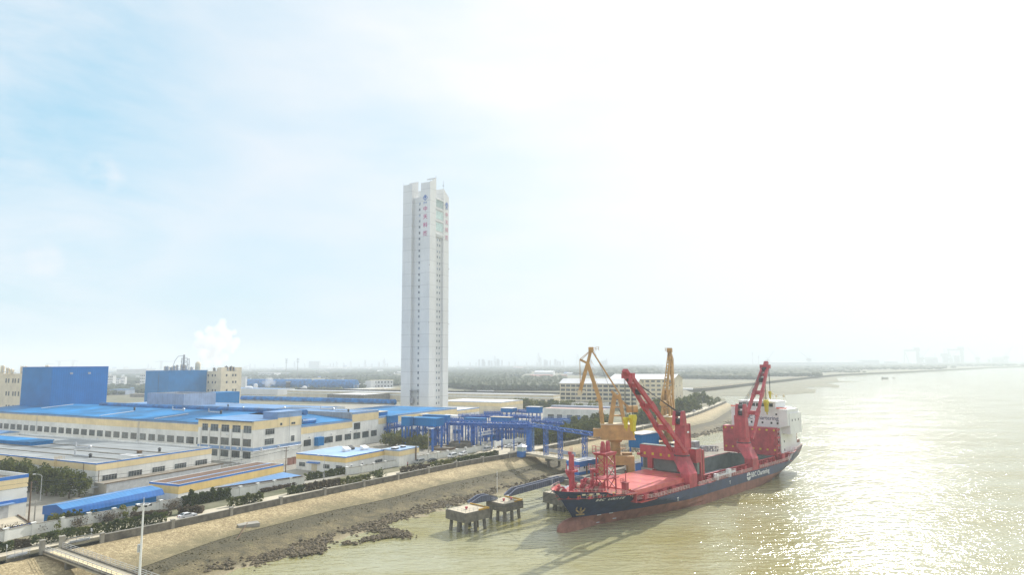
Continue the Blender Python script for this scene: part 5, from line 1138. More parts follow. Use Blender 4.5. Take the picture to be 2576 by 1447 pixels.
def wire(a, b_, label, sag=1.5, n=8, r=.03, grp='overhead wires'):
    a, b_ = Vector(a), Vector(b_); m = MB(); pts = [a.lerp(b_, i/n)-Vector((0, 0, sag*4*(i/n)*(1-i/n)))-a for i in range(n+1)]
    for p, q in zip(pts, pts[1:]): m.cyl(p, q, r, n=4)
    o = m.build('overhead_wire', M_dark); o.location = a; tag(o, label, 'wire', grp)
h1, h2_ = up1['h'], up2['h']; p1, p2_ = up1.location, up2.location
for k, dz in enumerate((0, -1.1)):
    for s in (-.8, .8):
        o3 = Vector((cos(radians(54))*s, sin(radians(54))*s, 0)); wire(p1+o3+Vector((0, 0, h1-.1+dz)), p2_+o3+Vector((0, 0, h2_-.1+dz)), 'thin dark wire slung between the two utility poles'); wire(p1+o3+Vector((0, 0, h1-.1+dz)), p1+Vector((-62, -20, h1-1+dz))+o3, 'thin dark wire leaving the rusty pole towards the left edge')
for s in (-.8, .8): wire(p2_+Vector((s*.6, s*.8, h2_-.1)), G(*c2(1540, 1240), 6)+Vector((0, 0, 0)), 'thin dark wire running from the wooden pole to the office block')
def wall_sign(px0, px1, z0, z1, label, m, txt=None, tm=None):
    a, b_ = G(*px0, (z0+z1)/2), G(*px1, (z0+z1)/2); d = b_-a; e = empty('wall_sign', (a.x, a.y, 0), atan2(d.y, d.x), label, 'sign'); L = Vector((d.x, d.y)).length
    MB().box(0, L, -.38, -.30, z0, z1).build('sign_board', m, e)
    if txt:
        for k, s in enumerate(txt): o = text_mesh('sign_text', s, (z1-z0)*.75/len(txt), tm, e, .01, bold=.01); o.location = (L/2, -.40, z0+(z1-z0)*(1-(k+.5)/len(txt))); o.rotation_euler = (pi/2, 0, 0)
    return e
wall_sign(c5(893, 437), c5(950, 430), .7, 2.0, 'small blue sign with white characters on the long white wall', M_bluet, ['宣传栏'], M_wtext)
wall_sign(c4(1788, 648), c4(1885, 635), .5, 2.0, 'pale notice board with blue characters on the white wall below the blue shed', M_shipwhite, ['安全生产', '警钟长鸣'], M_btext)
wall_sign(c4(1524, 705), c4(1600, 690), .7, 1.6, 'small framed pale notice left of the pale notice board', M_galv)
# white building at the left edge with concrete forecourt
LB0 = Block('gatehouse_building', 'white building with blue bands and a roller door, cut off by the left edge', 'building', None, 9, LA=30, LB=30, P=(0, 0, 0), ang=26)
q = G(*c4(290, 775), 0); LB0.P = Vector((q.x, q.y, 0)); LB0.e.location = LB0.P
# the corner seen here is its river-side far corner: the right wall runs towards the camera
hh = shgt(LB0.P, c4(0, 290)[1]); LB0.h = hh
b = MB(); b.box(-26, 0, 0, .3, 0, hh); b.box(-.3, 0, .3, 26, 0, hh); b.box(-26, -25.7, .3, 26, 0, hh); b.box(-26, 0, 25.7, 26, 0, hh); LB0.part('wall', M_white, b); LB0.part('roof', M_roofconc, MB().box(-25.7, -.3, .3, 25.7, hh-1.3, hh-1.1))
LB0.part('blue_trim', M_bluet, MB().box(-26, .05, -.05, 0, hh-.9, hh+.02).box(0, .05, 0, 26, hh-.9, hh+.02)); LB0.part('painted_band', M_pale, MB().box(-26, .04, -.04, 0, hh-3.3, hh-.9).box(0, .04, 0, 26, hh-3.3, hh-.9))
LB0.part('blue_band', M_bluet, MB().box(-26, .05, -.05, 0, 3.7, 4.9)); LB0.part('roller_door', M_galv, MB().box(-9.5, -4.2, -.1, 0, 0, 3.8)); LB0.part('door_canopy', M_greyblue, MB().box(-12, -3.5, -1.8, 0, 4.0, 4.25)); LB0.win('R', -9.8, 6.2, 2.4, 2.0, 3, 'transom')
q = G(*c4(190, 765), .4); e = empty('forecourt_slab', (0, 0, 0), 0, 'raised concrete forecourt with a blue edge at the left edge', 'platform')
pts = [G(*c4(x, y), .45) for x, y in ((-200, 830), (-200, 980), (40, 945), (355, 868), (190, 765))]; b = MB(); b.prism([p.xy for p in pts], .02, .45); b.build('slab', M_road, e)
b = MB(); b.bar(pts[1]+Vector((0, 0, .1)), pts[3]+Vector((0, 0, .1)), .3, .4); b.build('blue_edge', M_bluet, e); b = MB(); b.bar(pts[4]+Vector((0, 0, .2)), pts[3]+Vector((0, 0, .2)), .2, .3); b.build('kerb', M_wood, e)
# ================================================================ river gate, gangway and mast in the near corner
gp = lambda u, v, z=0.0: G(*c4(u, v), z)
GA = atan2(GN.y, GN.x)     # heading out over the water
e = empty('gangway', (GATE.x, GATE.y, 0), GA, 'concrete access gangway with railings running down to the water at lower left', 'gangway')
a0 = Vector(gp(540, 1195).xy)-GATE; LW = [(Vector(gp(x, y).xy)-GATE) for x, y in ((548, 1205), (705, 1172))]
loc = lambda v: Vector((v.dot(GN), v.dot(GD)))
y0_, y1_ = sorted((loc(LW[0]).y, loc(LW[1]).y)); y1_ = max(y1_, y0_+3.4); GL = 60
b = MB(); b.prism([(-1, y0_), (GL, y0_), (GL, y1_), (-1, y1_)], [-.5, -1.1, -1.1, -.5], [.02, -.6, -.6, .02]); b.build('deck', M_road, e)
for y, nm in ((y0_, 0), (y1_, 1)):
    b = MB(); b.bar((.5, y, .1), (GL, y, -.5), .35, .35); b.build('kerb', M_dirtyconc, e)
    b = MB().rail([(1, y, .2), (GL*.5, y, -.1), (GL, y, -.45)], 1.15, 2.0, .06, 3); b.build('railing', M_galv, e)
MB().box(2, GL*.6, y0_+.5, y0_+1.5, -.08, .06).build('plank_strip', M_pale, e)
b = MB()
for k in range(4): b.box(10+k*14, 10.8+k*14, y0_+.2, y1_-.2, -9, -.6)
b.build('support_pile', M_dirtyconc, e)
for k, y in enumerate((y0_-.2, y1_+.2)):
    q = GATE+GD*y; g = empty('gate_pier', (q.x, q.y, 0), GA, 'stone gate pier on the %s side of the river gate' % ('left' if k == 0 else 'right'), 'gate pier'); MB().box(-.4, .4, -.45, .45, -.5, 2.3).box(-.5, .5, -.55, .55, 2.3, 2.55).build('shaft', M_concrete, g)
q = GATE+GD*(y1_-.1); g = empty('metal_gate', (q.x, q.y, 0), GA+radians(150), 'grey barred metal gate standing open at the river gate', 'gate'); b = MB()
for k in range(11): b.bar((k*.3, 0, .1), (k*.3, 0, 1.9), .06)
b.bar((0, 0, .15), (3, 0, .15), .1); b.bar((0, 0, 1.85), (3, 0, 1.85), .1); b.bar((0, 0, 1.0), (3, 0, 1.0), .08); b.build('leaf', M_galv, g)
for k, (ua, va, ub, vb) in enumerate(((770, 1095, 1045, 1040), (60, 1270, 325, 1205))):
    a_, c_ = gp(ua, va, 0), gp(ub, vb, 0); d = c_-a_; L = Vector((d.x, d.y)).length; g = empty('steel_barrier', (a_.x, a_.y, 0), atan2(d.y, d.x), 'stack of grey steel stop logs behind a railing, %s of the river gate' % ('right' if k == 0 else 'left'), 'barrier')
    MB().box(0, L, -.4, .1, -.9, -.1).build('sill', M_dirtyconc, g); b = MB(); [b.box(.4, L-.3, -.25, .0, -.1+i*.22, .06+i*.22) for i in range(3)]; b.build('stop_log', M_galv, g); MB().rail([(0, -.5, -.2), (L, -.5, -.2)], 1.5, 1.6, .06, 3).build('railing', M_galv, g)
for k, (u, v) in enumerate(((1045, 1010), (73, 1205))):
    P = gp(u, v, 0); g = empty('small_sign', P, radians(-40), 'small white sign on a short post by the flood wall, %s of the river gate' % ('right' if k == 0 else 'left'), 'sign'); MB().cyl((0, 0, 0), (0, 0, 1.4), .04, n=6).build('post', M_galv, g); MB().box(-.5, .5, -.03, .03, 1.2, 1.8).build('panel', M_shipwhite, g)
# concrete block with a pipe on the stone slope
P = G(*c5(665, 905), -2.7); P2 = G(*c5(910, 870), -2.7); d = P2-P; g = empty('outfall_block', (P.x, P.y, -3.2), atan2(d.y, d.x), 'pale concrete outfall block set in the stone slope with a rusty pipe', 'concrete block')
MB().box(0, Vector((d.x, d.y)).length, -1.0, 2.0, -.6, 1.1).build('block', M_concrete, g); b = MB(); q0 = g.matrix_world; b.cyl((2.5, .3, 1.2), (-2.5, -9.5, -.9), .13, n=7); b.cyl((-2.5, -9.5, -.9), (-7.5, -20, -2.2), .13, n=7); b.build('pipe', M_wood, g)
# high mast lamp in the near foreground
P = at(*c4(1600, 1447), 104); P = Vector((P.x, P.y, -5.8)); top = at(*c4(1652, 560), 104).z; g = empty('high_mast_light', P, 0, 'tall white high mast light with a ring of floodlights in the near foreground', 'light mast')
H_ = top-P.z; MB().cyl((0, 0, -1.5), (0, 0, H_*.45), .24, .2, n=12).cyl((0, 0, H_*.45), (0, 0, H_-1.2), .2, .12, n=12).build('mast', M_shipwhite, g); MB().cyl((0, 0, H_-1.3), (0, 0, H_), .05, .03, n=6).build('lightning_rod', M_shipwhite, g)
zr = at(*c4(1652, 640), 104).z-P.z; b = MB()
for k in range(16): a0, a1 = k*pi/8, (k+1)*pi/8; b.cyl((cos(a0)*.9, sin(a0)*.9, zr), (cos(a1)*.9, sin(a1)*.9, zr), .05, n=6)
for k in range(4): b.cyl((0, 0, zr), (cos(k*pi/2+.4)*.9, sin(k*pi/2+.4)*.9, zr), .04, n=6)
b.build('lamp_ring', M_shipwhite, g)
for k in range(6): a0 = k*pi/3+.3; f = MB().box(-.22, .22, -.15, .15, -.28, -.02).build('floodlight', M_dark, g); f.location = (cos(a0)*.95, sin(a0)*.95, zr); f.rotation_euler = (0, 0, a0)
MB().box(-.5, -.2, -.2, .2, (at(*c4(1610, 1145), 104).z-P.z)-.6, (at(*c4(1610, 1145), 104).z-P.z)+.6).build('control_box', M_galv, g)
# ================================================================ blue conveyor plant
def bshed(label, cb, zb, rx, lx, topy, roof=None, posts=3, name='conveyor_shed', LBmax=40, overhang=.3, ang=AANG):
    B_ = Block(name, label, 'conveyor shed', cb, zb, rx, lx, base=0, ang=ang); B_.LB = min(B_.LB, LBmax)
    z1 = shgt(B_.P, topy); LA, LB = B_.LA, B_.LB; LA = max(LA, 3.0)
    w = MB(); w.box(0, LA, 0, .2, zb, z1); w.box(0, LA, LB-.2, LB, zb, z1); w.box(0, .2, .2, LB-.2, zb, z1); w.box(LA-.2, LA, .2, LB-.2, zb, z1); B_.part('cladding', M_bluebox, w)
    B_.part('floor_frame', M_steelb, MB().box(0, LA, 0, LB, zb-.35, zb)); B_.part('roof', roof or M_roofblue, MB().box(-overhang, LA+overhang, -overhang, LB+overhang, z1, z1+.2))
    for i in range(posts):
        for x in (.3, LA-.3): MB().bar((x, LB*(i+.3)/(posts-.4) if posts > 1 else LB/2, 0), (x, LB*(i+.3)/(posts-.4) if posts > 1 else LB/2, zb-.35), .55).build('post', M_steelb, B_.e)
    b = MB()
    for i in range(posts-1): y0, y1 = LB*(i+.3)/(posts-.4), LB*(i+1.3)/(posts-.4); b.bar((.3, y0, .5), (.3, y1, zb-.8), .2); b.bar((.3, y1, .5), (.3, y0, zb-.8), .2)
    if b.v: B_.part('cross_bracing', M_steelb2, b)
    return B_
bshed('blue shed with a tan roof hung on the hall wall, leftmost of the conveyor sheds', c3(262, 930), 10.5, c3(355, 0)[0], c3(32, 0)[0], c3(0, 830)[1], M_cream, 2)
bshed('small blue shed just right of the tan roofed one', c3(392, 962), 9.5, c3(488, 0)[0], c3(342, 0)[0], c3(0, 880)[1], None, 2)
bshed('largest blue conveyor shed, below the tower', r1(1115, 628), 10, r1(1290, 0)[0], r1(545, 0)[0], r1(0, 468)[1], M_roofblue, 5)
bshed('dark narrow blue shed left of the largest conveyor shed', r1(535, 620), 10, r1(560, 0)[0], r1(355, 0)[0], r1(0, 440)[1], M_roofblue, 3)
bshed('blue shed peeping over the roof of the largest conveyor shed', r1(1350, 545), 10.5, r1(1375, 0)[0], r1(830, 0)[0], r1(0, 405)[1], M_roofblue, 3)
bshed('flat blue shed in the middle of the conveyor field', r1(2150, 560), 9.5, r1(2200, 0)[0], r1(1710, 0)[0], r1(0, 465)[1], M_roofblue, 4)
bshed('long blue shed with a tan roof near the big blue column', r2(490, 590), 10, r2(505, 0)[0], r2(70, 0)[0], r2(0, 498)[1], M_cream, 4)
bshed('blue shed with a sloping white roof before the yellowish trees', r2(530, 375), 11, r2(645, 0)[0], r2(290, 0)[0], r2(0, 300)[1], M_whiteroof, 3)
bshed('highest blue shed with a white roof on tall legs', r2(1120, 392), 11.5, r2(1200, 0)[0], r2(845, 0)[0], r2(0, 272)[1], M_whiteroof, 2)
def canopy(label, pts, z, m, name='canopy_roof'):
    P = [G(*p, z) for p in pts]; e = empty(name, (P[0].x, P[0].y, 0), 0, label, 'canopy'); b = MB(); q = [(p-P[0]).xy for p in P]
    ar = sum(q[i].x*q[(i+1) % len(q)].y-q[(i+1) % len(q)].x*q[i].y for i in range(len(q)))
    if ar < 0: q = q[::-1]
    b.prism(q, z-.25, z); b.build('roof_sheet', m, e)
    for c in q: MB().bar((c.x*.96, c.y*.96, 0), (c.x*.96, c.y*.96, z-.25), .35).build('post', M_steelb, e)
    return e
canopy('large white canopy roof at the foot of the tower behind the conveyor sheds', [r1(165, 365), r1(400, 300), r1(1050, 325), r1(850, 375)], 11.5, M_whiteroof)
canopy('narrow white canopy roof to the right of the largest conveyor shed', [r1(1270, 385), r1(1330, 365), r1(1690, 388), r1(1640, 410)], 11.5, M_whiteroof)
canopy('small white landing roof on stilts before the largest conveyor shed', [r1(900, 660), r1(1020, 690), r1(1180, 620), r1(1080, 600)], 9.3, M_whiteroof)
def gallery(label, a, b_, w=2.4, h=1.8, n=12, leg=None, z0=0.0, deck=True, group=None, m=None, legw=.5, rail=True):
    a, b_ = Vector(a), Vector(b_); e = empty('conveyor_bridge', (a.x, a.y, 0), 0, label, 'conveyor', group); o = Vector((a.x, a.y, 0)); p, q = a-o, b_-o
    MB().truss(p, q, w, h, n, .14).build('truss', m or M_steelb, e)
    if deck: d = MB(); d.bar(p+Vector((0, 0, -h*.1)), q+Vector((0, 0, -h*.1)), w*.75, h*.45); d.build('belt_deck', M_steelb, e)
    if rail: MB().rail([p+Vector((0, 0, h/2)), q+Vector((0, 0, h/2))], 1.1, 2.2, .09, 2).build('railing', M_steelb2, e)
    b = MB()
    for i in range(int((q-p).length/3)): c = p.lerp(q, (i+.5)/int((q-p).length/3)); b.cyl(c+Vector((-.5, -.5, h*.35)), c+Vector((.5, .5, h*.35)), .13, n=6)
    b.build('idler_roller', M_galv, e)
    for t in (leg or []):
        c = p.lerp(q, t); MB().bar((c.x, c.y, z0), (c.x, c.y, c.z-h/2), legw).build('leg', M_steelb, e)
    return e
gallery('low blue pipe and conveyor bridge along the hall wall, left of the sheds', G(*c2(1700, 1160), 4.6), G(*c3(195, 1055), 5.5), 1.6, .9, 10, [.05, .4, .7, .98])
gallery('blue conveyor bridge climbing to the largest shed from the left', G(*c3(195, 1050), 6), G(*c3(610, 985), 8), 2.0, 1.4, 10, [.1, .35, .6, .8, .98])
BCOL = G(*c3(2140, 1330), 0); JOG = Vector((BCOL.x, BCOL.y, 12.2))
g0 = G(*r1(1375, 580), 10.2)
gallery('long level blue conveyor bridge from the largest shed to the big blue column', (g0.x, g0.y, 10.8), JOG, 3.0, 2.0, 16, [.02, .15, .3, .42, .56, .68, .82])
gallery('upper blue conveyor bridge with pipes over the middle of the plant', G(*r1(1600, 400), 11.5), G(*r2(850, 470), 11.5), 2.2, 1.5, 14, [.05, .25, .45, .65, .85])
gallery('blue pipe bridge with white insulated pipes behind the middle shed', G(*r1(2150, 345), 11), G(*r2(300, 395), 11), 2.4, 1.6, 10, [.1, .5, .9])
gallery('blue conveyor bridge leading to the highest shed', G(*r2(640, 350), 11), G(*r2(860, 370), 11.5), 2.2, 1.6, 6, [.5])
gallery('dense blue walkway with railings left of the big blue column', G(*r2(490, 590), 9.8), G(*r2(890, 640), 10), 2.4, 1.2, 10, [.2, .5, .8])
gallery('blue walkway behind the big blue column towards the settling tanks', G(*r2(960, 560), 9), G(*r2(1640, 620), 9), 1.8, 1.2, 12, [.2, .5, .8])
gallery('low blue bridge under the settling tank rings', G(*r2(960, 700), 6.5), G(*r2(1560, 740), 6.5), 1.8, 1.4, 12, [.1, .4, .7, .95])
gallery('short upper blue pipe bridge right of the largest conveyor shed', G(*r1(1385, 470), 10.5), G(*r1(1720, 500), 10.5), 2, 1.2, 8, [.3, .8])
gallery('lower blue walkway through the middle of the plant', G(*r1(2120, 640), 8), G(*r2(900, 700), 8), 2, 1.2, 12, [.1, .3, .5, .7, .9])
gallery('blue cable bridge under the largest conveyor shed', G(*r1(560, 720), 6.5), G(*r1(1340, 700), 6.5), 1.6, 1, 12, [.1, .35, .6, .85])
gallery('low blue pipe bridge left of the big blue column', G(*r2(160, 800), 5.5), G(*r2(880, 800), 5.5), 1.6, 1, 10, [.2, .5, .8])
gallery('blue walkway crossing below the highest shed', G(*r2(560, 470), 9.5), G(*r2(1150, 500), 9.5), 1.6, 1.2, 10, [.2, .5, .8])
# loose plant columns seen under the sheds
cl = [(655, 1020, 1120), (715, 1020, 1130), (745, 1020, 1150), (510, 1000, 1110), (600, 1010, 1100), (840, 1030, 1240), (1110, 960, 1245), (1200, 970, 1240), (1240, 990, 1225), (1300, 990, 1225), (1375, 990, 1225), (1475, 985, 1240), (1590, 990, 1200), (1650, 990, 1200), (1750, 1000, 1200), (1850, 1000, 1190), (1700, 1000, 1180), (1900, 1000, 1170), (1000, 1040, 1250), (960, 1030, 1260), (1030, 1010, 1285), (1420, 960, 1250), (1440, 960, 1250), (920, 1040, 1330), (1845, 1020, 1180)]
for k, (u, a_, b_) in enumerate(cl):
    P = G(*c3(u, b_), 0); h = shgt(P, c3(u, a_)[1]); e = empty('steel_column', P, radians(CA), 'blue steel column with bracket feet standing under the conveyor plant', 'column', 'blue columns of the conveyor plant')
    w = .75 if u in (1030, 1420, 1440, 920, 1110) else .5; MB().bar((0, 0, 0), (0, 0, h), w).build('shaft', M_steelb, e); MB().box(-w, w, -w, w, 0, .25).build('base_plate', M_concrete, e)
    if k % 3 == 0: MB().bar((0, 0, h*.35), (0, 4, h*.8), .16).bar((0, 0, h*.75), (0, 4, h*.2), .16).bar((0, 4, 0), (0, 4, h), .3).build('cross_bracing', M_steelb2, e)
for k, (u, v, w, h) in enumerate(((2080, 1100, 4.5, 7), (1950, 960, 6, 3), (1700, 1190, 3, 3), (2020, 1080, 3, 6), (640, 1180, 5, 2.2), (1250, 1100, 4, 1.8), (1600, 1150, 5, 2.5), (880, 1250, 3, 1.6))):
    P = G(*c3(u, v), 0); e = empty('machine_housing', P, radians(CA), ['tall blue louvred cabinet beside the big blue column', 'blue box on the upper walkway', 'small blue housing below the banner', 'blue housing left of the tall louvred cabinet', 'low blue machine behind the thicket', 'low blue machine among the columns left of the round tank', 'blue machine housing behind the banner', 'low blue machine at the plant wall'][k], 'machine housing')
    MB().box(0, w, 0, w, 0, h).build('casing', M_bluebox, e); MB().box(-.15, w+.15, -.15, w+.15, h, h+.18).build('lid', M_steelb2, e); MB().box(-.06, 0, w*.2, w*.8, h*.3, h*.7).build('louvre', M_dark, e)
e = empty('banner', G(*c3(1492, 1130), 0), 0, 'long white banner with blue characters hung under the conveyor bridge', 'banner'); pa, pb = G(*c3(1492, 1110), 5.5), G(*c3(1725, 1070), 5.5); d = pb-pa; e.location = (pa.x, pa.y, 0); e.rotation_euler = (0, 0, atan2(d.y, d.x)); Lb = Vector((d.x, d.y)).length
MB().box(0, Lb, -.04, .04, 4.6, 6.6).build('sheet', M_shipwhite, e); o = text_mesh('banner_text', '安全第一 预防为主 综合治理 持续发展', 1.05, M_btext, e, .01, bold=.02); o.location = (Lb/2, -.07, 5.6); o.rotation_euler = (pi/2, 0, 0); o.scale = (min(1, Lb*.95/max(.1, o.dimensions.x)),)*3
MB().bar((0, 0, 0), (0, 0, 7), .14).bar((Lb, 0, 0), (Lb, 0, 7), .14).build('post', M_galv, e)
def round_tank(px, z0, r, h, label, m, wet=None, rim=None, walk=False):
    P = G(*px, 0); e = empty('round_tank', P, 0, label, 'tank'); b = MB(); n = 36
    for i in range(n):
        a0, a1 = 2*pi*i/n, 2*pi*(i+1)/n; b.add([(cos(a)*q, sin(a)*q, z) for a in (a0, a1) for q in (r, r-.35) for z in (z0, z0+h)], [(0, 1, 5, 4), (2, 6, 7, 3), (1, 3, 7, 5)])
    b.build('tank_wall', m, e); MB().cyl((0, 0, z0+.05), (0, 0, z0+h*.55), r-.35, n=36).build('tank_content', wet or M_roofconc, e)
    if walk:
        b = MB(); pts = [(cos(2*pi*i/n)*(r+.6), sin(2*pi*i/n)*(r+.6), z0+h) for i in range(n+1)]; b.rail(pts, 1.1, 3, .14, 2); b.build('railing', M_steelb2, e)
        b = MB().truss((-r, 0, z0+h+.4), (r, 0, z0+h+.4), 1.4, 1.0, 14, .1); b.build('rake_bridge', M_steelb, e)
    return e
round_tank(c3(1268, 1262), 0, 5.6, 2.2, 'low round concrete tank with an open rim behind the white wall', M_dirtyconc, M_roofconc)
round_tank(c3(1060, 1290), 0, 6.0, .9, 'low round basin with a rusty orange rim left of the concrete tank', M_wood, M_roofconc)
round_tank((r2(1700, 0)[0], r2(0, 650)[1]+8), 0, 13.5, 5.0, 'large blue railed settling tank in front of the pink roofed workshop', M_steelb2, M_hold, walk=True)
round_tank((r2(1270, 0)[0], r2(0, 790)[1]+6), 0, 10, 4.0, 'smaller blue railed settling tank, lower left of the large one', M_steelb, M_hold, walk=True)
e = empty('storage_tank', G(*r2(1698, 700), 0), 0, 'bright blue drum shaped tank standing before the large settling tank', 'tank'); h = shgt(e.location, r2(0, 550)[1]); MB().cyl((0, 0, 0), (0, 0, h), 2.9, n=24).build('shell', M_roofblue, e); MB().cyl((0, 0, h), (0, 0, h+.15), 3.0, n=24).build('rim', M_steelb2, e); MB().cyl((0, 0, h*.55), (0, 0, h*.6), 2.95, n=24).build('hoop', M_steelb2, e)
# big blue lattice column and the conveyor out to the jetty
e = empty('conveyor_tower', (BCOL.x, BCOL.y, 0), radians(CA), 'massive dark blue column with a lattice side carrying the conveyor by the kiosk', 'tower'); MB().box(-.8, .8, -.8, 1.4, 0, 11).build('shaft', M_steelb, e); MB().truss((2.0, -.3, 0), (2.0, -.3, 11), 1.2, 1.2, 9, .15).build('lattice', M_steelb2, e); MB().box(-2, 4, -2, 3, 11, 11.4).build('head_platform', M_steelb, e)
J1 = G(*b2(110, 362), .5); J2 = G(*b2(338, 400), .5); J3p = at(b2(583, 0)[0], b2(0, 330)[1], 254)
KH = Vector((37.5, 232.5, 13.3))
gallery('long blue conveyor bridge running out over the jetty to the yellow crane', JOG, KH, 1.6, 1.2, 22, [], rail=False, deck=False)
for k, P in enumerate((J1, J2, Vector((J3p.x, J3p.y, .5)))):
    t = (P.xy-JOG.xy).dot((KH.xy-JOG.xy))/(KH.xy-JOG.xy).length_squared; q = JOG.lerp(KH, t)
    e = empty('lattice_pylon', (q.x, q.y, .5), radians(-38), ['first', 'second', 'third'][k]+' blue lattice support of the jetty conveyor, counted from the shore', 'pylon', 'lattice supports of the jetty conveyor')
    MB().truss((0, 0, 0), (0, 0, q.z-1.2), 1.5, 1.3, 7, .13).build('lattice_leg', M_steelb, e)
    MB().bar((-1.2, 0, q.z-1.1), (1.2, 0, q.z-1.1), .4).build('cap_beam', M_steelb, e)
# ================================================================ kiosk, jetty approach, pier, dolphins
P = G(*c3(2035, 1362), 0); e = empty('kiosk', P, radians(CA), 'small blue and white kiosk with a pyramid roof on the flood wall by the jetty', 'kiosk')
MB().box(-1.5, 1.5, -1.5, 1.5, -1, 1.5).build('lower_wall', M_bluet, e); b = MB(); [b.box(x-.1, x+.1, y-.1, y+.1, 1.5, 3.3) for x in (-1.4, 1.4) for y in (-1.4, 1.4)]; b.box(-1.5, 1.5, -1.5, 1.5, 3.2, 3.5); b.build('frame', M_shipwhite, e); MB().box(-1.35, 1.35, -1.35, 1.35, 1.5, 3.2).build('glazing', M_glassg, e)
b = MB(); b.add([(-2, -2, 3.5), (2, -2, 3.5), (2, 2, 3.5), (-2, 2, 3.5), (0, 0, 4.8)], [(3, 2, 1, 0), (0, 1, 4), (1, 2, 4), (2, 3, 4), (3, 0, 4)]); b.build('roof', M_shipwhite, e)
e = empty('fence_gate', G(*c6(1705, 345), 0), radians(RA-20), 'dark barred gate beside the blue and white kiosk', 'gate'); b = MB(); [b.bar((i*.5, 0, 0), (i*.5, 0, 2.2), .12) for i in range(13)]; b.bar((0, 0, 2.1), (6, 0, 2.1), .14); b.bar((0, 0, .4), (6, 0, .4), .14); b.build('bars', M_dark, e)
TA = G(*c6(1895, 345), .5); TB = G(*b2(330, 424), .5); TC2 = G(*b2(395, 356), .5); TD = G(*b2(-10, 290), .5)
def deckslab(name, label, cat, pts, z0, z1, m, group=None):
    P0 = pts[0]; q = [(Vector((p.x, p.y))-P0.xy) for p in pts]; ar = sum(q[i].x*q[(i+1) % len(q)].y-q[(i+1) % len(q)].x*q[i].y for i in range(len(q)))
    if ar < 0: q = q[::-1]
    e = empty(name, (P0.x, P0.y, 0), 0, label, cat, group); MB().prism(q, z0, z1).build('deck', m, e); return e, q
dirT = (TB-TA).xy.normalized(); nT = Vector((-dirT.y, dirT.x)); wT = 8.5
if nT.x < 0: nT = -nT
TB2 = TA+Vector((*(dirT*52), 0))
e, q = deckslab('jetty_approach', 'pale concrete approach trestle from the kiosk out to the pier', 'jetty', [TA-Vector((*(dirT*3), 0)), TB2, TB2+Vector((*(nT*wT), 0)), TA-Vector((*(dirT*3), 0))+Vector((*(nT*wT), 0))], -.3, .5, M_road)
o3 = TA-Vector((*(dirT*3), 0)); o3 = Vector((o3.x, o3.y, 0)); L_ = 55
l3 = lambda a, b_, z: Vector((*(dirT*a+nT*b_), z))
b = MB(); b.bar(l3(0, .2, .62), l3(L_, .2, .62), .4, .25); b.bar(l3(0, wT-.2, .62), l3(L_, wT-.2, .62), .4, .25); b.build('kerb', M_road, e)
MB().rail([l3(1, .2, .7), l3(L_, .2, .7)], 1.1, 2.2, .07, 2).build('railing', M_galv, e); MB().rail([l3(4, wT*.55, .5), l3(L_, wT*.55, .5)], 1.0, 2.5, .08, 1).build('yellow_railing', M_ladder, e)
for k in range(4):
    if k == 2: pass
    o = MB().box(0, 8, -.05, .05, .6, 2.2).build('hoarding_panel', M_galv if k != 1 else M_greybox, e); o.location = l3(6+k*11, wT+.1, .3); o.rotation_euler = (0, 0, atan2(dirT.y, dirT.x))
b = MB(); 
for a in (16, 30, 44):
    b.bar(l3(a, -.2, -.8), l3(a, wT+.2, -.8), 1.2, 1.0)
    for s in (1.2, wT-1.2): b.cyl(l3(a, s, -12), l3(a, s, -.8), .6, n=10)
b.build('pile_bent', M_dirtyconc, e)
# ship's frame of reference, shared by pier and ship: x from bow to stern, y towards the shore
SO = Vector((12.912, 179.232, 0)); SX = Vector((.7071, .7071, 0)); SY = Vector((-.7071, .7071, 0)); SW = -5.5
def sl_(x, y, z=0): return SO+SX*x+SY*y+Vector((0, 0, z))
e = empty('pier', SO+Vector((0, 0, 0)), radians(45), 'long concrete pier deck behind the red ship, under the yellow cranes', 'pier')
MB().box(34, 165, 12.8, 36, -1.2, .5).build('deck', M_roofconc, e); MB().box(34, 165, 12.6, 13.0, .5, .8).build('edge_beam', M_ladder, e); MB().box(34, 165, 16, 16.3, .5, .62).box(34, 165, 25, 25.3, .5, .62).build('crane_rail', M_dark, e)
b = MB()
for k in range(20):
    for y in (14, 24, 34): b.cyl((36+k*6.6, y, -14), (36+k*6.6, y, -1.2), .5, n=8)
b.build('pier_pile', M_dirtyconc, e)
for k in range(11): MB().cyl((38+k*12, 13.6, .5), (38+k*12, 13.6, 1.0), .25, n=8).cyl((38+k*12, 13.6, 1.0), (38+k*12, 13.6, 1.2), .4, n=8).build('bollard', M_red, e)
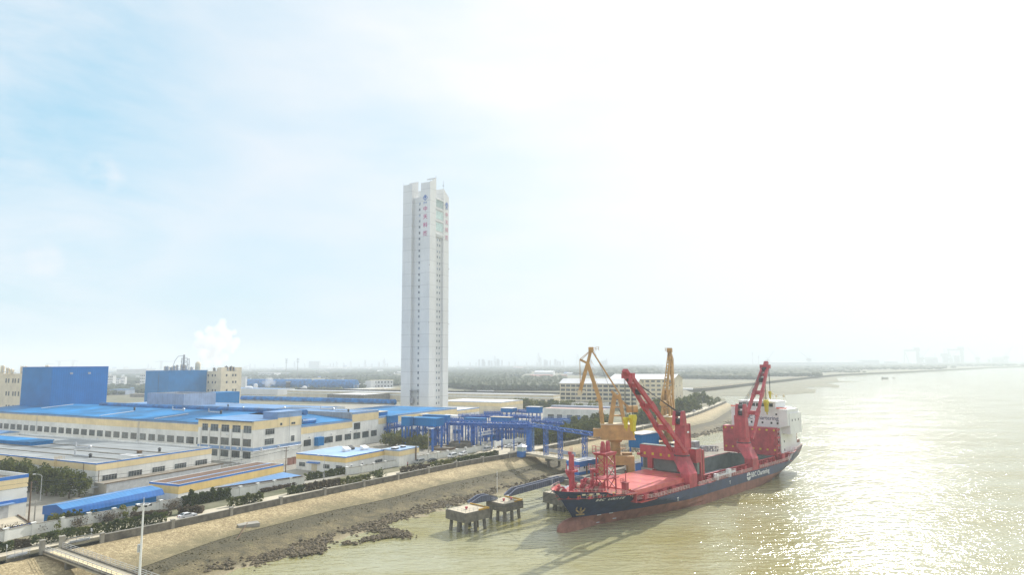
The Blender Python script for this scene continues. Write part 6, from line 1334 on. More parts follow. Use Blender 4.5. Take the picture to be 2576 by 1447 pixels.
def dolphin(cx_, cy_, lx, ly, top, th, label, npile, boll=2):
    e = empty('mooring_dolphin', sl_(cx_, cy_), radians(45), label, 'mooring dolphin', 'concrete mooring dolphins'); MB().box(-lx/2, lx/2, -ly/2, ly/2, top-th, top-.2).box(-lx/2+.15, lx/2-.15, -ly/2+.15, ly/2-.15, top-.2, top).build('platform', M_dirtyconc, e); MB().box(-lx/2+.3, lx/2-.3, -ly/2+.3, ly/2-.3, top, top+.02).build('deck_surface', M_road, e)
    for i in range(3):
        for j in range(3):
            if i == 1 and j == 1: continue
            x, y = (i-1)*lx*.36, (j-1)*ly*.36; MB().cyl((x*1.25, y*1.25, -13), (x, y, top-th+.05), .48, n=10).build('raking_pile', M_dirtyconc, e)
    for k in range(boll): o = MB().cyl((0, 0, 0), (0, 0, .45), .28, n=10).cyl((0, 0, .45), (0, 0, .75), .45, .4, n=10).build('bollard', M_hook if k == 9 else M_red, e); o.location = (-lx*.1+k*lx*.33, -ly*.05-k*.5, top)
    MB().rail([(-lx/2+.2, ly/2-.2, top), (-lx/2+.2, -ly/2+.2, top), (0, -ly/2+.2, top)], 1.1, 1.5, .05, 2).build('railing', M_galv, e)
    MB().box(lx*.05, lx/2-.1, -ly/2+.1, -ly/2+.35, top, top+.45).box(lx/2-.35, lx/2-.1, -ly/2+.4, ly/2-.3, top, top+.4).build('edge_curb', M_ladder, e); return e
f = G(*c6(1200, 1028), 0); lx_ = lambda v: ((v-SO).dot(SX), (v-SO).dot(SY))
fx, fy = lx_(f); dolphin(fx+4.5, fy+4.2, 9.0, 8.4, 0, 2.5, 'nearest square concrete dolphin on raking piles, left of the ship', 8, 1)
f = G(*c6(1640, 922), -.4); fx2, fy2 = lx_(f); dolphin(fx2+3.9, fy2+3.9, 7.8, 7.8, -.4, 2.2, 'second concrete dolphin with two pale bollards, beyond the nearest one', 8, 2)
f = at(*b2(150, 745), 206); fx3, fy3 = lx_(f); dolphin(fx3+3.0, fy3-1.5, 8.5, 8.5, -.4, 3.2, 'third concrete dolphin, mostly hidden behind the bow of the ship', 8, 1)
def arch_bridge(a, b_, label, rise=.8):
    """catwalk of two plate girders with knuckled ends"""
    a, b_ = Vector(a), Vector(b_); d = b_-a; L = Vector((d.x, d.y)).length; e = empty('catwalk_bridge', (a.x, a.y, 0), atan2(d.y, d.x), label, 'footbridge', 'grey girder catwalks between the dolphins')
    k = 3.5
    for s in (-.95, .95):
        b = MB(); b.xz([(0, a.z-.2), (L, b_.z-.2), (L, b_.z+.3), (L-k, b_.z+1.6), (k, a.z+1.6), (0, a.z+.3)], s-.08, s+.08)
        for p, q in (((0, a.z+.35), (k, a.z+1.65)), ((k, a.z+1.65), (L-k, b_.z+1.65)), ((L-k, b_.z+1.65), (L, b_.z+.35))): b.bar((p[0], s, p[1]), (q[0], s, q[1]), .42, .1)
        for i in range(int(L/1.3)): x = k*.6+(L-k*1.2)*i/int(L/1.3); b.bar((x, s-.15, a.z-.15), (x, s-.15, a.z+1.5 if k < x < L-k else a.z+.9), .1)
        b.build('plate_girder', M_walk, e)
    MB().box(0, L, -.85, .85, a.z-.1, a.z).build('walkway', M_galv, e); return e
arch_bridge(G(*c6(1245, 905), 0), G(*c6(1540, 850), 0), 'short grey knuckled catwalk between the nearest and second dolphins')
arch_bridge(G(*c6(1665, 822), 0), G(*c6(2330, 640), 0), 'long grey girder catwalk from the second dolphin towards the bow')
arch_bridge(G(*c6(2345, 636), 0), sl_(35, 17, 0), 'grey girder catwalk from behind the bow to the pier')
e = pole(c6(1557, 790), c6(0, 545)[1], 'thin white lamp pole on the catwalk by the second dolphin', .08, M_shipwhite, name='light_pole', cat='light pole')
e = pole(b2(152, 700), b2(0, 600)[1], 'thin white pole on the catwalk just left of the bow', .07, M_shipwhite, name='light_pole', cat='light pole')
# white and blue pier office
PO = Block('pier_office', 'white and blue flat roofed office on the pier behind the bow', 'building', None, 5, LA=9, LB=9, P=G(*b2(455, 592), .5), ang=45, base=.5)
PO.LA = slen(PO.P+Vector((0, 0, 3)), PO.A, b2(672, 0)[0]); PO.LB = slen(PO.P+Vector((0, 0, 3)), PO.B, b2(318, 0)[0]); PO.h = shgt(PO.P, b2(0, 440)[1]); PO.walls(M_shipwhite, roof=M_galv, parapet=.4); PO.band(PO.h-1.9, PO.h, M_bluet, 'blue_band', .12); PO.band(.5, 1.5, M_bluet, 'blue_plinth', .06)
PO.part('roof_skylight', M_shipwhite, MB().box(1, PO.LA*.6, 1, 2.4, PO.h-.5, PO.h-.1)); PO.part('door', M_wood, MB().box(PO.LA*.36, PO.LA*.42, -.12, 0, 0, 3.0)); PO.win('R', PO.LA*.28, 2.9, .9, .9, 1, '')
# small white-blue cabin and red boat by the pier
e = empty('pier_cabin', sl_(65, 21, .5), radians(45), 'small blue and white cabin on the pier between the crane legs', 'cabin'); MB().box(-3, 3, -1.5, 1.5, 0, 2.6).build('wall', M_bluet, e); MB().box(-3.2, -1, -1.6, 1.6, .3, 2.8).build('door_panel', M_shipwhite, e); MB().box(-3.2, 3.2, -1.7, 1.7, 2.8, 2.95).build('roof', M_galv, e)
# ================================================================ yellow level-luffing cranes
def bx_crane(base, house_z, rot, label, travel):
    e = empty('pier_crane', base, rot, label, 'dock crane', 'ochre dock cranes'); M_ = M_crane
    b = MB()
    for x in (-5, 5):
        for y in (-4.5, 4.5): b.prism([(x-1.1, y-1.1), (x+1.1, y-1.1), (x+1.1, y+1.1), (x-1.1, y+1.1)], 0, 4.2)
    b.box(-6.1, 6.1, -5.6, -3.4, 4.2, 7.2); b.box(-6.1, 6.1, 3.4, 5.6, 4.2, 7.2); b.box(-2.2, 2.2, -3.4, 3.4, 4.4, 7.1); b.build('portal_frame', M_, e)
    b = MB(); [b.box(x-1.8, x+1.8, y-.4, y+.4, 0, .9) for x in (-5, 5) for y in (-4.5, 4.5)]; b.build('bogie', M_dark, e)
    MB().cyl((0, 0, 7), (0, 0, house_z-1.2), 1.75, n=20).build('pedestal', M_, e)
    b = MB(); pz = 9.5+ (house_z-14)*.3
    b.cyl((0, 0, pz), (0, 0, pz+.15), 3.6, n=20); pts = [(cos(2*pi*i/16)*3.5, sin(2*pi*i/16)*3.5, pz+.15) for i in range(17)]; b.rail(pts, 1.1, 2, .07, 2); b.build('ring_platform', M_, e)
    b = MB(); b.cyl((0, 0, house_z-1.2), (0, 0, house_z-.2), 2.2, 2.8, n=20); b.build('slewing_ring', M_, e)
    h = house_z; b = MB(); b.box(-5, 6.6, -3, 3, h, h+5.0); b.box(-5.3, 6.9, -3.3, 3.3, h-.25, h+.05); b.build('machine_house', M_, e); MB().box(-5.2, 6.8, -3.15, 3.15, h+5.0, h+5.2).build('house_roof', M_cream, e)
    MB().box(-7.8, -5, -3.2, -.6, h+.8, h+3.6).build('operator_cab', M_, e); MB().box(-7.85, -7.8, -3, -.8, h+1.6, h+3.2).build('cab_window', M_glass, e); MB().rail([(-9.5, -3, h), (-5, -3, h)], 1.1, 1.1, .07).box(-9.5, -5, -3.2, -.2, h-.1, h).build('cab_gangway', M_, e)
    T = Vector((.8, 0, h+15.4)); b = MB()
    for s in (-1.6, 1.6): b.bar((-1.6, s, h+5), (T.x-.6, s*.5, T.z), 1.0, 1.5); b.bar((3.4, s, h+5), (T.x+.9, s*.5, T.z), .8, 1.2)
    for z in (h+8, h+11, h+14): f_ = (z-h-5)/11.2; b.box(-1.6+f_*1.8, 3.4-f_*1.6, -1.4+f_*.6, 1.4-f_*.6, z-.2, z+.2)
    b.build('a_frame', M_, e)
    F0 = Vector((-4.4, 0, h+4.8)); K = Vector((-9.2, 0, h+26.6)); b = MB()
    for s in (-1.1, 1.1):
        pts = [F0+Vector((0, s*1.5, 0)), F0+Vector((-.6, s*1.2, 8)), F0.lerp(K, .72)+Vector((.5, s*.8, 0)), K+Vector((0, s*.4, 0))]
        for p, q in zip(pts, pts[1:]): b.bar(p, q, .75, 1.35)
    for t in (.2, .4, .6, .8): c = F0.lerp(K, t); b.bar(c+Vector((0, -1.3, 0)), c+Vector((0, 1.3, 0)), .6)
    b.build('main_boom', M_, e)
    Tp = K+Vector((1.3, 0, 4.9)); Nz = K+Vector((-3.0, 0, -10.2)); b = MB()
    for s in (-.7, .7): b.bar(K+Vector((0, s, 0)), Tp+Vector((0, s*.6, 0)), .5, 1.1); b.bar(K+Vector((0, s, 0)), Nz+Vector((0, s*.35, 0)), .5, 1.25)
    for t in (.2, .4, .6, .8): c = K.lerp(Nz, t); b.bar(c+Vector((0, -.6, 0)), c+Vector((0, .6, 0)), .4)
    b.box(Tp.x-.9, Tp.x+.9, -1.0, 1.0, Tp.z-.8, Tp.z+1.0); b.build('fly_jib', M_, e)
    Ms = K+Vector((-2.8, 0, 1.5)); b = MB(); b.bar(K, Ms, .6, .8)
    for s in (-.5, .5): b.bar(Tp+Vector((0, s, 0)), Ms+Vector((0, s, 0)), .22); b.bar(Ms+Vector((0, s, 0)), Nz+Vector((.2, s, 1)), .25)
    b.bar(Tp+Vector((-.6, 0, -.8)), Ms+Vector((.5, 0, -.3)), .2); b.build('jib_stay', M_, e)
    b = MB(); 
    for s in (-.45, .45): b.bar(Tp+Vector((.4, s, -.4)), T+Vector((1.4, s*2, -.2)), .35, .5)
    for i in range(12): c = (Tp+Vector((.4, 0, -.4))).lerp(T+Vector((1.4, 0, -.2)), (i+.5)/12); b.bar(c+Vector((0, -.5, 0)), c+Vector((0, .5, 0)), .45)
    b.build('tie_rod', M_, e)
    W_ = T+Vector((5.0, 0, -4.9)); b = MB()
    for s in (-1.5, 1.5): b.bar(T+Vector((-1.8, s, 1.3)), W_+Vector((-1.0, s, .4)), .4, .9)
    b.bar(T+Vector((1.2, -1.5, -1.4)), T+Vector((1.2, 1.5, -1.4)), .35); b.build('balance_lever', M_crane, e)
    MB().cyl(W_+Vector((-1.6, 0, -.3)), W_+Vector((2.4, 0, -.1)), 1.25, n=16).build('counterweight', M_hook if False else M_crane, e)
    b = MB(); b.box(Nz.x-.9, Nz.x+.5, -.6, .6, Nz.z-1.3, Nz.z+.6); b.add([(Nz.x+.5, -.7, Nz.z-1.2), (Nz.x+1.9, -.8, Nz.z+.5), (Nz.x+1.9, .8, Nz.z+.5), (Nz.x+.5, .7, Nz.z-1.2), (Nz.x+.5, 0, Nz.z+.4)], [(0, 1, 2, 3), (0, 4, 1), (3, 2, 4), (1, 4, 2)]); b.build('jib_nose', M_cream, e)
    b = MB()
    for s in (-.5, 0, .5): b.cyl(Tp+Vector((.8, s, .4)), Vector((3.2, s, h+6)), .05, n=4); b.cyl(Tp+Vector((0, s, .6)), Nz+Vector((-1, s, 0)), .05, n=4)
    b.build('hoist_rope', M_dark, e)
    b = MB().rail([(Tp.x+.8, -1.3, Tp.z-.6), (Tp.x+2.8, -1.3, Tp.z-.2), (Tp.x+2.8, 1.3, Tp.z-.2), (Tp.x+.8, 1.3, Tp.z-.6)], 1.3, 1, .08); 
    for i in range(9): c = K.lerp(F0, i/9)+Vector((1.2, 0, 0)); b.bar(c, c+Vector((0, 0, 1)), .07); b.bar(c+Vector((0, 0, 1)), c+Vector((1, 0, -.6)), .07)
    b.build('access_ladder', M_, e)
    return e
c1p = at(b2(870, 0)[0], b2(0, 400)[1], 231.5); hz = 13.2
bx_crane((c1p.x, c1p.y, .5), hz-.5, radians(-6), 'nearer yellow ochre dock crane with folded jib pointing left', 0)
c2p = at(b1(1822, 0)[0], b1(0, 1200)[1], 262)
bx_crane((c2p.x, c2p.y, .5), hz-.3, radians(-116), 'farther yellow ochre dock crane seen end on, with raised jib', 0)
# feeder machine shed behind the near crane
e = empty('feeder_shed', sl_(80, 26, .5), radians(45), 'dark blue feeder house with a white roof on the pier behind the near crane', 'conveyor shed'); MB().box(-6, 6, -3, 3, 7, 12).build('cladding', M_bluebox, e); MB().box(-6.4, 6.4, -3.4, 3.4, 12, 12.3).build('roof', M_whiteroof, e)
for x in (-5.5, 5.5):
    for y in (-2.5, 2.5): MB().bar((x, y, 0), (x, y, 7), .5).build('post', M_steelb, e)
MB().bar((-5.5, -2.5, .5), (5.5, -2.5, 6.8), .2).bar((5.5, -2.5, .5), (-5.5, -2.5, 6.8), .2).build('cross_bracing', M_steelb, e)
gallery('blue conveyor bridge beyond the near crane, leading from the feeder house along the pier', sl_(86, 26, 11), sl_(112, 28, 6), 2.2, 1.6, 12, [.5])
e = empty('dock_hopper', sl_(89, 18, .5), radians(45), 'small blue loading frame behind the standing hatch cover', 'loading frame'); MB().truss((0, 0, 0), (0, 0, 8), 4, 4, 4, .25).build('frame', M_steelb, e); MB().box(-2.5, 2.5, -2.5, 2.5, 8, 8.3).build('platform', M_cream, e)
e = empty('quay_machine', sl_(100, 15, .5), radians(45), 'grey steel loading arm on the pier beyond the open hold', 'dock machine'); MB().box(-2, 1.5, -1, 1, 0, 8).truss((1.5, 0, 5), (16, 0, 3.5), 2.5, 2, 7, .2).build('frame', M_grey, e); MB().box(2, 6, -1.5, 1.5, 3.8, 5.4).build('motor_house', M_galv, e)
# ================================================================ the cargo ship
SHIP = empty('cargo_ship', (SO.x, SO.y, SW), radians(45), 'large red and navy cargo ship moored at the pier, with two red deck cranes', 'ship')
def interp(tb, v):
    if v <= tb[0][0]: return tb[0][1]
    for (a, x), (b, y) in zip(tb, tb[1:]):
        if v <= b: return x+(y-x)*(v-a)/(b-a)
    return tb[-1][1]
stem = lambda z: interp([(-3, 6.2), (0, 5.8), (2.7, 4.9), (4.3, 3.6), (5.9, 2.1), (8.1, .3), (10.5, -1.9), (12.1, -4.9)], z)
stern_x = lambda z: interp([(-3, 128), (0, 135.5), (1.5, 138), (3.5, 142), (6, 145.7), (8, 147.4), (10.4, 148)], z)
sheer = lambda x: interp([(-4.9, 12.1), (-4, 11.6), (-3, 11.25), (0, 10.95), (3, 10.7), (9.7, 10.2), (9.95, 9.4), (16.2, 8.9), (22.6, 6.1), (127.5, 6.1), (132.5, 9.4), (148, 9.9)], x)
B0 = 11.35
def half(x, z):
    s = stem(z); fl = interp([(-3, 58), (0, 50), (2.7, 42), (6, 27), (10, 16), (12, 14.8)], z); p = interp([(-3, .95), (0, .85), (2.7, .78), (6, .72), (10, .68), (13, .66)], z)
    b = B0*min(1.0, max(0.0, (x-s)/fl))**p if x < s+fl else B0
    e = stern_x(z); L = interp([(-3, 46), (0, 40), (2.7, 30), (6, 20), (10, 15)], z); m = interp([(-3, .05), (0, .22), (2.7, .45), (6, .66), (10, .75)], z)
    if x > e-L: t = min(1, (x-(e-L))/L); b *= 1-(1-m)*t**1.7
    return max(b, .04)
ts = sorted(set([0, .004, .01, .018, .028, .04, .055, .07, .085, .1, .104, .107, .11, .125, .14, .155, .17, .18, .19, .2, .23, .27, .32, .4, .5, .6, .7, .76, .8, .83, .845, .86, .87, .88, .89, .91, .93, .95, .965, .98, .99, 1.0]))
rows = [('z', -2.5), ('z', -.5), ('z', 1.2), ('z', 2.95)]+[('f', k/6) for k in range(1, 7)]
def hull_pt(t, row):
    z = row[1] if row[0] == 'z' else 5.0
    for _ in range(6):
        x = stem(z)+(stern_x(z)-stem(z))*t
        if row[0] == 'f': z = 2.95+(sheer(x)-2.95)*row[1]
    return x, z
mb = MB(); R = len(rows); pv = {}
for sgn in (-1, 1):
    base = len(mb.v)
    for t in ts:
        for r in rows: x, z = hull_pt(t, r); mb.v.append((x, sgn*half(x, z), z))
    for i in range(len(ts)-1):
        for r in range(R-1):
            a = base+i*R+r; f = (a, a+R, a+R+1, a+1) if sgn < 0 else (a, a+1, a+R+1, a+R); mb.f.append(f); mb.m.append(1 if r < 3 else 0)
n_side = len(ts)*R; i = len(ts)-1      # transom
for r in range(R-1): a = i*R+r; b = n_side+i*R+r; mb.f.append((a, b, b+1, a+1)); mb.m.append(1 if r < 3 else 0)
# bulbous bow
k0 = len(mb.v); secs = [(-1.2, .2, -.1), (-.95, 1.1, -.1), (-.2, 1.9, -.1), (1.4, 2.35, 0), (4.0, 2.6, .1), (8, 2.75, .1), (14, 2.8, 0)]
for x, r, zc in secs:
    for k in range(12): a = 2*pi*k/12; mb.v.append((x, cos(a)*r*.85, zc+sin(a)*r*1.15))
for s in range(len(secs)-1):
    for k in range(12): a = k0+s*12+k; b = k0+s*12+(k+1) % 12; mb.f.append((a, a+12, b+12, b)); mb.m.append(1)
mb.f.append(tuple(k0+k for k in range(12))); mb.m.append(1)
hull = mb.build('hull', [M_navy, M_boot], SHIP, smooth=False)
# decks
def deckpoly(x0, x1, z, n=20): xs = [x0+(x1-x0)*i/n for i in range(n+1)]; return [(x, -(half(x, z)-.05)) for x in xs]+[(x, half(x, z)-.05) for x in reversed(xs)]
d = MB(); d.prism(deckpoly(-1.4, 20.5, 8.8), 8.6, 8.8); d.build('forecastle_deck', M_reddeck, SHIP)
d = MB()
for y0, y1 in ((-1, -1),): pass
d.prism([(22, -11.1), (58, -11.2), (58, 11.2), (22, 11.1)], 5.7, 5.9); d.prism([(117.2, -11.2), (129, -11.2), (129, 11.2), (117.2, 11.2)], 5.7, 5.9)
d.box(58, 117.2, -11.25, -8.9, 5.7, 5.9); d.box(58, 117.2, 8.9, 11.25, 5.7, 5.9); d.build('main_deck', M_reddeck, SHIP)
d = MB(); d.prism(deckpoly(128, 147.5, 9.0, 8), 8.6, 8.8); d.build('poop_deck', M_reddeck, SHIP)
b = MB()      # inner face and cap of the forecastle bulwark
xs = [-4.5, -3.9, -3, -1.6, .4, 2.6, 5, 7.4, 9.6]
for sg_ in (-1, 1):
    for x0, x1 in zip(xs, xs[1:]):
        zb_ = max(8.8, interp([(-4.9, 12.1), (-1.9, 10.5), (.3, 8.8)], x0)+.25)
        if zb_ > sheer(x0)-.1: continue
        for q_ in range(5):
            f0, f1 = q_/5, (q_+1)/5; P_ = [(x+.12, sg_*max(.02, half(x+.12, zb_+(sheer(x)-zb_)*f)-.25), zb_+(sheer(x)-zb_)*f) for f in (f0, f1) for x in (x0, x1)]; b.add(P_, [(0, 1, 3, 2)])
        p = [(x, sg_*max(.05, half(x, sheer(x))-.02), sheer(x)) for x in (x0, x1)]; q = [(x+.25, sg_*max(.02, half(x+.25, 8.8)-.25), 8.8) for x in (x0, x1)]; c = [(x, sg_*max(.03, half(x, sheer(x))-.35), sheer(x)+.06) for x in (x0, x1)]; w = [(x, y, z+.06) for x, y, z in p]
        b.add([p[0], p[1], q[0], q[1], c[0], c[1], w[0], w[1]], [(6, 7, 5, 4), (0, 1, 7, 6)])
b.build('bulwark', M_reddeck, SHIP)
MB().box(20.4, 20.7, -10.6, 10.6, 5.9, 8.8).build('bulkhead', M_red, SHIP); MB().box(127.8, 128.1, -11, 11, 5.9, 8.8).build('bulkhead', M_red, SHIP)
# hold with coamings
b = MB(); hx0, hx1, hy = 61.5, 117.0, 8.8
b.add([(hx0, -hy, -1.5), (hx1, -hy, -1.5), (hx1, hy, -1.5), (hx0, hy, -1.5)], [(0, 1, 2, 3)])
b.box(hx0, hx1, -hy-.1, -hy, -1.5, 8.4); b.box(hx0, hx1, hy, hy+.1, -1.5, 8.4); b.box(hx0-.1, hx0, -hy, hy, -1.5, 8.4); b.box(hx1, hx1+.1, -hy, hy, -1.5, 8.4)
b.box(hx0, hx1, -hy, -hy+1.0, 2.0, 2.2); b.box(hx0, hx1, hy-1.2, hy, 2.0, 2.2)
b.build('hold', M_hold, SHIP)
b = MB(); b.box(84, 96, -8.6, 8.6, 2.2, 3.0); b.box(96.2, 108, -8.6, 8.6, 2.2, 3.0); b.build('tween_deck_pontoon', M_grey, SHIP)
def coaming(y, x0, x1, z1):
    b = MB(); s = -1 if y < 0 else 1; b.box(x0, x1, min(y, y+s*.15), max(y, y+s*.15), 5.9, z1); b.box(x0, x1, min(y, y+s*.7), max(y, y+s*.7), z1-.2, z1)
    n = int((x1-x0)/1.6)
    for i in range(n+1): x = x0+(x1-x0)*i/n; b.box(x-.1, x+.1, min(y, y+s*.6), max(y, y+s*.6), 5.9, z1-.2)
    for k in range(int((x1-x0)/9)): x = x0+3+k*9; b.box(x, x+1.8, min(y+s*.2, y+s*1.1), max(y+s*.2, y+s*1.1), 5.9, z1-.5)
    b.build('hatch_coaming', M_red, SHIP)
coaming(-8.9, 21.5, 49, 7.7); coaming(8.9, 21.5, 57, 7.7); coaming(-8.9, 60, 117, 8.5); coaming(8.9, 60, 117, 8.5)
h = MB()
for k in range(3): h.box(21.4+k*11.3, 32.5+k*11.3, -9.3, 9.3, 7.7, 9.0)
for k in range(12):
    for y in (-6.5, -2.2, 2.2, 6.5): h.box(25+k*2.4, 25.5+k*2.4, y-.2, y+.2, 9.0, 9.05, 1) if k % 3 == 1 else None
M_shine = mat('glossy_red_hatch_paint', (.60, .13, .12), .38, .16, .25, tint=(.46, .07, .065), spec=.8)
h.build('hatch_cover', [M_shine, M_hook], SHIP)
b = MB(); b.box(56.8, 59.6, -9.3, 12.3, 12.7, 17.0); b.box(56.9, 59.5, -9.2, 12.2, 17.0, 17.2, 2)
b.box(57.8, 59.2, -9.0, 11.8, 9.0, 12.7, 2)
for y in (8.5, -3): b.box(56.8, 57.8, y-.9, y+.9, 9.2, 12.7)
for k in range(6): b.box(56.7, 56.8, 10.3-k*3.2-.4, 10.3-k*3.2+.4, 13.8, 14.6, 1)
b.box(56.0, 56.8, 11.7, 13.1, 13.4, 14.2)
b.build('standing_hatch_cover', [M_red, M_hook, M_hold], SHIP)
b = MB()
for k in range(4): b.box(59.6+k*.8, 60.3+k*.8, -9.3+(k % 2)*.2, -4.5, 6.0, 17.0-k*.25, k % 2)
b.box(61.5, 63.3, -7, -5.4, 11.5, 13.2); b.build('folded_panel_stack', [M_red, M_boot], SHIP)
b = MB(); b.box(118.0, 121.8, -9.2, 12.2, 8.6, 19.2)
for y in [11-k*2.9 for k in range(8)]:
    for z in (10.8, 18.4): b.box(117.9, 118.0, y-.35, y+.35, z-.3, z+.3, 1)
for z in (9.5, 12.5, 15.5, 18.5): b.box(118.2, 121.5, -10.2, -9.2, z-.3, z+.3)
b.build('standing_hatch_cover', [M_red, M_hook], SHIP)
b = MB()
for x in (118.4, 119.8, 121.4): b.bar((x, -9.8, 8), (x, -9.8, 19), .25)
b.box(122, 124.5, -10.5, -7.5, 5.9, 9.0); b.build('cover_guide', M_red, SHIP)
# deck cranes
def loft(b, secs, mi=0):
    k0 = len(b.v); n = len(secs[0])
    for s in secs: b.v += s
    for i in range(len(secs)-1):
        for k in range(n): a = k0+i*n+k; c = k0+i*n+(k+1) % n; b.f.append((a, c, c+n, a+n)); b.m.append(mi)
    b.f.append(tuple(range(k0+len(b.v)-k0-n, len(b.v)))); b.m.append(mi)
def oct_(cx, cy, rx, ry, z, ch=.0): 
    pts = [(-1, -1+ch), (-1+ch, -1), (1-ch, -1), (1, -1+ch), (1, 1-ch), (1-ch, 1), (-1+ch, 1), (-1, 1-ch)]
    return [(cx+px*rx, cy+py*ry, z) for px, py in pts]
def deck_crane(cx, cy, tip, hooks, tz, label):
    b = MB(); loft(b, [oct_(cx-2.2, -9.7, 2.4, 1.55, 5.9, .02), oct_(cx-2.2, -9.7, 2.4, 1.55, 10.2, .02), oct_(cx-.2, cy-.3, 2.4, 2.3, 13.8, .3), oct_(cx, cy, 2.35, 2.35, 15.0, .55), oct_(cx, cy, 2.2, 2.2, 15.6, .58)])
    ped = b.build('deck_crane', M_red, SHIP); ped['label'] = label
    MB().cyl((cx, cy, 15.2), (cx, cy, 15.5), 2.55, n=20).build('slewing_ring', M_dark, ped)
    f = 1 if tip[0] > cx else -1; b = MB(); b.cyl((cx, cy, 15.5), (cx, cy, 17.6), 2.25, 2.2, n=16)
    loft(b, [oct_(cx-f*.5, cy, 1.8, 2.0, 17.0, .05), oct_(cx-f*.9, cy, 1.4, 1.8, tz-3.0, .05)])
    for s in (-1, 1): b.xz([(cx-2.1, tz-3.2), (cx+.5, tz-3.2), (cx+.3, tz-.6), (cx-.2, tz+1.4), (cx-1.2, tz+1.4), (cx-1.8, tz-.6)], cy+s*1.45-.5, cy+s*1.45+.5)
    b.box(cx-f*2.4-.1, cx-f*2.4+.1, cy-2.15, cy+2.15, 17.5, tz-2.8); b.build('crane_tower', M_red, ped)
    b = MB(); b.cyl((cx-.4, cy-.9, tz-2.0), (cx-.4, cy+.9, tz-2.0), 1.0, n=14); b.cyl((cx-.4, cy-.9, tz+.4), (cx-.4, cy+.9, tz+.4), .8, n=14); b.build('sheave', M_dark, ped)
    MB().box(cx-.7, cx+.5, cy-2.72, cy-2.66, tz-5.6, tz-5.0).build('name_plate', M_shipwhite, ped)
    root = Vector((cx+f*1.9, cy, 16.6)); T = Vector(tip); d = (T-root); b = MB(); L = d.length; dn = d.normalized()
    sd = Vector((0, 0, 1)).cross(dn); sd = Vector((sd.x, sd.y, 0)).normalized(); up = dn.cross(sd)*-1
    w0, w1 = 2.45, 1.1
    for s in (-1, 1):
        P = [root+sd*s*w0, root+dn*L*.12+sd*s*w0, root+dn*L*.9+sd*s*w1, T+sd*s*w1*.95]
        for k, (p, q) in enumerate(zip(P, P[1:])): b.bar(p, q, .9 if k else .8, 1.25 if k == 1 else 1.05)
    for t in (.34, .62):
        w = w0+(w1-w0)*t; c = root+dn*L*t; b.bar(c-sd*(w+.55), c+sd*(w+.55), 1.0, 1.6)
        for s in (-1, 1): b.bar(c+sd*s*w-dn*1.7, c+sd*s*w+dn*1.5, 1.15, 1.6)
    c = root+dn*L*.88; b.bar(c-sd*1.3, c+sd*1.3, 1.2, 1.2); c = T; b.bar(c-sd*2.0, c+sd*2.0, 1.4, 1.6); b.bar(c-dn*.5, c+dn*2.4, 1.6, 1.2); b.bar(c+dn*.4+sd*1.2, c+dn*.4+sd*1.2-Vector((0, 0, 3.0))+dn*.6, .8, 1.0)
    b.build('boom', M_red, ped)
    b = MB(); c = root+dn*L*.80; b.cyl(c-sd*.8, c+sd*.8, .95, n=12); c = root+dn*L*.96; b.cyl(c-sd*.9, c+sd*.9, .85, n=12); b.build('boom_sheave', M_dark, ped)
    b = MB(); A0 = Vector((cx, cy, tz+.4))
    for s in (-.6, -.2, .2, .6): b.cyl(A0+Vector((0, s, 0)), T+sd*s-dn*1.0, .07, n=4)
    for (hx, hy_, hz_, big) in hooks: b.cyl((hx, hy_, T.z-.5), (hx, hy_, hz_), .07, n=4); b.cyl((hx+.5, hy_, T.z-.5), (hx+.5, hy_, hz_), .07, n=4)
    b.build('wire_rope', M_dark, ped)
    for (hx, hy_, hz_, big) in hooks:
        s = big; b = MB(); b.xz([(hx-1.5*s, hz_), (hx-1.1*s, hz_+1.0*s), (hx+1.6*s, hz_+1.0*s), (hx+2.0*s, hz_), (hx+1.2*s, hz_-2.0*s), (hx+.9*s, hz_-4.4*s), (hx-.3*s, hz_-4.4*s), (hx-.6*s, hz_-2.0*s)], hy_-.6*s, hy_+.6*s)
        b.cyl((hx+.25, hy_-.75*s, hz_-.2), (hx+.25, hy_+.75*s, hz_-.2), 1.2*s, n=12); b.bar((hx+.3*s, hy_, hz_-4.4*s), (hx+.9*s, hy_, hz_-5.6*s), .4*s); b.build('hook_block', M_hook, ped)
    return ped
def lp(px, py, x=None, y=None, z=None):      # a pixel seen on the ship plane x=const or y=const, in ship coordinates
    d = ray(px, py); c = Vector((0, 0, CAMH)); o = c-Vector((SO.x, SO.y, SW)); a = Vector((o.dot(SX), o.dot(SY), o.z)); v = Vector((d.dot(SX), d.dot(SY), d.z))
    t = (x-a.x)/v.x if x is not None else ((y-a.y)/v.y if y is not None else (z-a.z)/v.z); return a+v*t
tip1 = lp(*b1(1262, 600), y=-6.1); h1a = lp(*b1(1320, 1195), y=-5.4); h1b = lp(*b1(1222, 1215), y=-4.2)
deck_crane(53.4, -6.1, tuple(tip1), [(h1a.x, -5.4, h1a.z, .9), (h1b.x, -4.2, h1b.z, .6)], 28.2, 'fore red deck crane with its boom raised towards the bow')
tip2 = lp(*b3(1385, 290), y=-5.0); h2a = lp(*b3(1395, 790), y=-4.7); h2b = lp(*b3(1450, 655), y=-6.0)
deck_crane(98.3, -6.0, tuple(tip2), [(h2a.x, -4.7, h2a.z, .9), (h2b.x, -6.0, h2b.z, .5)], 28.2, 'aft red deck crane with its boom raised towards the white bridge')
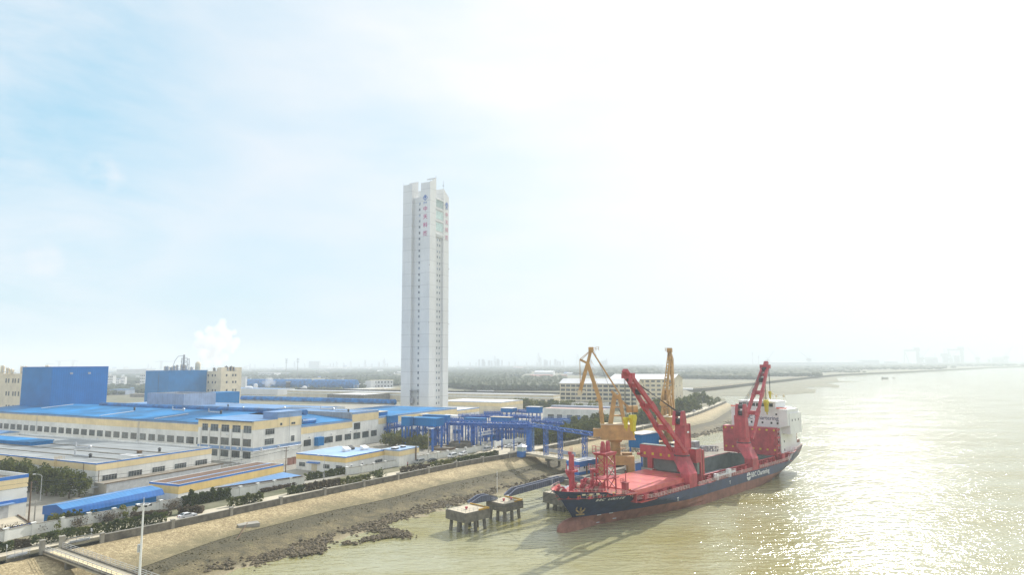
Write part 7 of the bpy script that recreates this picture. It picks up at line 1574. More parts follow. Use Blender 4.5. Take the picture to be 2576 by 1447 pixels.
# foremast, lattice rest, winches, rails
b = MB(); mx, my = 8.3, 3.0; b.cyl((mx, my, 8.8), (mx, my, 19.4), .85, .75, n=12); b.cyl((mx, my, 14.6), (mx, my, 15.0), 1.9, n=12); b.xz([(mx-2.6, 14.6), (mx-.6, 14.6), (mx-.6, 12.2)], my-.2, my+.2); b.cyl((mx-2.2, my, 14.8), (mx-2.2, my, 17), .15, n=6); b.box(mx-.9, mx-.4, my-.5, my+.5, 19.4, 20.2); b.rail([(mx-1.8, my-1.5, 15), (mx+1.8, my-1.5, 15), (mx+1.8, my+1.5, 15)], 1.1, 1.2, .08)
for k in range(3): b.cyl((mx-.5+k*.5, my, 19.4), (mx-.5+k*.5, my, 21.4), .05, n=4)
b.build('foremast', M_red, SHIP)
bx, by = 14.6, -4.4; b = MB()
for x in (-2.0, 2.0):
    for y in (-2.0, 2.0): b.cyl((bx+x, by+y, 8.8), (bx+x*.9, by+y*.9, 19.6), .25, n=8)
for z0 in (9.9, 13.1, 16.3):
    for (xa, ya), (xb, yb) in (((-2, -2), (2, -2)), ((2, -2), (2, 2)), ((2, 2), (-2, 2)), ((-2, 2), (-2, -2))): b.bar((bx+xa, by+ya, z0), (bx+xb*.95, by+yb*.95, z0+3.2), .2); b.bar((bx+xa, by+ya, z0+3.2), (bx+xb, by+yb, z0+3.2), .2)
b.xz([(bx-3.4, 20.1), (bx+2.6, 20.1), (bx+2.0, 19.3), (bx-2.2, 19.3)], by-2.2, by+2.2)
for s in (-1.1, 1.3): b.xz([(bx+s-.7, 20), (bx+s+.7, 20), (bx+s+.45, 22.6), (bx+s-.1, 23.2), (bx+s-.5, 22.6)], by-.4, by+.4)
b.rail([(bx-3.3, by-2.1, 20.1), (bx-3.3, by+2.1, 20.1), (bx-1.8, by+2.1, 20.1)], 1.8, 1.4, .09); b.box(bx-3.3, bx+3.0, by-2.4, by+2.4, 12.9, 13.15)
b.xz([(bx-4.6, 15.6), (bx-2, 15.6), (bx-2, 14.2)], by+1, by+2.6); b.rail([(bx-4.6, by+1, 15.6), (bx-4.6, by+2.6, 15.6)], 1.4, .8, .08); b.build('boom_rest', M_red, SHIP)
b = MB().rail([(bx-4.3, by+1.3, 8.8), (bx-4.3, by+1.3, 15.5)], 0, 1, .1); b.truss((bx-4.3, by+1.6, 8.8), (bx-4.3, by+1.6, 15.6), .6, .6, 9, .06); b.build('mast_ladder', M_red, SHIP)
for k, (x, y, a, s) in enumerate(((4.2, -2.6, 30, 1.0), (3.2, 2.4, -20, 1.0), (9.6, -4.5, 10, 1.3), (10.8, -.5, -15, 1.2), (12.5, 4.2, 10, 1.0), (18.0, 4.5, 0, 1.2), (17.6, 0, 0, 1.0), (6.5, 5.6, -20, .8))):
    b = MB(); b.cyl((0, -1.1*s, 1.1*s), (0, 1.1*s, 1.1*s), .62*s, n=14); b.cyl((0, -1.25*s, 1.1*s), (0, -1.1*s, 1.1*s), 1.0*s, n=16); b.cyl((0, .2*s, 1.1*s), (0, .35*s, 1.1*s), 1.0*s, n=16); b.cyl((0, 1.1*s, 1.1*s), (0, 1.3*s, 1.1*s), 1.0*s, n=16)
    b.box(-.9*s, .9*s, -1.4*s, 1.6*s, 0, .35*s); b.box(-.5*s, .5*s, 1.4*s, 2.3*s, .2*s, 1.5*s); o = b.build('winch', M_red, SHIP); o.location = (x, y, 8.8); o.rotation_euler = (0, 0, radians(a))
    MB().cyl((0, -1.0*s, 1.1*s), (0, .1*s, 1.1*s), .8*s, n=14).build('rope_drum', M_cream if k % 3 == 1 else M_boot, o)
for k, (x, y) in enumerate(((1.2, -2.0), (1.4, 2.2), (5, -6.2), (8, -7.2), (5.2, 6.4), (19.2, -9.0), (12.5, -8.7), (10.6, -8.2), (2.6, -4.2))):
    b = MB(); b.cyl((-.45, 0, 0), (-.45, 0, .8), .24, n=8); b.cyl((.45, 0, 0), (.45, 0, .8), .24, n=8); b.box(-.9, .9, -.35, .35, 0, .12); o = b.build('mooring_bitt', M_red, SHIP); o.location = (x, y, 8.8); MB().box(-.6, .6, -.15, .15, .8, .9).build('bitt_cap', M_hook, o)
b = MB(); b.box(16.4, 17.8, -9.9, -8.4, 8.8, 11.8); b.box(16.2, 18, -10.1, -8.2, 11.8, 11.95); b.cyl((17.4, -9.2, 11.9), (17.4, -9.2, 14.8), .12, n=6); b.rail([(16.2, -10.1, 11.9), (16.2, -8.2, 11.9), (18, -8.2, 11.9)], 1, .8, .06); b.build('deck_house', M_red, SHIP)
M_rail = mat('pale_pink_rail_paint', (.72, .55, .52), .5, .05, 1)
def edge_rail(x0, x1, z=None, s=-1, n=12):
    xs = [x0+(x1-x0)*i/n for i in range(n+1)]; return [(x, s*(half(x, sheer(x))-.15), (sheer(x) if z is None else z)) for x in xs]
b = MB().rail(edge_rail(10.2, 22.4, None, -1, 5)+edge_rail(23, 48.5, None, -1, 4), 1.15, 1.6, .09, 3); b.build('railing', M_rail, SHIP)
b = MB().rail(edge_rail(54.5, 93, None, -1, 4), 1.15, 1.7, .09, 3); b.build('railing', M_rail, SHIP); b = MB().rail(edge_rail(99.5, 128, None, -1, 3), 1.15, 1.7, .09, 3); b.build('railing', M_rail, SHIP)
b = MB().rail(edge_rail(25, 128, None, 1, 6), 1.15, 2, .09, 2); b.build('railing', M_rail, SHIP)
b = MB().rail(edge_rail(1.0, 9.5, None, -1, 4), .8, 1.2, .07, 1); b.rail([(4, -5.8, 8.8), (7, -7.0, 8.8), (10, -8, 8.8)], 1.2, 1.1, .07, 2); b.rail(edge_rail(-3.5, 9.5, None, 1, 5), .8, 1.3, .07, 1); b.build('railing', M_rail, SHIP)
b = MB().rail(edge_rail(133, 147.7, None, -1, 5), 1.15, 1.6, .08, 3); b.build('railing', M_rail, SHIP)
b = MB(); b.bar((66, -10.6, 7.2), (81, -10.6, 7.4), .5); b.box(67, 68.5, -11, -9.8, 6, 8.1); b.box(75.5, 77.5, -11, -9.9, 6, 8.7); b.rail([(66, -10.9, 7.4), (81, -10.9, 7.5)], .9, 1.2, .08); b.build('gangway_ladder', M_shipwhite, SHIP)
for x in (25, 30, 35, 40, 44.5, 62, 67, 76, 86, 101, 106, 111, 115, 123): w = 2.2 if x < 50 else 1.2; MB().box(x, x+w, -10.3, -9.7, 5.9, 7.5).box(x+.1, x+w-.1, -10.36, -10.3, 6.1, 7.2).build('lashing_box', M_red, SHIP)
# superstructure
S_ = MB(); S_.box(125.2, 141, -8.9, 8.9, 5.9, 18.8); S_.box(125, 139, -8.9, 11.5, 18.8, 26.6); S_.box(141, 144.5, -6, 6, 8.8, 16); S_.build('superstructure', M_shipwhite, SHIP)
S_ = MB(); S_.box(125.3, 135, -7.4, 8.0, 26.6, 29.0); S_.box(125.0, 135.4, -7.8, 8.4, 29.0, 29.25); w_ = S_.build('wheelhouse', M_shipwhite, SHIP)
for k in range(8): MB().box(125.2, 125.28, 6.6-k*1.85-.0, 6.6-k*1.85+1.5, 27.1, 28.4).build('bridge_window', M_glass, w_)
S_ = MB(); S_.prism([(124.6, -12.2), (133, -12.2), (136, -12.2), (136, -8.8), (124.6, -8.8)], [19.8, 19.8, 19.8, 18.8, 18.8], 26.3); S_.box(126, 137.5, -12.6, -8.9, 16.5, 24.6); S_.build('bridge_wing', M_shipwhite, SHIP)
MB().rail([(124.7, -12.1, 26.3), (124.7, -7.5, 26.3)], 1.0, 1.0, .07, 2).rail([(124.7, 8, 26.6), (124.7, 11.4, 26.6)], 1.0, 1.0, .07, 2).build('railing', M_shipwhite, SHIP)
MB().box(124.5, 124.7, -12.1, -8.0, 26.5, 27.0).box(124.5, 124.7, 8.6, 11.4, 26.7, 27.2).build('orange_screen', M_orange, SHIP)
b = MB()
for y in (5.5, 2.8, -1.8, -5.5, -8.0): b.box(124.9, 125.0, y-.35, y+.35, 20.2, 21.0)
for y in (-7.7, 3.3, -.5): b.box(124.9, 125.0, y-.35, y+.35, 23.8, 24.5)
for x in (128, 131, 134.5): b.box(x, x+.5, -12.68, -12.6, 21.5, 22.3)
for z in (9.5, 12.8, 16): b.box(125.1, 125.19, -8.4, -7.7, z, z+.8); b.box(128, 128.7, -8.98, -8.9, z, z+.8)
b.build('porthole', M_glass, SHIP)
o = text_mesh('name_lettering', 'BBC Chartering', 2.3, mat('blue_grey_lettering', (.10, .13, .22), .5, .02, 1), SHIP, .03, bold=.01); o.rotation_euler = (pi/2, 0, -pi/2); pc = lp(*b3(1315, 1012), x=124.8); o.location = (124.93, pc.y, pc.z)
b = MB(); b.cyl((133, 0, 29.2), (133, 0, 36.5), 1.0, .4, n=10); b.bar((133, -2.5, 33), (133, 2.5, 33), .3); b.cyl((131.6, -1, 32.2), (131.6, 1, 32.2), .25, n=8); b.bar((133, 0, 36), (133, 0, 39), .12); b.box(131, 132.4, -1.2, 1.2, 30.6, 30.9)
for y, h_ in ((-6, 3), (-4.5, 4.5), (6, 3), (-9, 3.2)): b.bar((130, y, 29), (130, y, 29+h_), .12); b.cyl((130, y, 29+h_*.6), (130, y, 29+h_*.6+.8), .45, n=8)
b.build('radar_mast', M_cream, SHIP); b = MB(); b.box(139.5, 144, 1, 6, 16, 27); b.build('funnel', M_red, SHIP)
b = MB(); b.box(138, 145.5, -8.6, -8.3, 8.8, 11.2); b.box(138, 145.5, -8.6, -6, 11.2, 11.4); b.box(138.2, 138.6, -8.6, -6, 8.8, 11.2); b.build('aft_shelter', M_shipwhite, SHIP)
b = MB(); b.cyl((144, -7.6, 8.8), (144, -7.6, 14.5), .35, n=8); b.bar((144, -7.6, 14.3), (141, -9.5, 19.0), .3); b.box(142.5, 145.5, -8.4, -6.8, 11.4, 12.6); b.build('provision_crane', M_boot, SHIP)
b = MB(); b.xz([(126, 5.9), (132, 9.4), (132, 9.1), (126.4, 5.9)], -11.2, -11.0); b.bar((126.5, -11.1, 6.4), (132, -11.1, 10.2), .12); b.rail([(126, -10.9, 6), (131.8, -10.6, 9.6)], 1.2, 1.2, .08, 2); b.build('side_stair', M_shipwhite, SHIP)
# letters and marks on the hull
tx = lambda px: lp(px, 1190, y=-B0).x
o = text_mesh('hull_lettering', 'BBC Chartering', 2.55, M_wtext, SHIP, .03, bold=.03, align='LEFT'); xa, xb = tx(b4(1185, 0)[0]), tx(b4(1440, 0)[0]); o.rotation_euler = (pi/2, 0, 0); o.location = (xa, -B0-.05, 4.7); k = (xb-xa)/o.dimensions.x; o.scale = (k, max(.8, k), 1)
xe = tx(b4(1150, 0)[0]); b = MB()
for a0 in (0, 1, 2, 3):
    pts = [(cos(a0*pi/2+.12+t*(pi/2-.24)/5)*1.45, sin(a0*pi/2+.12+t*(pi/2-.24)/5)*1.45) for t in range(6)]; c0 = (cos(a0*pi/2+pi/4)*.35, sin(a0*pi/2+pi/4)*.35)
    b.prism([c0]+pts, -.03, .03)
o = b.build('hull_emblem', M_wtext, SHIP); o.rotation_euler = (pi/2, 0, 0); o.location = (xe, -B0-.05, 4.6)
for px, py in (b4(155, 900), b4(890, 662)): o = text_mesh('hull_mark', 'T', 1.5, M_wtext, SHIP, .02, bold=.03); p = lp(px, py, y=-B0-.02); o.rotation_euler = (pi/2, 0, 0); o.location = (p.x, -B0-.04, p.z)
nm = 'BBC LOUISE'; xs0, xs1 = 8.6, 16.2
for k, ch in enumerate(nm):
    if ch == ' ': continue
    x = xs0+(xs1-xs0)*k/(len(nm)-1); z = 7.75; y = -half(x, z); tang = atan2(-half(x+.5, z)+half(x-.5, z), 1.0); slope = atan2(half(x, z+.5)-half(x, z-.5), 1.0)
    o = text_mesh('name_letter', ch, 1.35, M_wtext, SHIP, .03, shear=.25, bold=.02); o.rotation_euler = (pi/2+slope, 0, tang); o.location = (x, y-.12, z)
def onhull(x, z, off=.1): return Vector((x, -half(x, z)-off, z))
b = MB(); a0 = onhull(5.6, 5.4, .25); b.bar(a0+Vector((0, -.1, 1.5)), a0+Vector((0, .3, -1.2)), .35)
for s in (-1, 1): b.bar(a0+Vector((0, .3, -1.2)), a0+Vector((s*1.2, .25-s*.5, -.2)), .4); b.bar(a0+Vector((s*1.2, .25-s*.5, -.2)), a0+Vector((s*1.1, -s*.45, .9)), .3)
b.bar(a0+Vector((-1.1, .9, -1.5)), a0+Vector((1.2, -.1, -1.5)), .35); b.build('anchor', mat('rusty_brass_anchor', (.30, .21, .09), .7, .3, 2), SHIP)
b = MB()
for k in range(3): p = onhull(3.2+k*1.7, 9.9, .06); q = onhull(4.0+k*1.7, 9.9, .06); b.bar(p, q, .12, .45)
b.build('fairlead', M_cream, SHIP)
for x, z in ((12, 2.85), (16, 2.9), (1.2, 5.3), (12.2, .6), (18, 1.0)): 
    if x < 3: continue
    p = onhull(x, z, .03); q = onhull(x+1.3, z, .03); MB().bar(p, q, .04, .28).build('draught_mark', M_galv, SHIP)
# mooring lines
def rope(a, b_, label, sag): wire(a, b_, label, sag, 10, .07, None)
s2w = lambda x, y, z: Vector((SO.x, SO.y, SW))+SX*x+SY*y+Vector((0, 0, z))
for o_, a, b_, lab, sg_ in ((0, s2w(-3.6, -.8, 11.6), s2w(fx2+4, fy2+3, 6), 'slack pale mooring line from the bow to the second dolphin', 2.0), (0, s2w(-2.8, 1.2, 11.6), s2w(fx3+2, fy3-2, 6.0), 'short mooring line from the bow to the third dolphin', .6), (0, s2w(1.0, -3.5, 10.5), s2w(fx+6, fy+4.4, 6.3), 'long low mooring line from the bow to the nearest dolphin', 1.6)): rope(a, b_, lab, sg_)
for o in bpy.data.objects:
    if o.get('label', '').find('mooring line') >= 0: o.name = 'mooring_rope'; o['category'] = 'rope'
# ================================================================ far country, shipyard, haze
fr = random.Random(21)
FARY = 6000
def far_base(px, py, hpx):
    """ground point and height of a far thing; nothing is set farther off than the haze lets one see"""
    P = G(px, py, 0); top = py-hpx
    if P.y > FARY or P.y < 0: q = at(px, 915, FARY); P = Vector((q.x, FARY, 0)); return P, shgt(P, top)
    return P, hpx*P.y/F
def far_shed(px, py, wpx, hpx, label, wallm=None, roofm=None, kind='shed', depth=None, rot=None, pitched=True, floors=0, name='distant_shed', cat='shed', group='distant sheds among the trees'):
    P, h = far_base(px, py, hpx); s = P.y/F; w = wpx*s; dp = depth or w*.5; e = empty(name, P, radians(rot if rot is not None else -18), label, cat, group)
    wallm = wallm or M_far; roofm = roofm or M_far
    MB().box(-w/2, w/2, 0, dp, 0, h*(.72 if pitched else 1)).build('wall', wallm, e); b = MB()
    if pitched: hz_ = h*.72; b.xz([(0, 0)], 0, 0) if False else None; b.add([(-w/2-.5, -.5, hz_), (w/2+.5, -.5, hz_), (w/2+.5, dp+.5, hz_), (-w/2-.5, dp+.5, hz_), (-w/2-.5, dp/2, h), (w/2+.5, dp/2, h)], [(0, 1, 5, 4), (2, 3, 4, 5), (0, 4, 3), (1, 2, 5), (3, 2, 1, 0)])
    else: b.box(-w/2-.4, w/2+.4, -.4, dp+.4, h, h+.5)
    b.build('roof', roofm, e)
    if floors:
        for f in range(floors): b = MB(); n = max(3, int(w/5)); [b.box(-w/2+w*(i+.25)/n, -w/2+w*(i+.75)/n, -.15, 0, h*(f+.35)/floors, h*(f+.72)/floors) for i in range(n)]; o = b.build('window_row', M_glass, e)
    return e
SH = lambda f, u0, v, u1, hv, **k: far_shed((f(u0, v)[0]+f(u1, v)[0])/2, f(0, v)[1], f(u1, 0)[0]-f(u0, 0)[0], hv*(f(0, 1)[1]-f(0, 0)[1]), **k)
G0 = None
def blk(label, pxy, z, rx, lx, topy, wm, rm, cat='factory hall', name='far_hall', base=0, LB=None, LA=None, bands=()):
    B_ = Block(name, label, cat, pxy, z, rx, lx, LB=LB, LA=LA, base=base); B_.h = shgt(B_.P, topy); B_.walls(wm, roof=rm, parapet=.3)
    for b_ in bands: B_.band(B_.h-b_[0], B_.h-b_[1], b_[2])
    return B_
FH = blk('long pale pink walled factory with blue vaulted roofs in the middle distance', c2(2150, 540), 0, c2(2395, 0)[0], c2(820, 0)[0], c2(0, 485)[1], M_far, M_whiteroof, bands=((1.5, 0, M_greyblue), (6, 1.5, M_pink)))
def vault(a, b_, r, label):
    p, q = G(*a, 12), G(*b_, 12); e = empty('roof_vault', (p.x, p.y, 0), 0, label, 'roof vault'); b = MB(); b.cyl((0, 0, 10), (q.x-p.x, q.y-p.y, 10), r, n=18); b.build('vault_shell', M_tube, e); MB().bar((0, 0, 6), (q.x-p.x, q.y-p.y, 6), r*1.5, 8).build('base', M_far, e)
vault(c2(835, 460), c2(1640, 462), 8, 'left blue vaulted roof over the pale factory in the distance'); vault(c2(1690, 468), c2(2215, 470), 8, 'right blue vaulted roof over the pale factory in the distance')
FO = blk('small white two storey office with window rows left of the tower, far behind', c3(145, 535), 0, None, c3(-40, 0)[0], c3(0, 438)[1], M_far, M_cream, 'office building', 'far_office', LA=12, LB=12)
P0 = FO.P; FO2 = far_shed(c3(285, 0)[0], c3(0, 528)[1], c3(425, 0)[0]-c3(150, 0)[0], 19, 'white two storey office with dark windows just left of the tower', M_far, M_cream, pitched=False, floors=2, depth=14, rot=12, name='far_office', cat='office building', group=None)
blk('grey roofed hall with pale parapets behind the great blue hall', c2(1230, 560), 6, None, c2(480, 0)[0], c2(0, 540)[1], M_far, M_roofblue2, LA=30)
blk('low cream store between the blue annexe and the white tower', c2(2060, 600), 4, c2(2570, 0)[0], None, c2(0, 553)[1], M_cream, M_whiteroof, LB=20)
blk('long dark edged low hall with a white strip of roof left of the tower', c3(60, 640), 6, c3(520, 0)[0], c2(1850, 0)[0], c2(0, 612)[1], M_dirtyconc, M_whiteroof)
blk('cream hall with a pale roof line left of the tower, farther back', c3(75, 590), 4, c3(520, 0)[0], c2(2050, 0)[0], c3(0, 548)[1], M_cream, M_whiteroof)
for u, v, lab in ((950, 590, 'slim white upright silo beside the round tank'), (1565, 590, 'stouter white upright silo by the long distant hall')):
    P = G(*c2(u, v), 0); h = shgt(P, c2(0, 478 if u < 1000 else 508)[1]); e = empty('silo', P, 0, lab, 'silo'); MB().cyl((0, 0, 0), (0, 0, h), 2.6 if u < 1000 else 3.4, n=16).build('shell', M_far, e); MB().cyl((0, 0, h), (0, 0, h+.8), 2.6 if u < 1000 else 3.4, .5, n=16).build('cap', M_far, e)
for k, u in enumerate((848, 882)): P = G(*c2(u, 600), 0); e = empty('process_tank', P, 0, ('left' if k == 0 else 'right')+' one of two small white domed tanks beside the slim silo', 'tank'); h = shgt(P, c2(0, 515)[1]); MB().cyl((0, 0, 0), (0, 0, h), 4, n=14).build('shell', M_far, e); MB().cyl((0, 0, h), (0, 0, h+1.5), 4, 1, n=14).build('dome', M_far, e)
for k, u in enumerate((1345, 1368)): P = G(*c2(u, 560), 0); e = empty('chimney', P, 0, ('left' if k == 0 else 'right')+' one of the two short dark chimneys on the distant hall', 'chimney'); h = shgt(P, c2(0, 450)[1]); MB().cyl((0, 0, 0), (0, 0, h), 1.6, n=10).build('shaft', M_dark, e); MB().cyl((0, 0, h-1), (0, 0, h+1), 2.2, n=10).build('cap', M_fargrey, e)
# between the two blue blocks and beyond
for k, (f, u0, u1, v, hv, wm, rm, lab, fl) in enumerate((
    (c1, 1330, 1420, 505, 130, M_far, M_far, 'left white stair tower of the small blocks between the two blue blocks', 4), (c1, 1500, 1565, 500, 110, M_far, M_far, 'right white stair tower of the small blocks between the two blue blocks', 3),
    (c1, 1420, 1500, 500, 90, M_far, M_farblue, 'white linking block with open galleries between the two stair towers', 3), (c1, 1740, 1820, 505, 150, M_far, M_far, 'white four storey block just left of the second blue block', 4),
    (c1, 1460, 1830, 360, 66, M_fargrey, M_fargrey, 'long grey many windowed block on the skyline between the blue blocks', 3), (c1, 1335, 1600, 610, 60, M_greybox, M_roofblue2, 'grey blue gabled shed at the foot of the first blue block', 0),
    (c1, 1500, 1760, 560, 30, M_farblue, M_roofblue2, 'low blue roofed sheds between the two blue blocks', 0), (c1, 1600, 1830, 640, 34, M_roofconc, M_roofconc, 'brown grey low roof in front of the second blue block', 0),
    (c2, 775, 870, 372, 28, M_far, M_far, 'small white shed right of the beige plant building', 0), (c2, 960, 1205, 395, 58, M_far, M_far, 'white windowed block on the plain right of the steam', 2),
    (c2, 1220, 1360, 380, 40, M_fargrey, M_far, 'grey block beside the first tall mast', 2), (c2, 1400, 1470, 362, 24, M_far, M_far, 'small bright shed beside the second tall mast', 0),
    (c2, 1620, 1750, 262, 72, M_fargrey, M_fargrey, 'dark blue grey slab on the skyline right of the masts', 0), (c2, 1740, 1870, 264, 18, M_far, M_far, 'pale long shed to the right of the skyline slab', 0),
    (c2, 1520, 1930, 600, 40, M_far, M_far, 'long white shed in front of the vaulted factory, right part', 0), (c2, 765, 825, 560, 170, M_far, M_far, 'white slab wall just right of the beige plant building', 0),
    (c3, 255, 430, 352, 22, M_far, M_far, 'bright low roof in the trees left of the tower', 0), (c3, 1340, 1560, 320, 16, M_far, M_far, 'long bright roof in the woods right of the tower', 0),
    (c3, 1515, 1640, 440, 26, M_far, M_fargrey, 'grey roof by the wood, second row right of the tower', 0), (c3, 1240, 1450, 492, 26, M_fargrey, M_far, 'low pale roof in front of the conifers, right of the tower', 0),
    (c3, 2190, 2430, 362, 50, M_far, M_far, 'largest bright white shed in the woods, left of the dormitories', 0), (c3, 2130, 2400, 382, 24, M_farred, M_farred, 'long red roofed building under the largest white shed', 0),
    (c3, 1120, 1200, 265, 12, M_far, M_far, 'tiny bright roof right beside the tower', 0), (c3, 1640, 1690, 320, 12, M_far, M_far, 'tiny bright roof far off in the woods', 0), (c3, 2140, 2220, 490, 24, M_far, M_far, 'small white roof among the trees left of the dormitories', 0),
    (b1, 310, 390, 612, 26, M_farred, M_farred, 'small red roofed house near the woods above the dormitories', 0), (b1, 1740, 1860, 548, 16, M_far, M_far, 'bright low roof above the farther dormitory', 0),
    (b3, 340, 440, 790, 26, M_far, M_far, 'small white hipped pavilion on the point by the levee', 0), (b1, 2040, 2170, 800, 26, M_far, M_far, 'low pale shed right of the farther dormitory', 0),
    (b5, 100, 300, 408, 22, M_fargrey, M_far, 'row of grey sheds behind the far levee road', 0), (b5, 150, 450, 372, 10, M_far, M_far, 'long pale shed line beyond the far levee', 0), (b5, 950, 1000, 362, 18, M_far, M_far, 'little pale house on the far shore', 0),
    (b5, 20, 890, 300, 18, M_fargrey, M_fargrey, 'very long grey yard building on the hazy shore below the cranes', 0), (b5, 900, 1100, 296, 24, M_fargrey, M_fargrey, 'grey block at the start of the shipyard', 0), (b5, 1180, 1290, 286, 14, M_fargrey, M_far, 'small grey hall in the shipyard', 0), (b5, 1600, 1700, 290, 48, M_fargrey, M_fargrey, 'grey hall behind the first gantry crane', 0),
    (b5, 1880, 1925, 290, 64, M_fargrey, M_fargrey, 'upright grey block under the second gantry crane', 0), (b5, 2280, 2370, 300, 60, M_fargrey, M_fargrey, 'grey rounded hall at the right of the shipyard', 0), (b5, 1450, 1560, 308, 14, M_fargrey, M_far, 'low quay shed in the shipyard', 0))):
    SH(f, u0, v, u1, hv, label=lab, wallm=wm, roofm=rm, pitched=(fl == 0 and 'slab' not in lab and 'block' not in lab), floors=fl, name='distant_block' if fl else 'distant_shed', cat='building' if fl else 'shed', rot=(0 if 'skyline' in lab else None))
# scattered small buildings of the plain
for k in range(90):
    x = fr.uniform(0, 1650); v = 925+ (abs(fr.gauss(0, 1))*16)
    if 1005 < x < 1135 or v > 975 and x < 640: continue
    hy_ = 915+(1288-x)*.0079; 
    if v < hy_+4: v = hy_+4+fr.random()*6
    if x > 1400: v = min(v, 944)
    far_shed(x, v, fr.uniform(5, 26), fr.uniform(2, 5)*(1+ (v-915)/60), 'small distant building of the hazy plain', fr.choice((M_far, M_far, M_fargrey, M_cream)), fr.choice((M_far, M_far, M_farblue, M_farred, M_fargrey, M_roofblue2)), rot=fr.uniform(-40, 30), group='small distant buildings on the plain')
for k in range(26):
    x = fr.uniform(1480, 1860) if k < 12 else fr.uniform(1330, 1480); x = b1(0, 0)[0]*0 + (1365+fr.uniform(0, 45) if k < 12 else 1505+fr.uniform(-30, 25)) if k % 2 else c3(fr.uniform(1490, 1830), 0)[0]
    far_shed(x, 918.5+fr.random()*1.0, fr.uniform(3, 7), fr.uniform(8, 16), 'faint high rise block of the distant town on the skyline', M_fargrey, M_fargrey, pitched=False, rot=0, name='high_rise', cat='tower block', group='distant high rise blocks', depth=30)
# woods
def woods():
    mb = MB(); rnd = random.Random(2); ico = bmesh.new(); bmesh.ops.create_icosphere(ico, subdivisions=1, radius=1); IV = [v.co.copy() for v in ico.verts]; IF = [tuple(v.index for v in f.verts) for f in ico.faces]; ico.free()
    def clump(x, y, r, h):
        a = rnd.random()*6.28; vs = [(x+v.x*r*rnd.uniform(.6, 1.25), y+v.y*r*rnd.uniform(.6, 1.25), max(0, h*.5+v.z*h*.55*rnd.uniform(.7, 1.2))) for v in IV]; mb.add(vs, IF)
    def patch(f, u0, u1, v0, v1, n, h0, h1):
        for _ in range(n):
            P = G(*f(rnd.uniform(u0, u1) if f is not b5 else rnd.triangular(u0-150, u1+250, (u0+u1)/2), rnd.uniform(v0, v1)), 0); 
            if noise.noise(Vector((P.x*.004, P.y*.002, 1))) < -.12: continue
            s = rnd.uniform(h0, h1); clump(P.x, P.y, s*rnd.uniform(.45, .8)*(1+P.y/2500), s)
    patch(c3, 1120, 2560, 500, 560, 1500, 7, 12); patch(c3, 1120, 2560, 380, 520, 1500, 7, 12); patch(c3, 1120, 2560, 290, 400, 1400, 8, 13); patch(c3, 1120, 2560, 235, 300, 1100, 9, 15)
    patch(b1, 400, 1750, 430, 600, 1500, 9, 14); patch(b1, 900, 1650, 470, 620, 500, 12, 20)
    patch(b3, 0, 1350, 330, 560, 2600, 9, 14); patch(b3, 100, 2100, 250, 350, 1200, 9, 14); patch(b3, 1350, 2150, 300, 430, 900, 8, 13)
    patch(b5, 100, 800, 330, 400, 800, 5, 8); patch(b5, 400, 1700, 300, 370, 700, 9, 14); patch(b5, 1600, 2576, 275, 335, 600, 9, 15)
    patch(c3, -60, 520, 330, 500, 500, 7, 11); patch(c3, -60, 520, 250, 340, 500, 8, 12); patch(c2, 780, 2572, 230, 400, 2600, 7, 12); patch(c2, 1250, 2572, 330, 405, 800, 8, 12); patch(c2, 780, 2572, 405, 440, 120, 6, 9); patch(c2, 1600, 2572, 470, 545, 90, 6, 9); patch(c2, 1000, 2050, 545, 600, 60, 5, 8); patch(c1, 1340, 1840, 470, 620, 90, 5, 8); patch(c1, 1340, 1840, 250, 470, 400, 7, 11); patch(c2, 1750, 2050, 580, 600, 30, 6, 8); patch(c2, 2230, 2330, 585, 612, 20, 6, 8)
    patch(c1, 0, 900, 235, 270, 200, 8, 12); patch(c3, 500, 1150, 235, 400, 900, 8, 12); patch(c3, 500, 1150, 400, 540, 500, 7, 11)
    return mb
tag(woods().build('woodland', M_far_leaf), 'hazy winter woodland and hedgerows of the plain', 'woodland', kind='stuff')
# far levee road with its pale parapet
fl = [G(*p, 0).xy for p in (b3(232, 602), b3(500, 592), b3(800, 560), b3(1220, 512), b3(1700, 462), b3(2090, 418))]; fls = resample(smooth_poly(fl, 1), 30)
nn = normals(fls); sheet('far_road', [p-n*7 for p, n in zip(fls, nn)]+[p+n*2 for p, n in reversed(list(zip(fls, nn)))], .1, M_road)
o = Vector((fls[0].x, fls[0].y, 0)); e = empty('far_wall', o, 0, 'pale low parapet along the far levee road', 'wall'); b = MB()
for p, q in zip(fls, fls[1:]): b.bar((p.x-o.x, p.y-o.y, .8), (q.x-o.x, q.y-o.y, .8), .6, 1.6)
b.build('parapet', M_road, e)
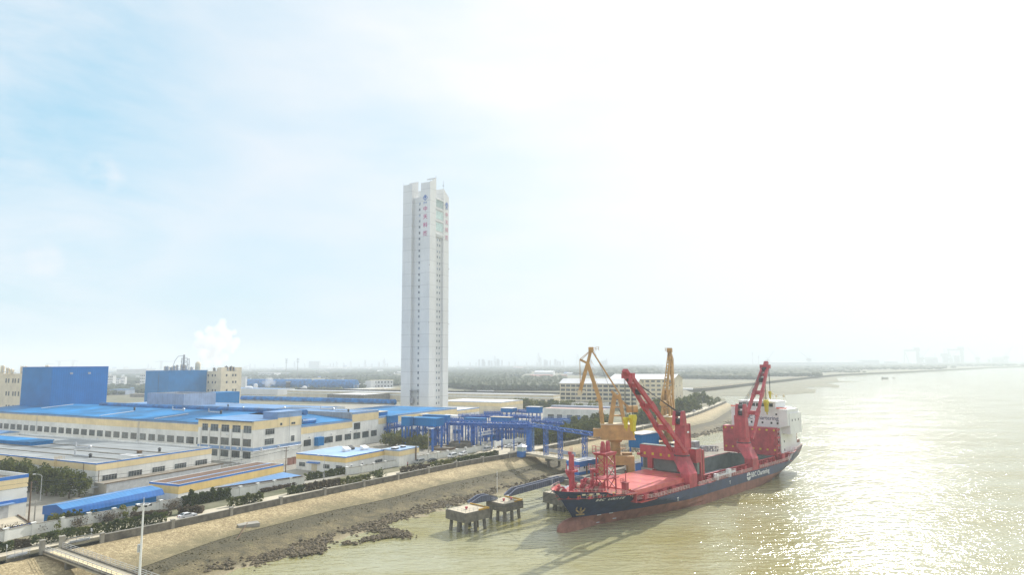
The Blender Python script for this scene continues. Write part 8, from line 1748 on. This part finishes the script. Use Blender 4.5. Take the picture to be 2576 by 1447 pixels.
# masts, pylons, tower cranes on the skyline
def pylon(px, py, hpx, label, group, kind='pylon'):
    P, h = far_base(px, py, hpx*(.72 if kind == 'pylon' else 1)); w = max(3.0, h*.13); t = max(.4, P.y*.00025); e = empty('transmission_pylon' if kind == 'pylon' else 'radio_mast', P, fr.random(), label, 'pylon' if kind == 'pylon' else 'mast', group); b = MB()
    if kind == 'pylon':
        for x in (-1, 1):
            for y in (-1, 1): b.bar((x*w, y*w, 0), (x*w*.12, y*w*.12, h), t)
        for k in range(6): z0, z1 = h*k/6, h*(k+1)/6; a0, a1 = w*(1-.88*k/6), w*(1-.88*(k+1)/6); b.bar((-a0, -a0, z0), (a1, -a1, z1), t*.7); b.bar((a0, -a0, z0), (-a1, -a1, z1), t*.7)
        b.build('lattice', M_fargrey, e); b = MB(); [b.bar((-h*.17*s, 0, h*f), (h*.17*s, 0, h*f), t) for f, s in ((.68, 1), (.8, .85), (.92, .7))]; b.build('crossarm', M_fargrey, e)
    else:
        b.cyl((0, 0, 0), (0, 0, h), w*.16, w*.08, n=8).build('shaft', M_fargrey, e); b = MB()
        for z in (.8, .9, .98): b.cyl((0, 0, h*z), (0, 0, h*z+h*.015), w*.45, n=10); [b.bar((cos(a)*w*.45, sin(a)*w*.45, h*z), (cos(a)*w*.45, sin(a)*w*.45, h*z+h*.045), w*.12) for a in (0, 2.1, 4.2)]
        b.build('antenna_ring', M_fargrey, e)
pylon(c2(1332, 0)[0], c2(0, 400)[1], 47, 'left one of two tall antenna masts behind the blue vaulted factory', None, 'mast'); pylon(c2(1476, 0)[0], c2(0, 400)[1], 48, 'right one of two tall antenna masts behind the blue vaulted factory', None, 'mast')
for u, hv in ((885, 60), (945, 50), (1180, 45), (1440, 95), (1570, 60), (1700, 45), (1890, 75), (1930, 60), (1970, 110), (2060, 80), (2145, 110), (2250, 60), (2325, 120), (2410, 70), (2500, 95), (2560, 130)): pylon(c2(u, 0)[0], 922+fr.random()*3, hv*.2007*1.0, 'faint transmission pylon on the hazy plain left of the tower', 'pylons left of the tower')
for u, hv in ((75, 130), (315, 150), (250, 70), (355, 70)): pylon(c3(u, 0)[0], 922+fr.random()*3, hv*.2, 'faint transmission pylon just left of the tower', 'pylons beside the tower')
for u, hv in ((1245, 80), (1390, 60), (1465, 50), (1700, 170), (1880, 70), (1955, 70), (2100, 60), (2230, 50), (2260, 150), (2450, 90)): pylon(c3(u, 0)[0], 919+fr.random()*2, hv*.2, 'faint transmission pylon on the skyline right of the tower', 'pylons right of the tower')
for u, hv in ((300, 60), (530, 50), (960, 60), (1860, 80), (1900, 40)): pylon(c1(u, 0)[0], 925+fr.random()*2, hv*.2, 'faint transmission pylon behind the blue blocks', 'pylons behind the blue blocks')
for u, hv in ((0, 230), (30, 140), (550, 210), (960, 120), (350, 90)): pylon(b1(u, 0)[0], 917+fr.random(), hv*.1784, 'faint transmission pylon above the dormitories', 'pylons above the dormitories')
def tower_crane(px, py, hpx, jib, label):
    P, h = far_base(px, py, hpx); s = P.y/F; e = empty('tower_crane', P, 0, label, 'tower crane'); t = max(.8, P.y*.0006); MB().truss((0, 0, 0), (0, 0, h), 3*t, 3*t, 10, t*.8).build('mast', M_fargrey, e); b = MB(); b.bar((-jib*s*.3, 0, h*.9), (jib*s, 0, h*.92), t*1.2); b.bar((0, 0, h), (jib*s*.7, 0, h*.92), t*.6); b.bar((0, 0, h), (-jib*s*.28, 0, h*.9), t*.6); b.box(-jib*s*.3, -jib*s*.24, -t*2, t*2, h*.86, h*.9); b.build('jib', M_fargrey, e)
tower_crane(c1(745, 0)[0], 928, 20, -8, 'thin mast crane on the skyline above the first blue block, left one'); tower_crane(c1(915, 0)[0], 928, 22, -46, 'tower crane with a long left jib above the first blue block'); tower_crane(c1(600, 0)[0], 928, 14, 18, 'low tower crane on the skyline at the left above the blue block'); tower_crane(c1(2022, 0)[0], 930, 22, 52, 'tower crane with a long right jib behind the second blue block')
pylon(b3(1212, 0)[0], 915, 28, 'solitary tall chimney like mast on the skyline above the aft crane', None, 'mast'); pylon(b3(1298, 0)[0], 922, 26, 'small antenna mast left of the aft crane boom', None, 'mast')
# shipyard on the far bend
def gantry(u0, u1, vt, vb, label, heavy):
    p0, h = far_base(*b5(u0, vb), (vb-vt)*.2485); p1, _h = far_base(*b5(u1, vb), (vb-vt)*.2485); e = empty('gantry_crane', p0, atan2((p1-p0).y*0, 1), label, 'gantry crane'); W_ = (p1-p0).x; t = h*.035
    MB().box(-h*.05, W_+h*.05, -h*.06, h*.06, h*.88, h).build('girder', M_fargrey, e); b = MB(); b.bar((0, 0, h*.88), (-h*.12, 0, 0), t); b.bar((0, 0, h*.88), (h*.28, 0, 0), t); b.build('hinged_leg', M_fargrey, e); MB().box(W_-h*.18, W_, -h*.05, h*.05, 0, h*.9).build('rigid_leg', M_fargrey, e); MB().box(W_-h*.3, W_+h*.02, -h*.08, h*.08, h, h*1.13).build('trolley', M_fargrey, e)
gantry(1378, 1522, 165, 282, 'left big gantry crane of the hazy shipyard', 1); gantry(1822, 1970, 158, 284, 'right big gantry crane of the hazy shipyard', 1)
def jibcrane(u, vb, vt, tu, tv, label, f=b5):
    k = f(0, 1)[1]-f(0, 0)[1]; P, h = far_base(*f(u, vb), (vb-vt)*k); s = P.y/F; e = empty('yard_crane', P, 0, label, 'yard crane'); t = h*.05
    MB().truss((0, 0, 0), (0, 0, h*.6), h*.16, h*.16, 4, t*.5).build('tower', M_fargrey, e); MB().box(-h*.22, h*.22, -h*.1, h*.1, h*.5, h*.72).build('machine_house', M_fargrey, e); b = MB(); dx = (tu-u)*k*s; dz = shgt(P, f(0, tv)[1]); b.bar((0, 0, h*.7), (dx, 0, dz), t*.8); b.bar((-dx*.12, 0, h*1.05), (dx, 0, dz), t*.25); b.bar((0, 0, h*.7), (-dx*.12, 0, h*1.05), t*.5); b.build('boom', M_fargrey, e)
for u, vb, vt, tu, tv, lab in ((400, 285, 228, 308, 182, 'leftmost hazy shipyard crane with a boom leaning left'), (-20, 285, 240, 50, 182, 'hazy yard crane behind the aft ship crane, boom leaning right'), (1545, 280, 215, 1630, 155, 'slender crane leaning right by the left gantry'), (2110, 290, 215, 2020, 148, 'yard crane with a boom leaning left, right of the gantries'), (2400, 290, 200, 2468, 142, 'rightmost yard crane with a boom leaning right'), (2225, 300, 245, 2265, 245, 'short dark yard crane near the right end'), (1835, 285, 225, 1915, 180, 'thin crane under the right gantry'), (1680, 285, 230, 1684, 200, 'slim upright mast crane between the gantries'), (1780, 285, 160, 1815, 225, 'tall thick crane tower left of the right gantry')): jibcrane(u, vb, vt, tu, tv, lab)
sp = []
for u, v, r in ((1770, 110, 10), (1800, 100, 10), (1840, 95, 11), (1880, 88, 10), (1930, 78, 9), (1980, 70, 8)): q = at(*b5(u, v), 3500); sp.append((q.x, q.y, q.z, r*.2485*3500/F))
steam('smoke', 'thin drift of smoke from the shipyard stack', sp, .0015)
# boats far out
for u, v, w, lab in ((1170, 462, 72, 'small dark grey boat anchored in the far water'), (1260, 455, 30, 'smallest boat, right of the dark grey one')):
    P = G(*b5(u, v), -5.5); s = P.y/F*.2485; e = empty('boat', P, 0, lab, 'boat'); L = w*s; MB().prism([(-L/2, -L*.1), (L*.42, -L*.1), (L/2, 0), (L*.42, L*.1), (-L/2, L*.1)], -.5, L*.11).build('hull', M_dark, e); MB().box(-L*.45, -L*.15, -L*.07, L*.07, L*.11, L*.26).box(-L*.1, L*.35, -L*.08, L*.08, L*.11, L*.17).build('cabin', M_fargrey, e); MB().bar((L*.1, 0, L*.1), (L*.1, 0, L*.38), L*.015).build('mast', M_fargrey, e)
# ---------------------------------------------------------------- haze
hz_m = bpy.data.materials.new('haze_air'); hz_m.use_nodes = True; nt = hz_m.node_tree; nt.nodes.clear(); o_ = nt.nodes.new('ShaderNodeOutputMaterial'); v_ = nt.nodes.new('ShaderNodeVolumePrincipled')
v_.inputs['Color'].default_value = (.87, .94, 1.0, 1); v_.inputs['Density'].default_value = .00027; v_.inputs['Anisotropy'].default_value = 0.0; nt.links.new(v_.outputs[0], o_.inputs['Volume'])
o = MB().box(-16000, 17000, -700, 17500, -12, 215).build('haze', hz_m); tag(o, 'pale blue river haze over the whole plain', 'haze', kind='stuff')
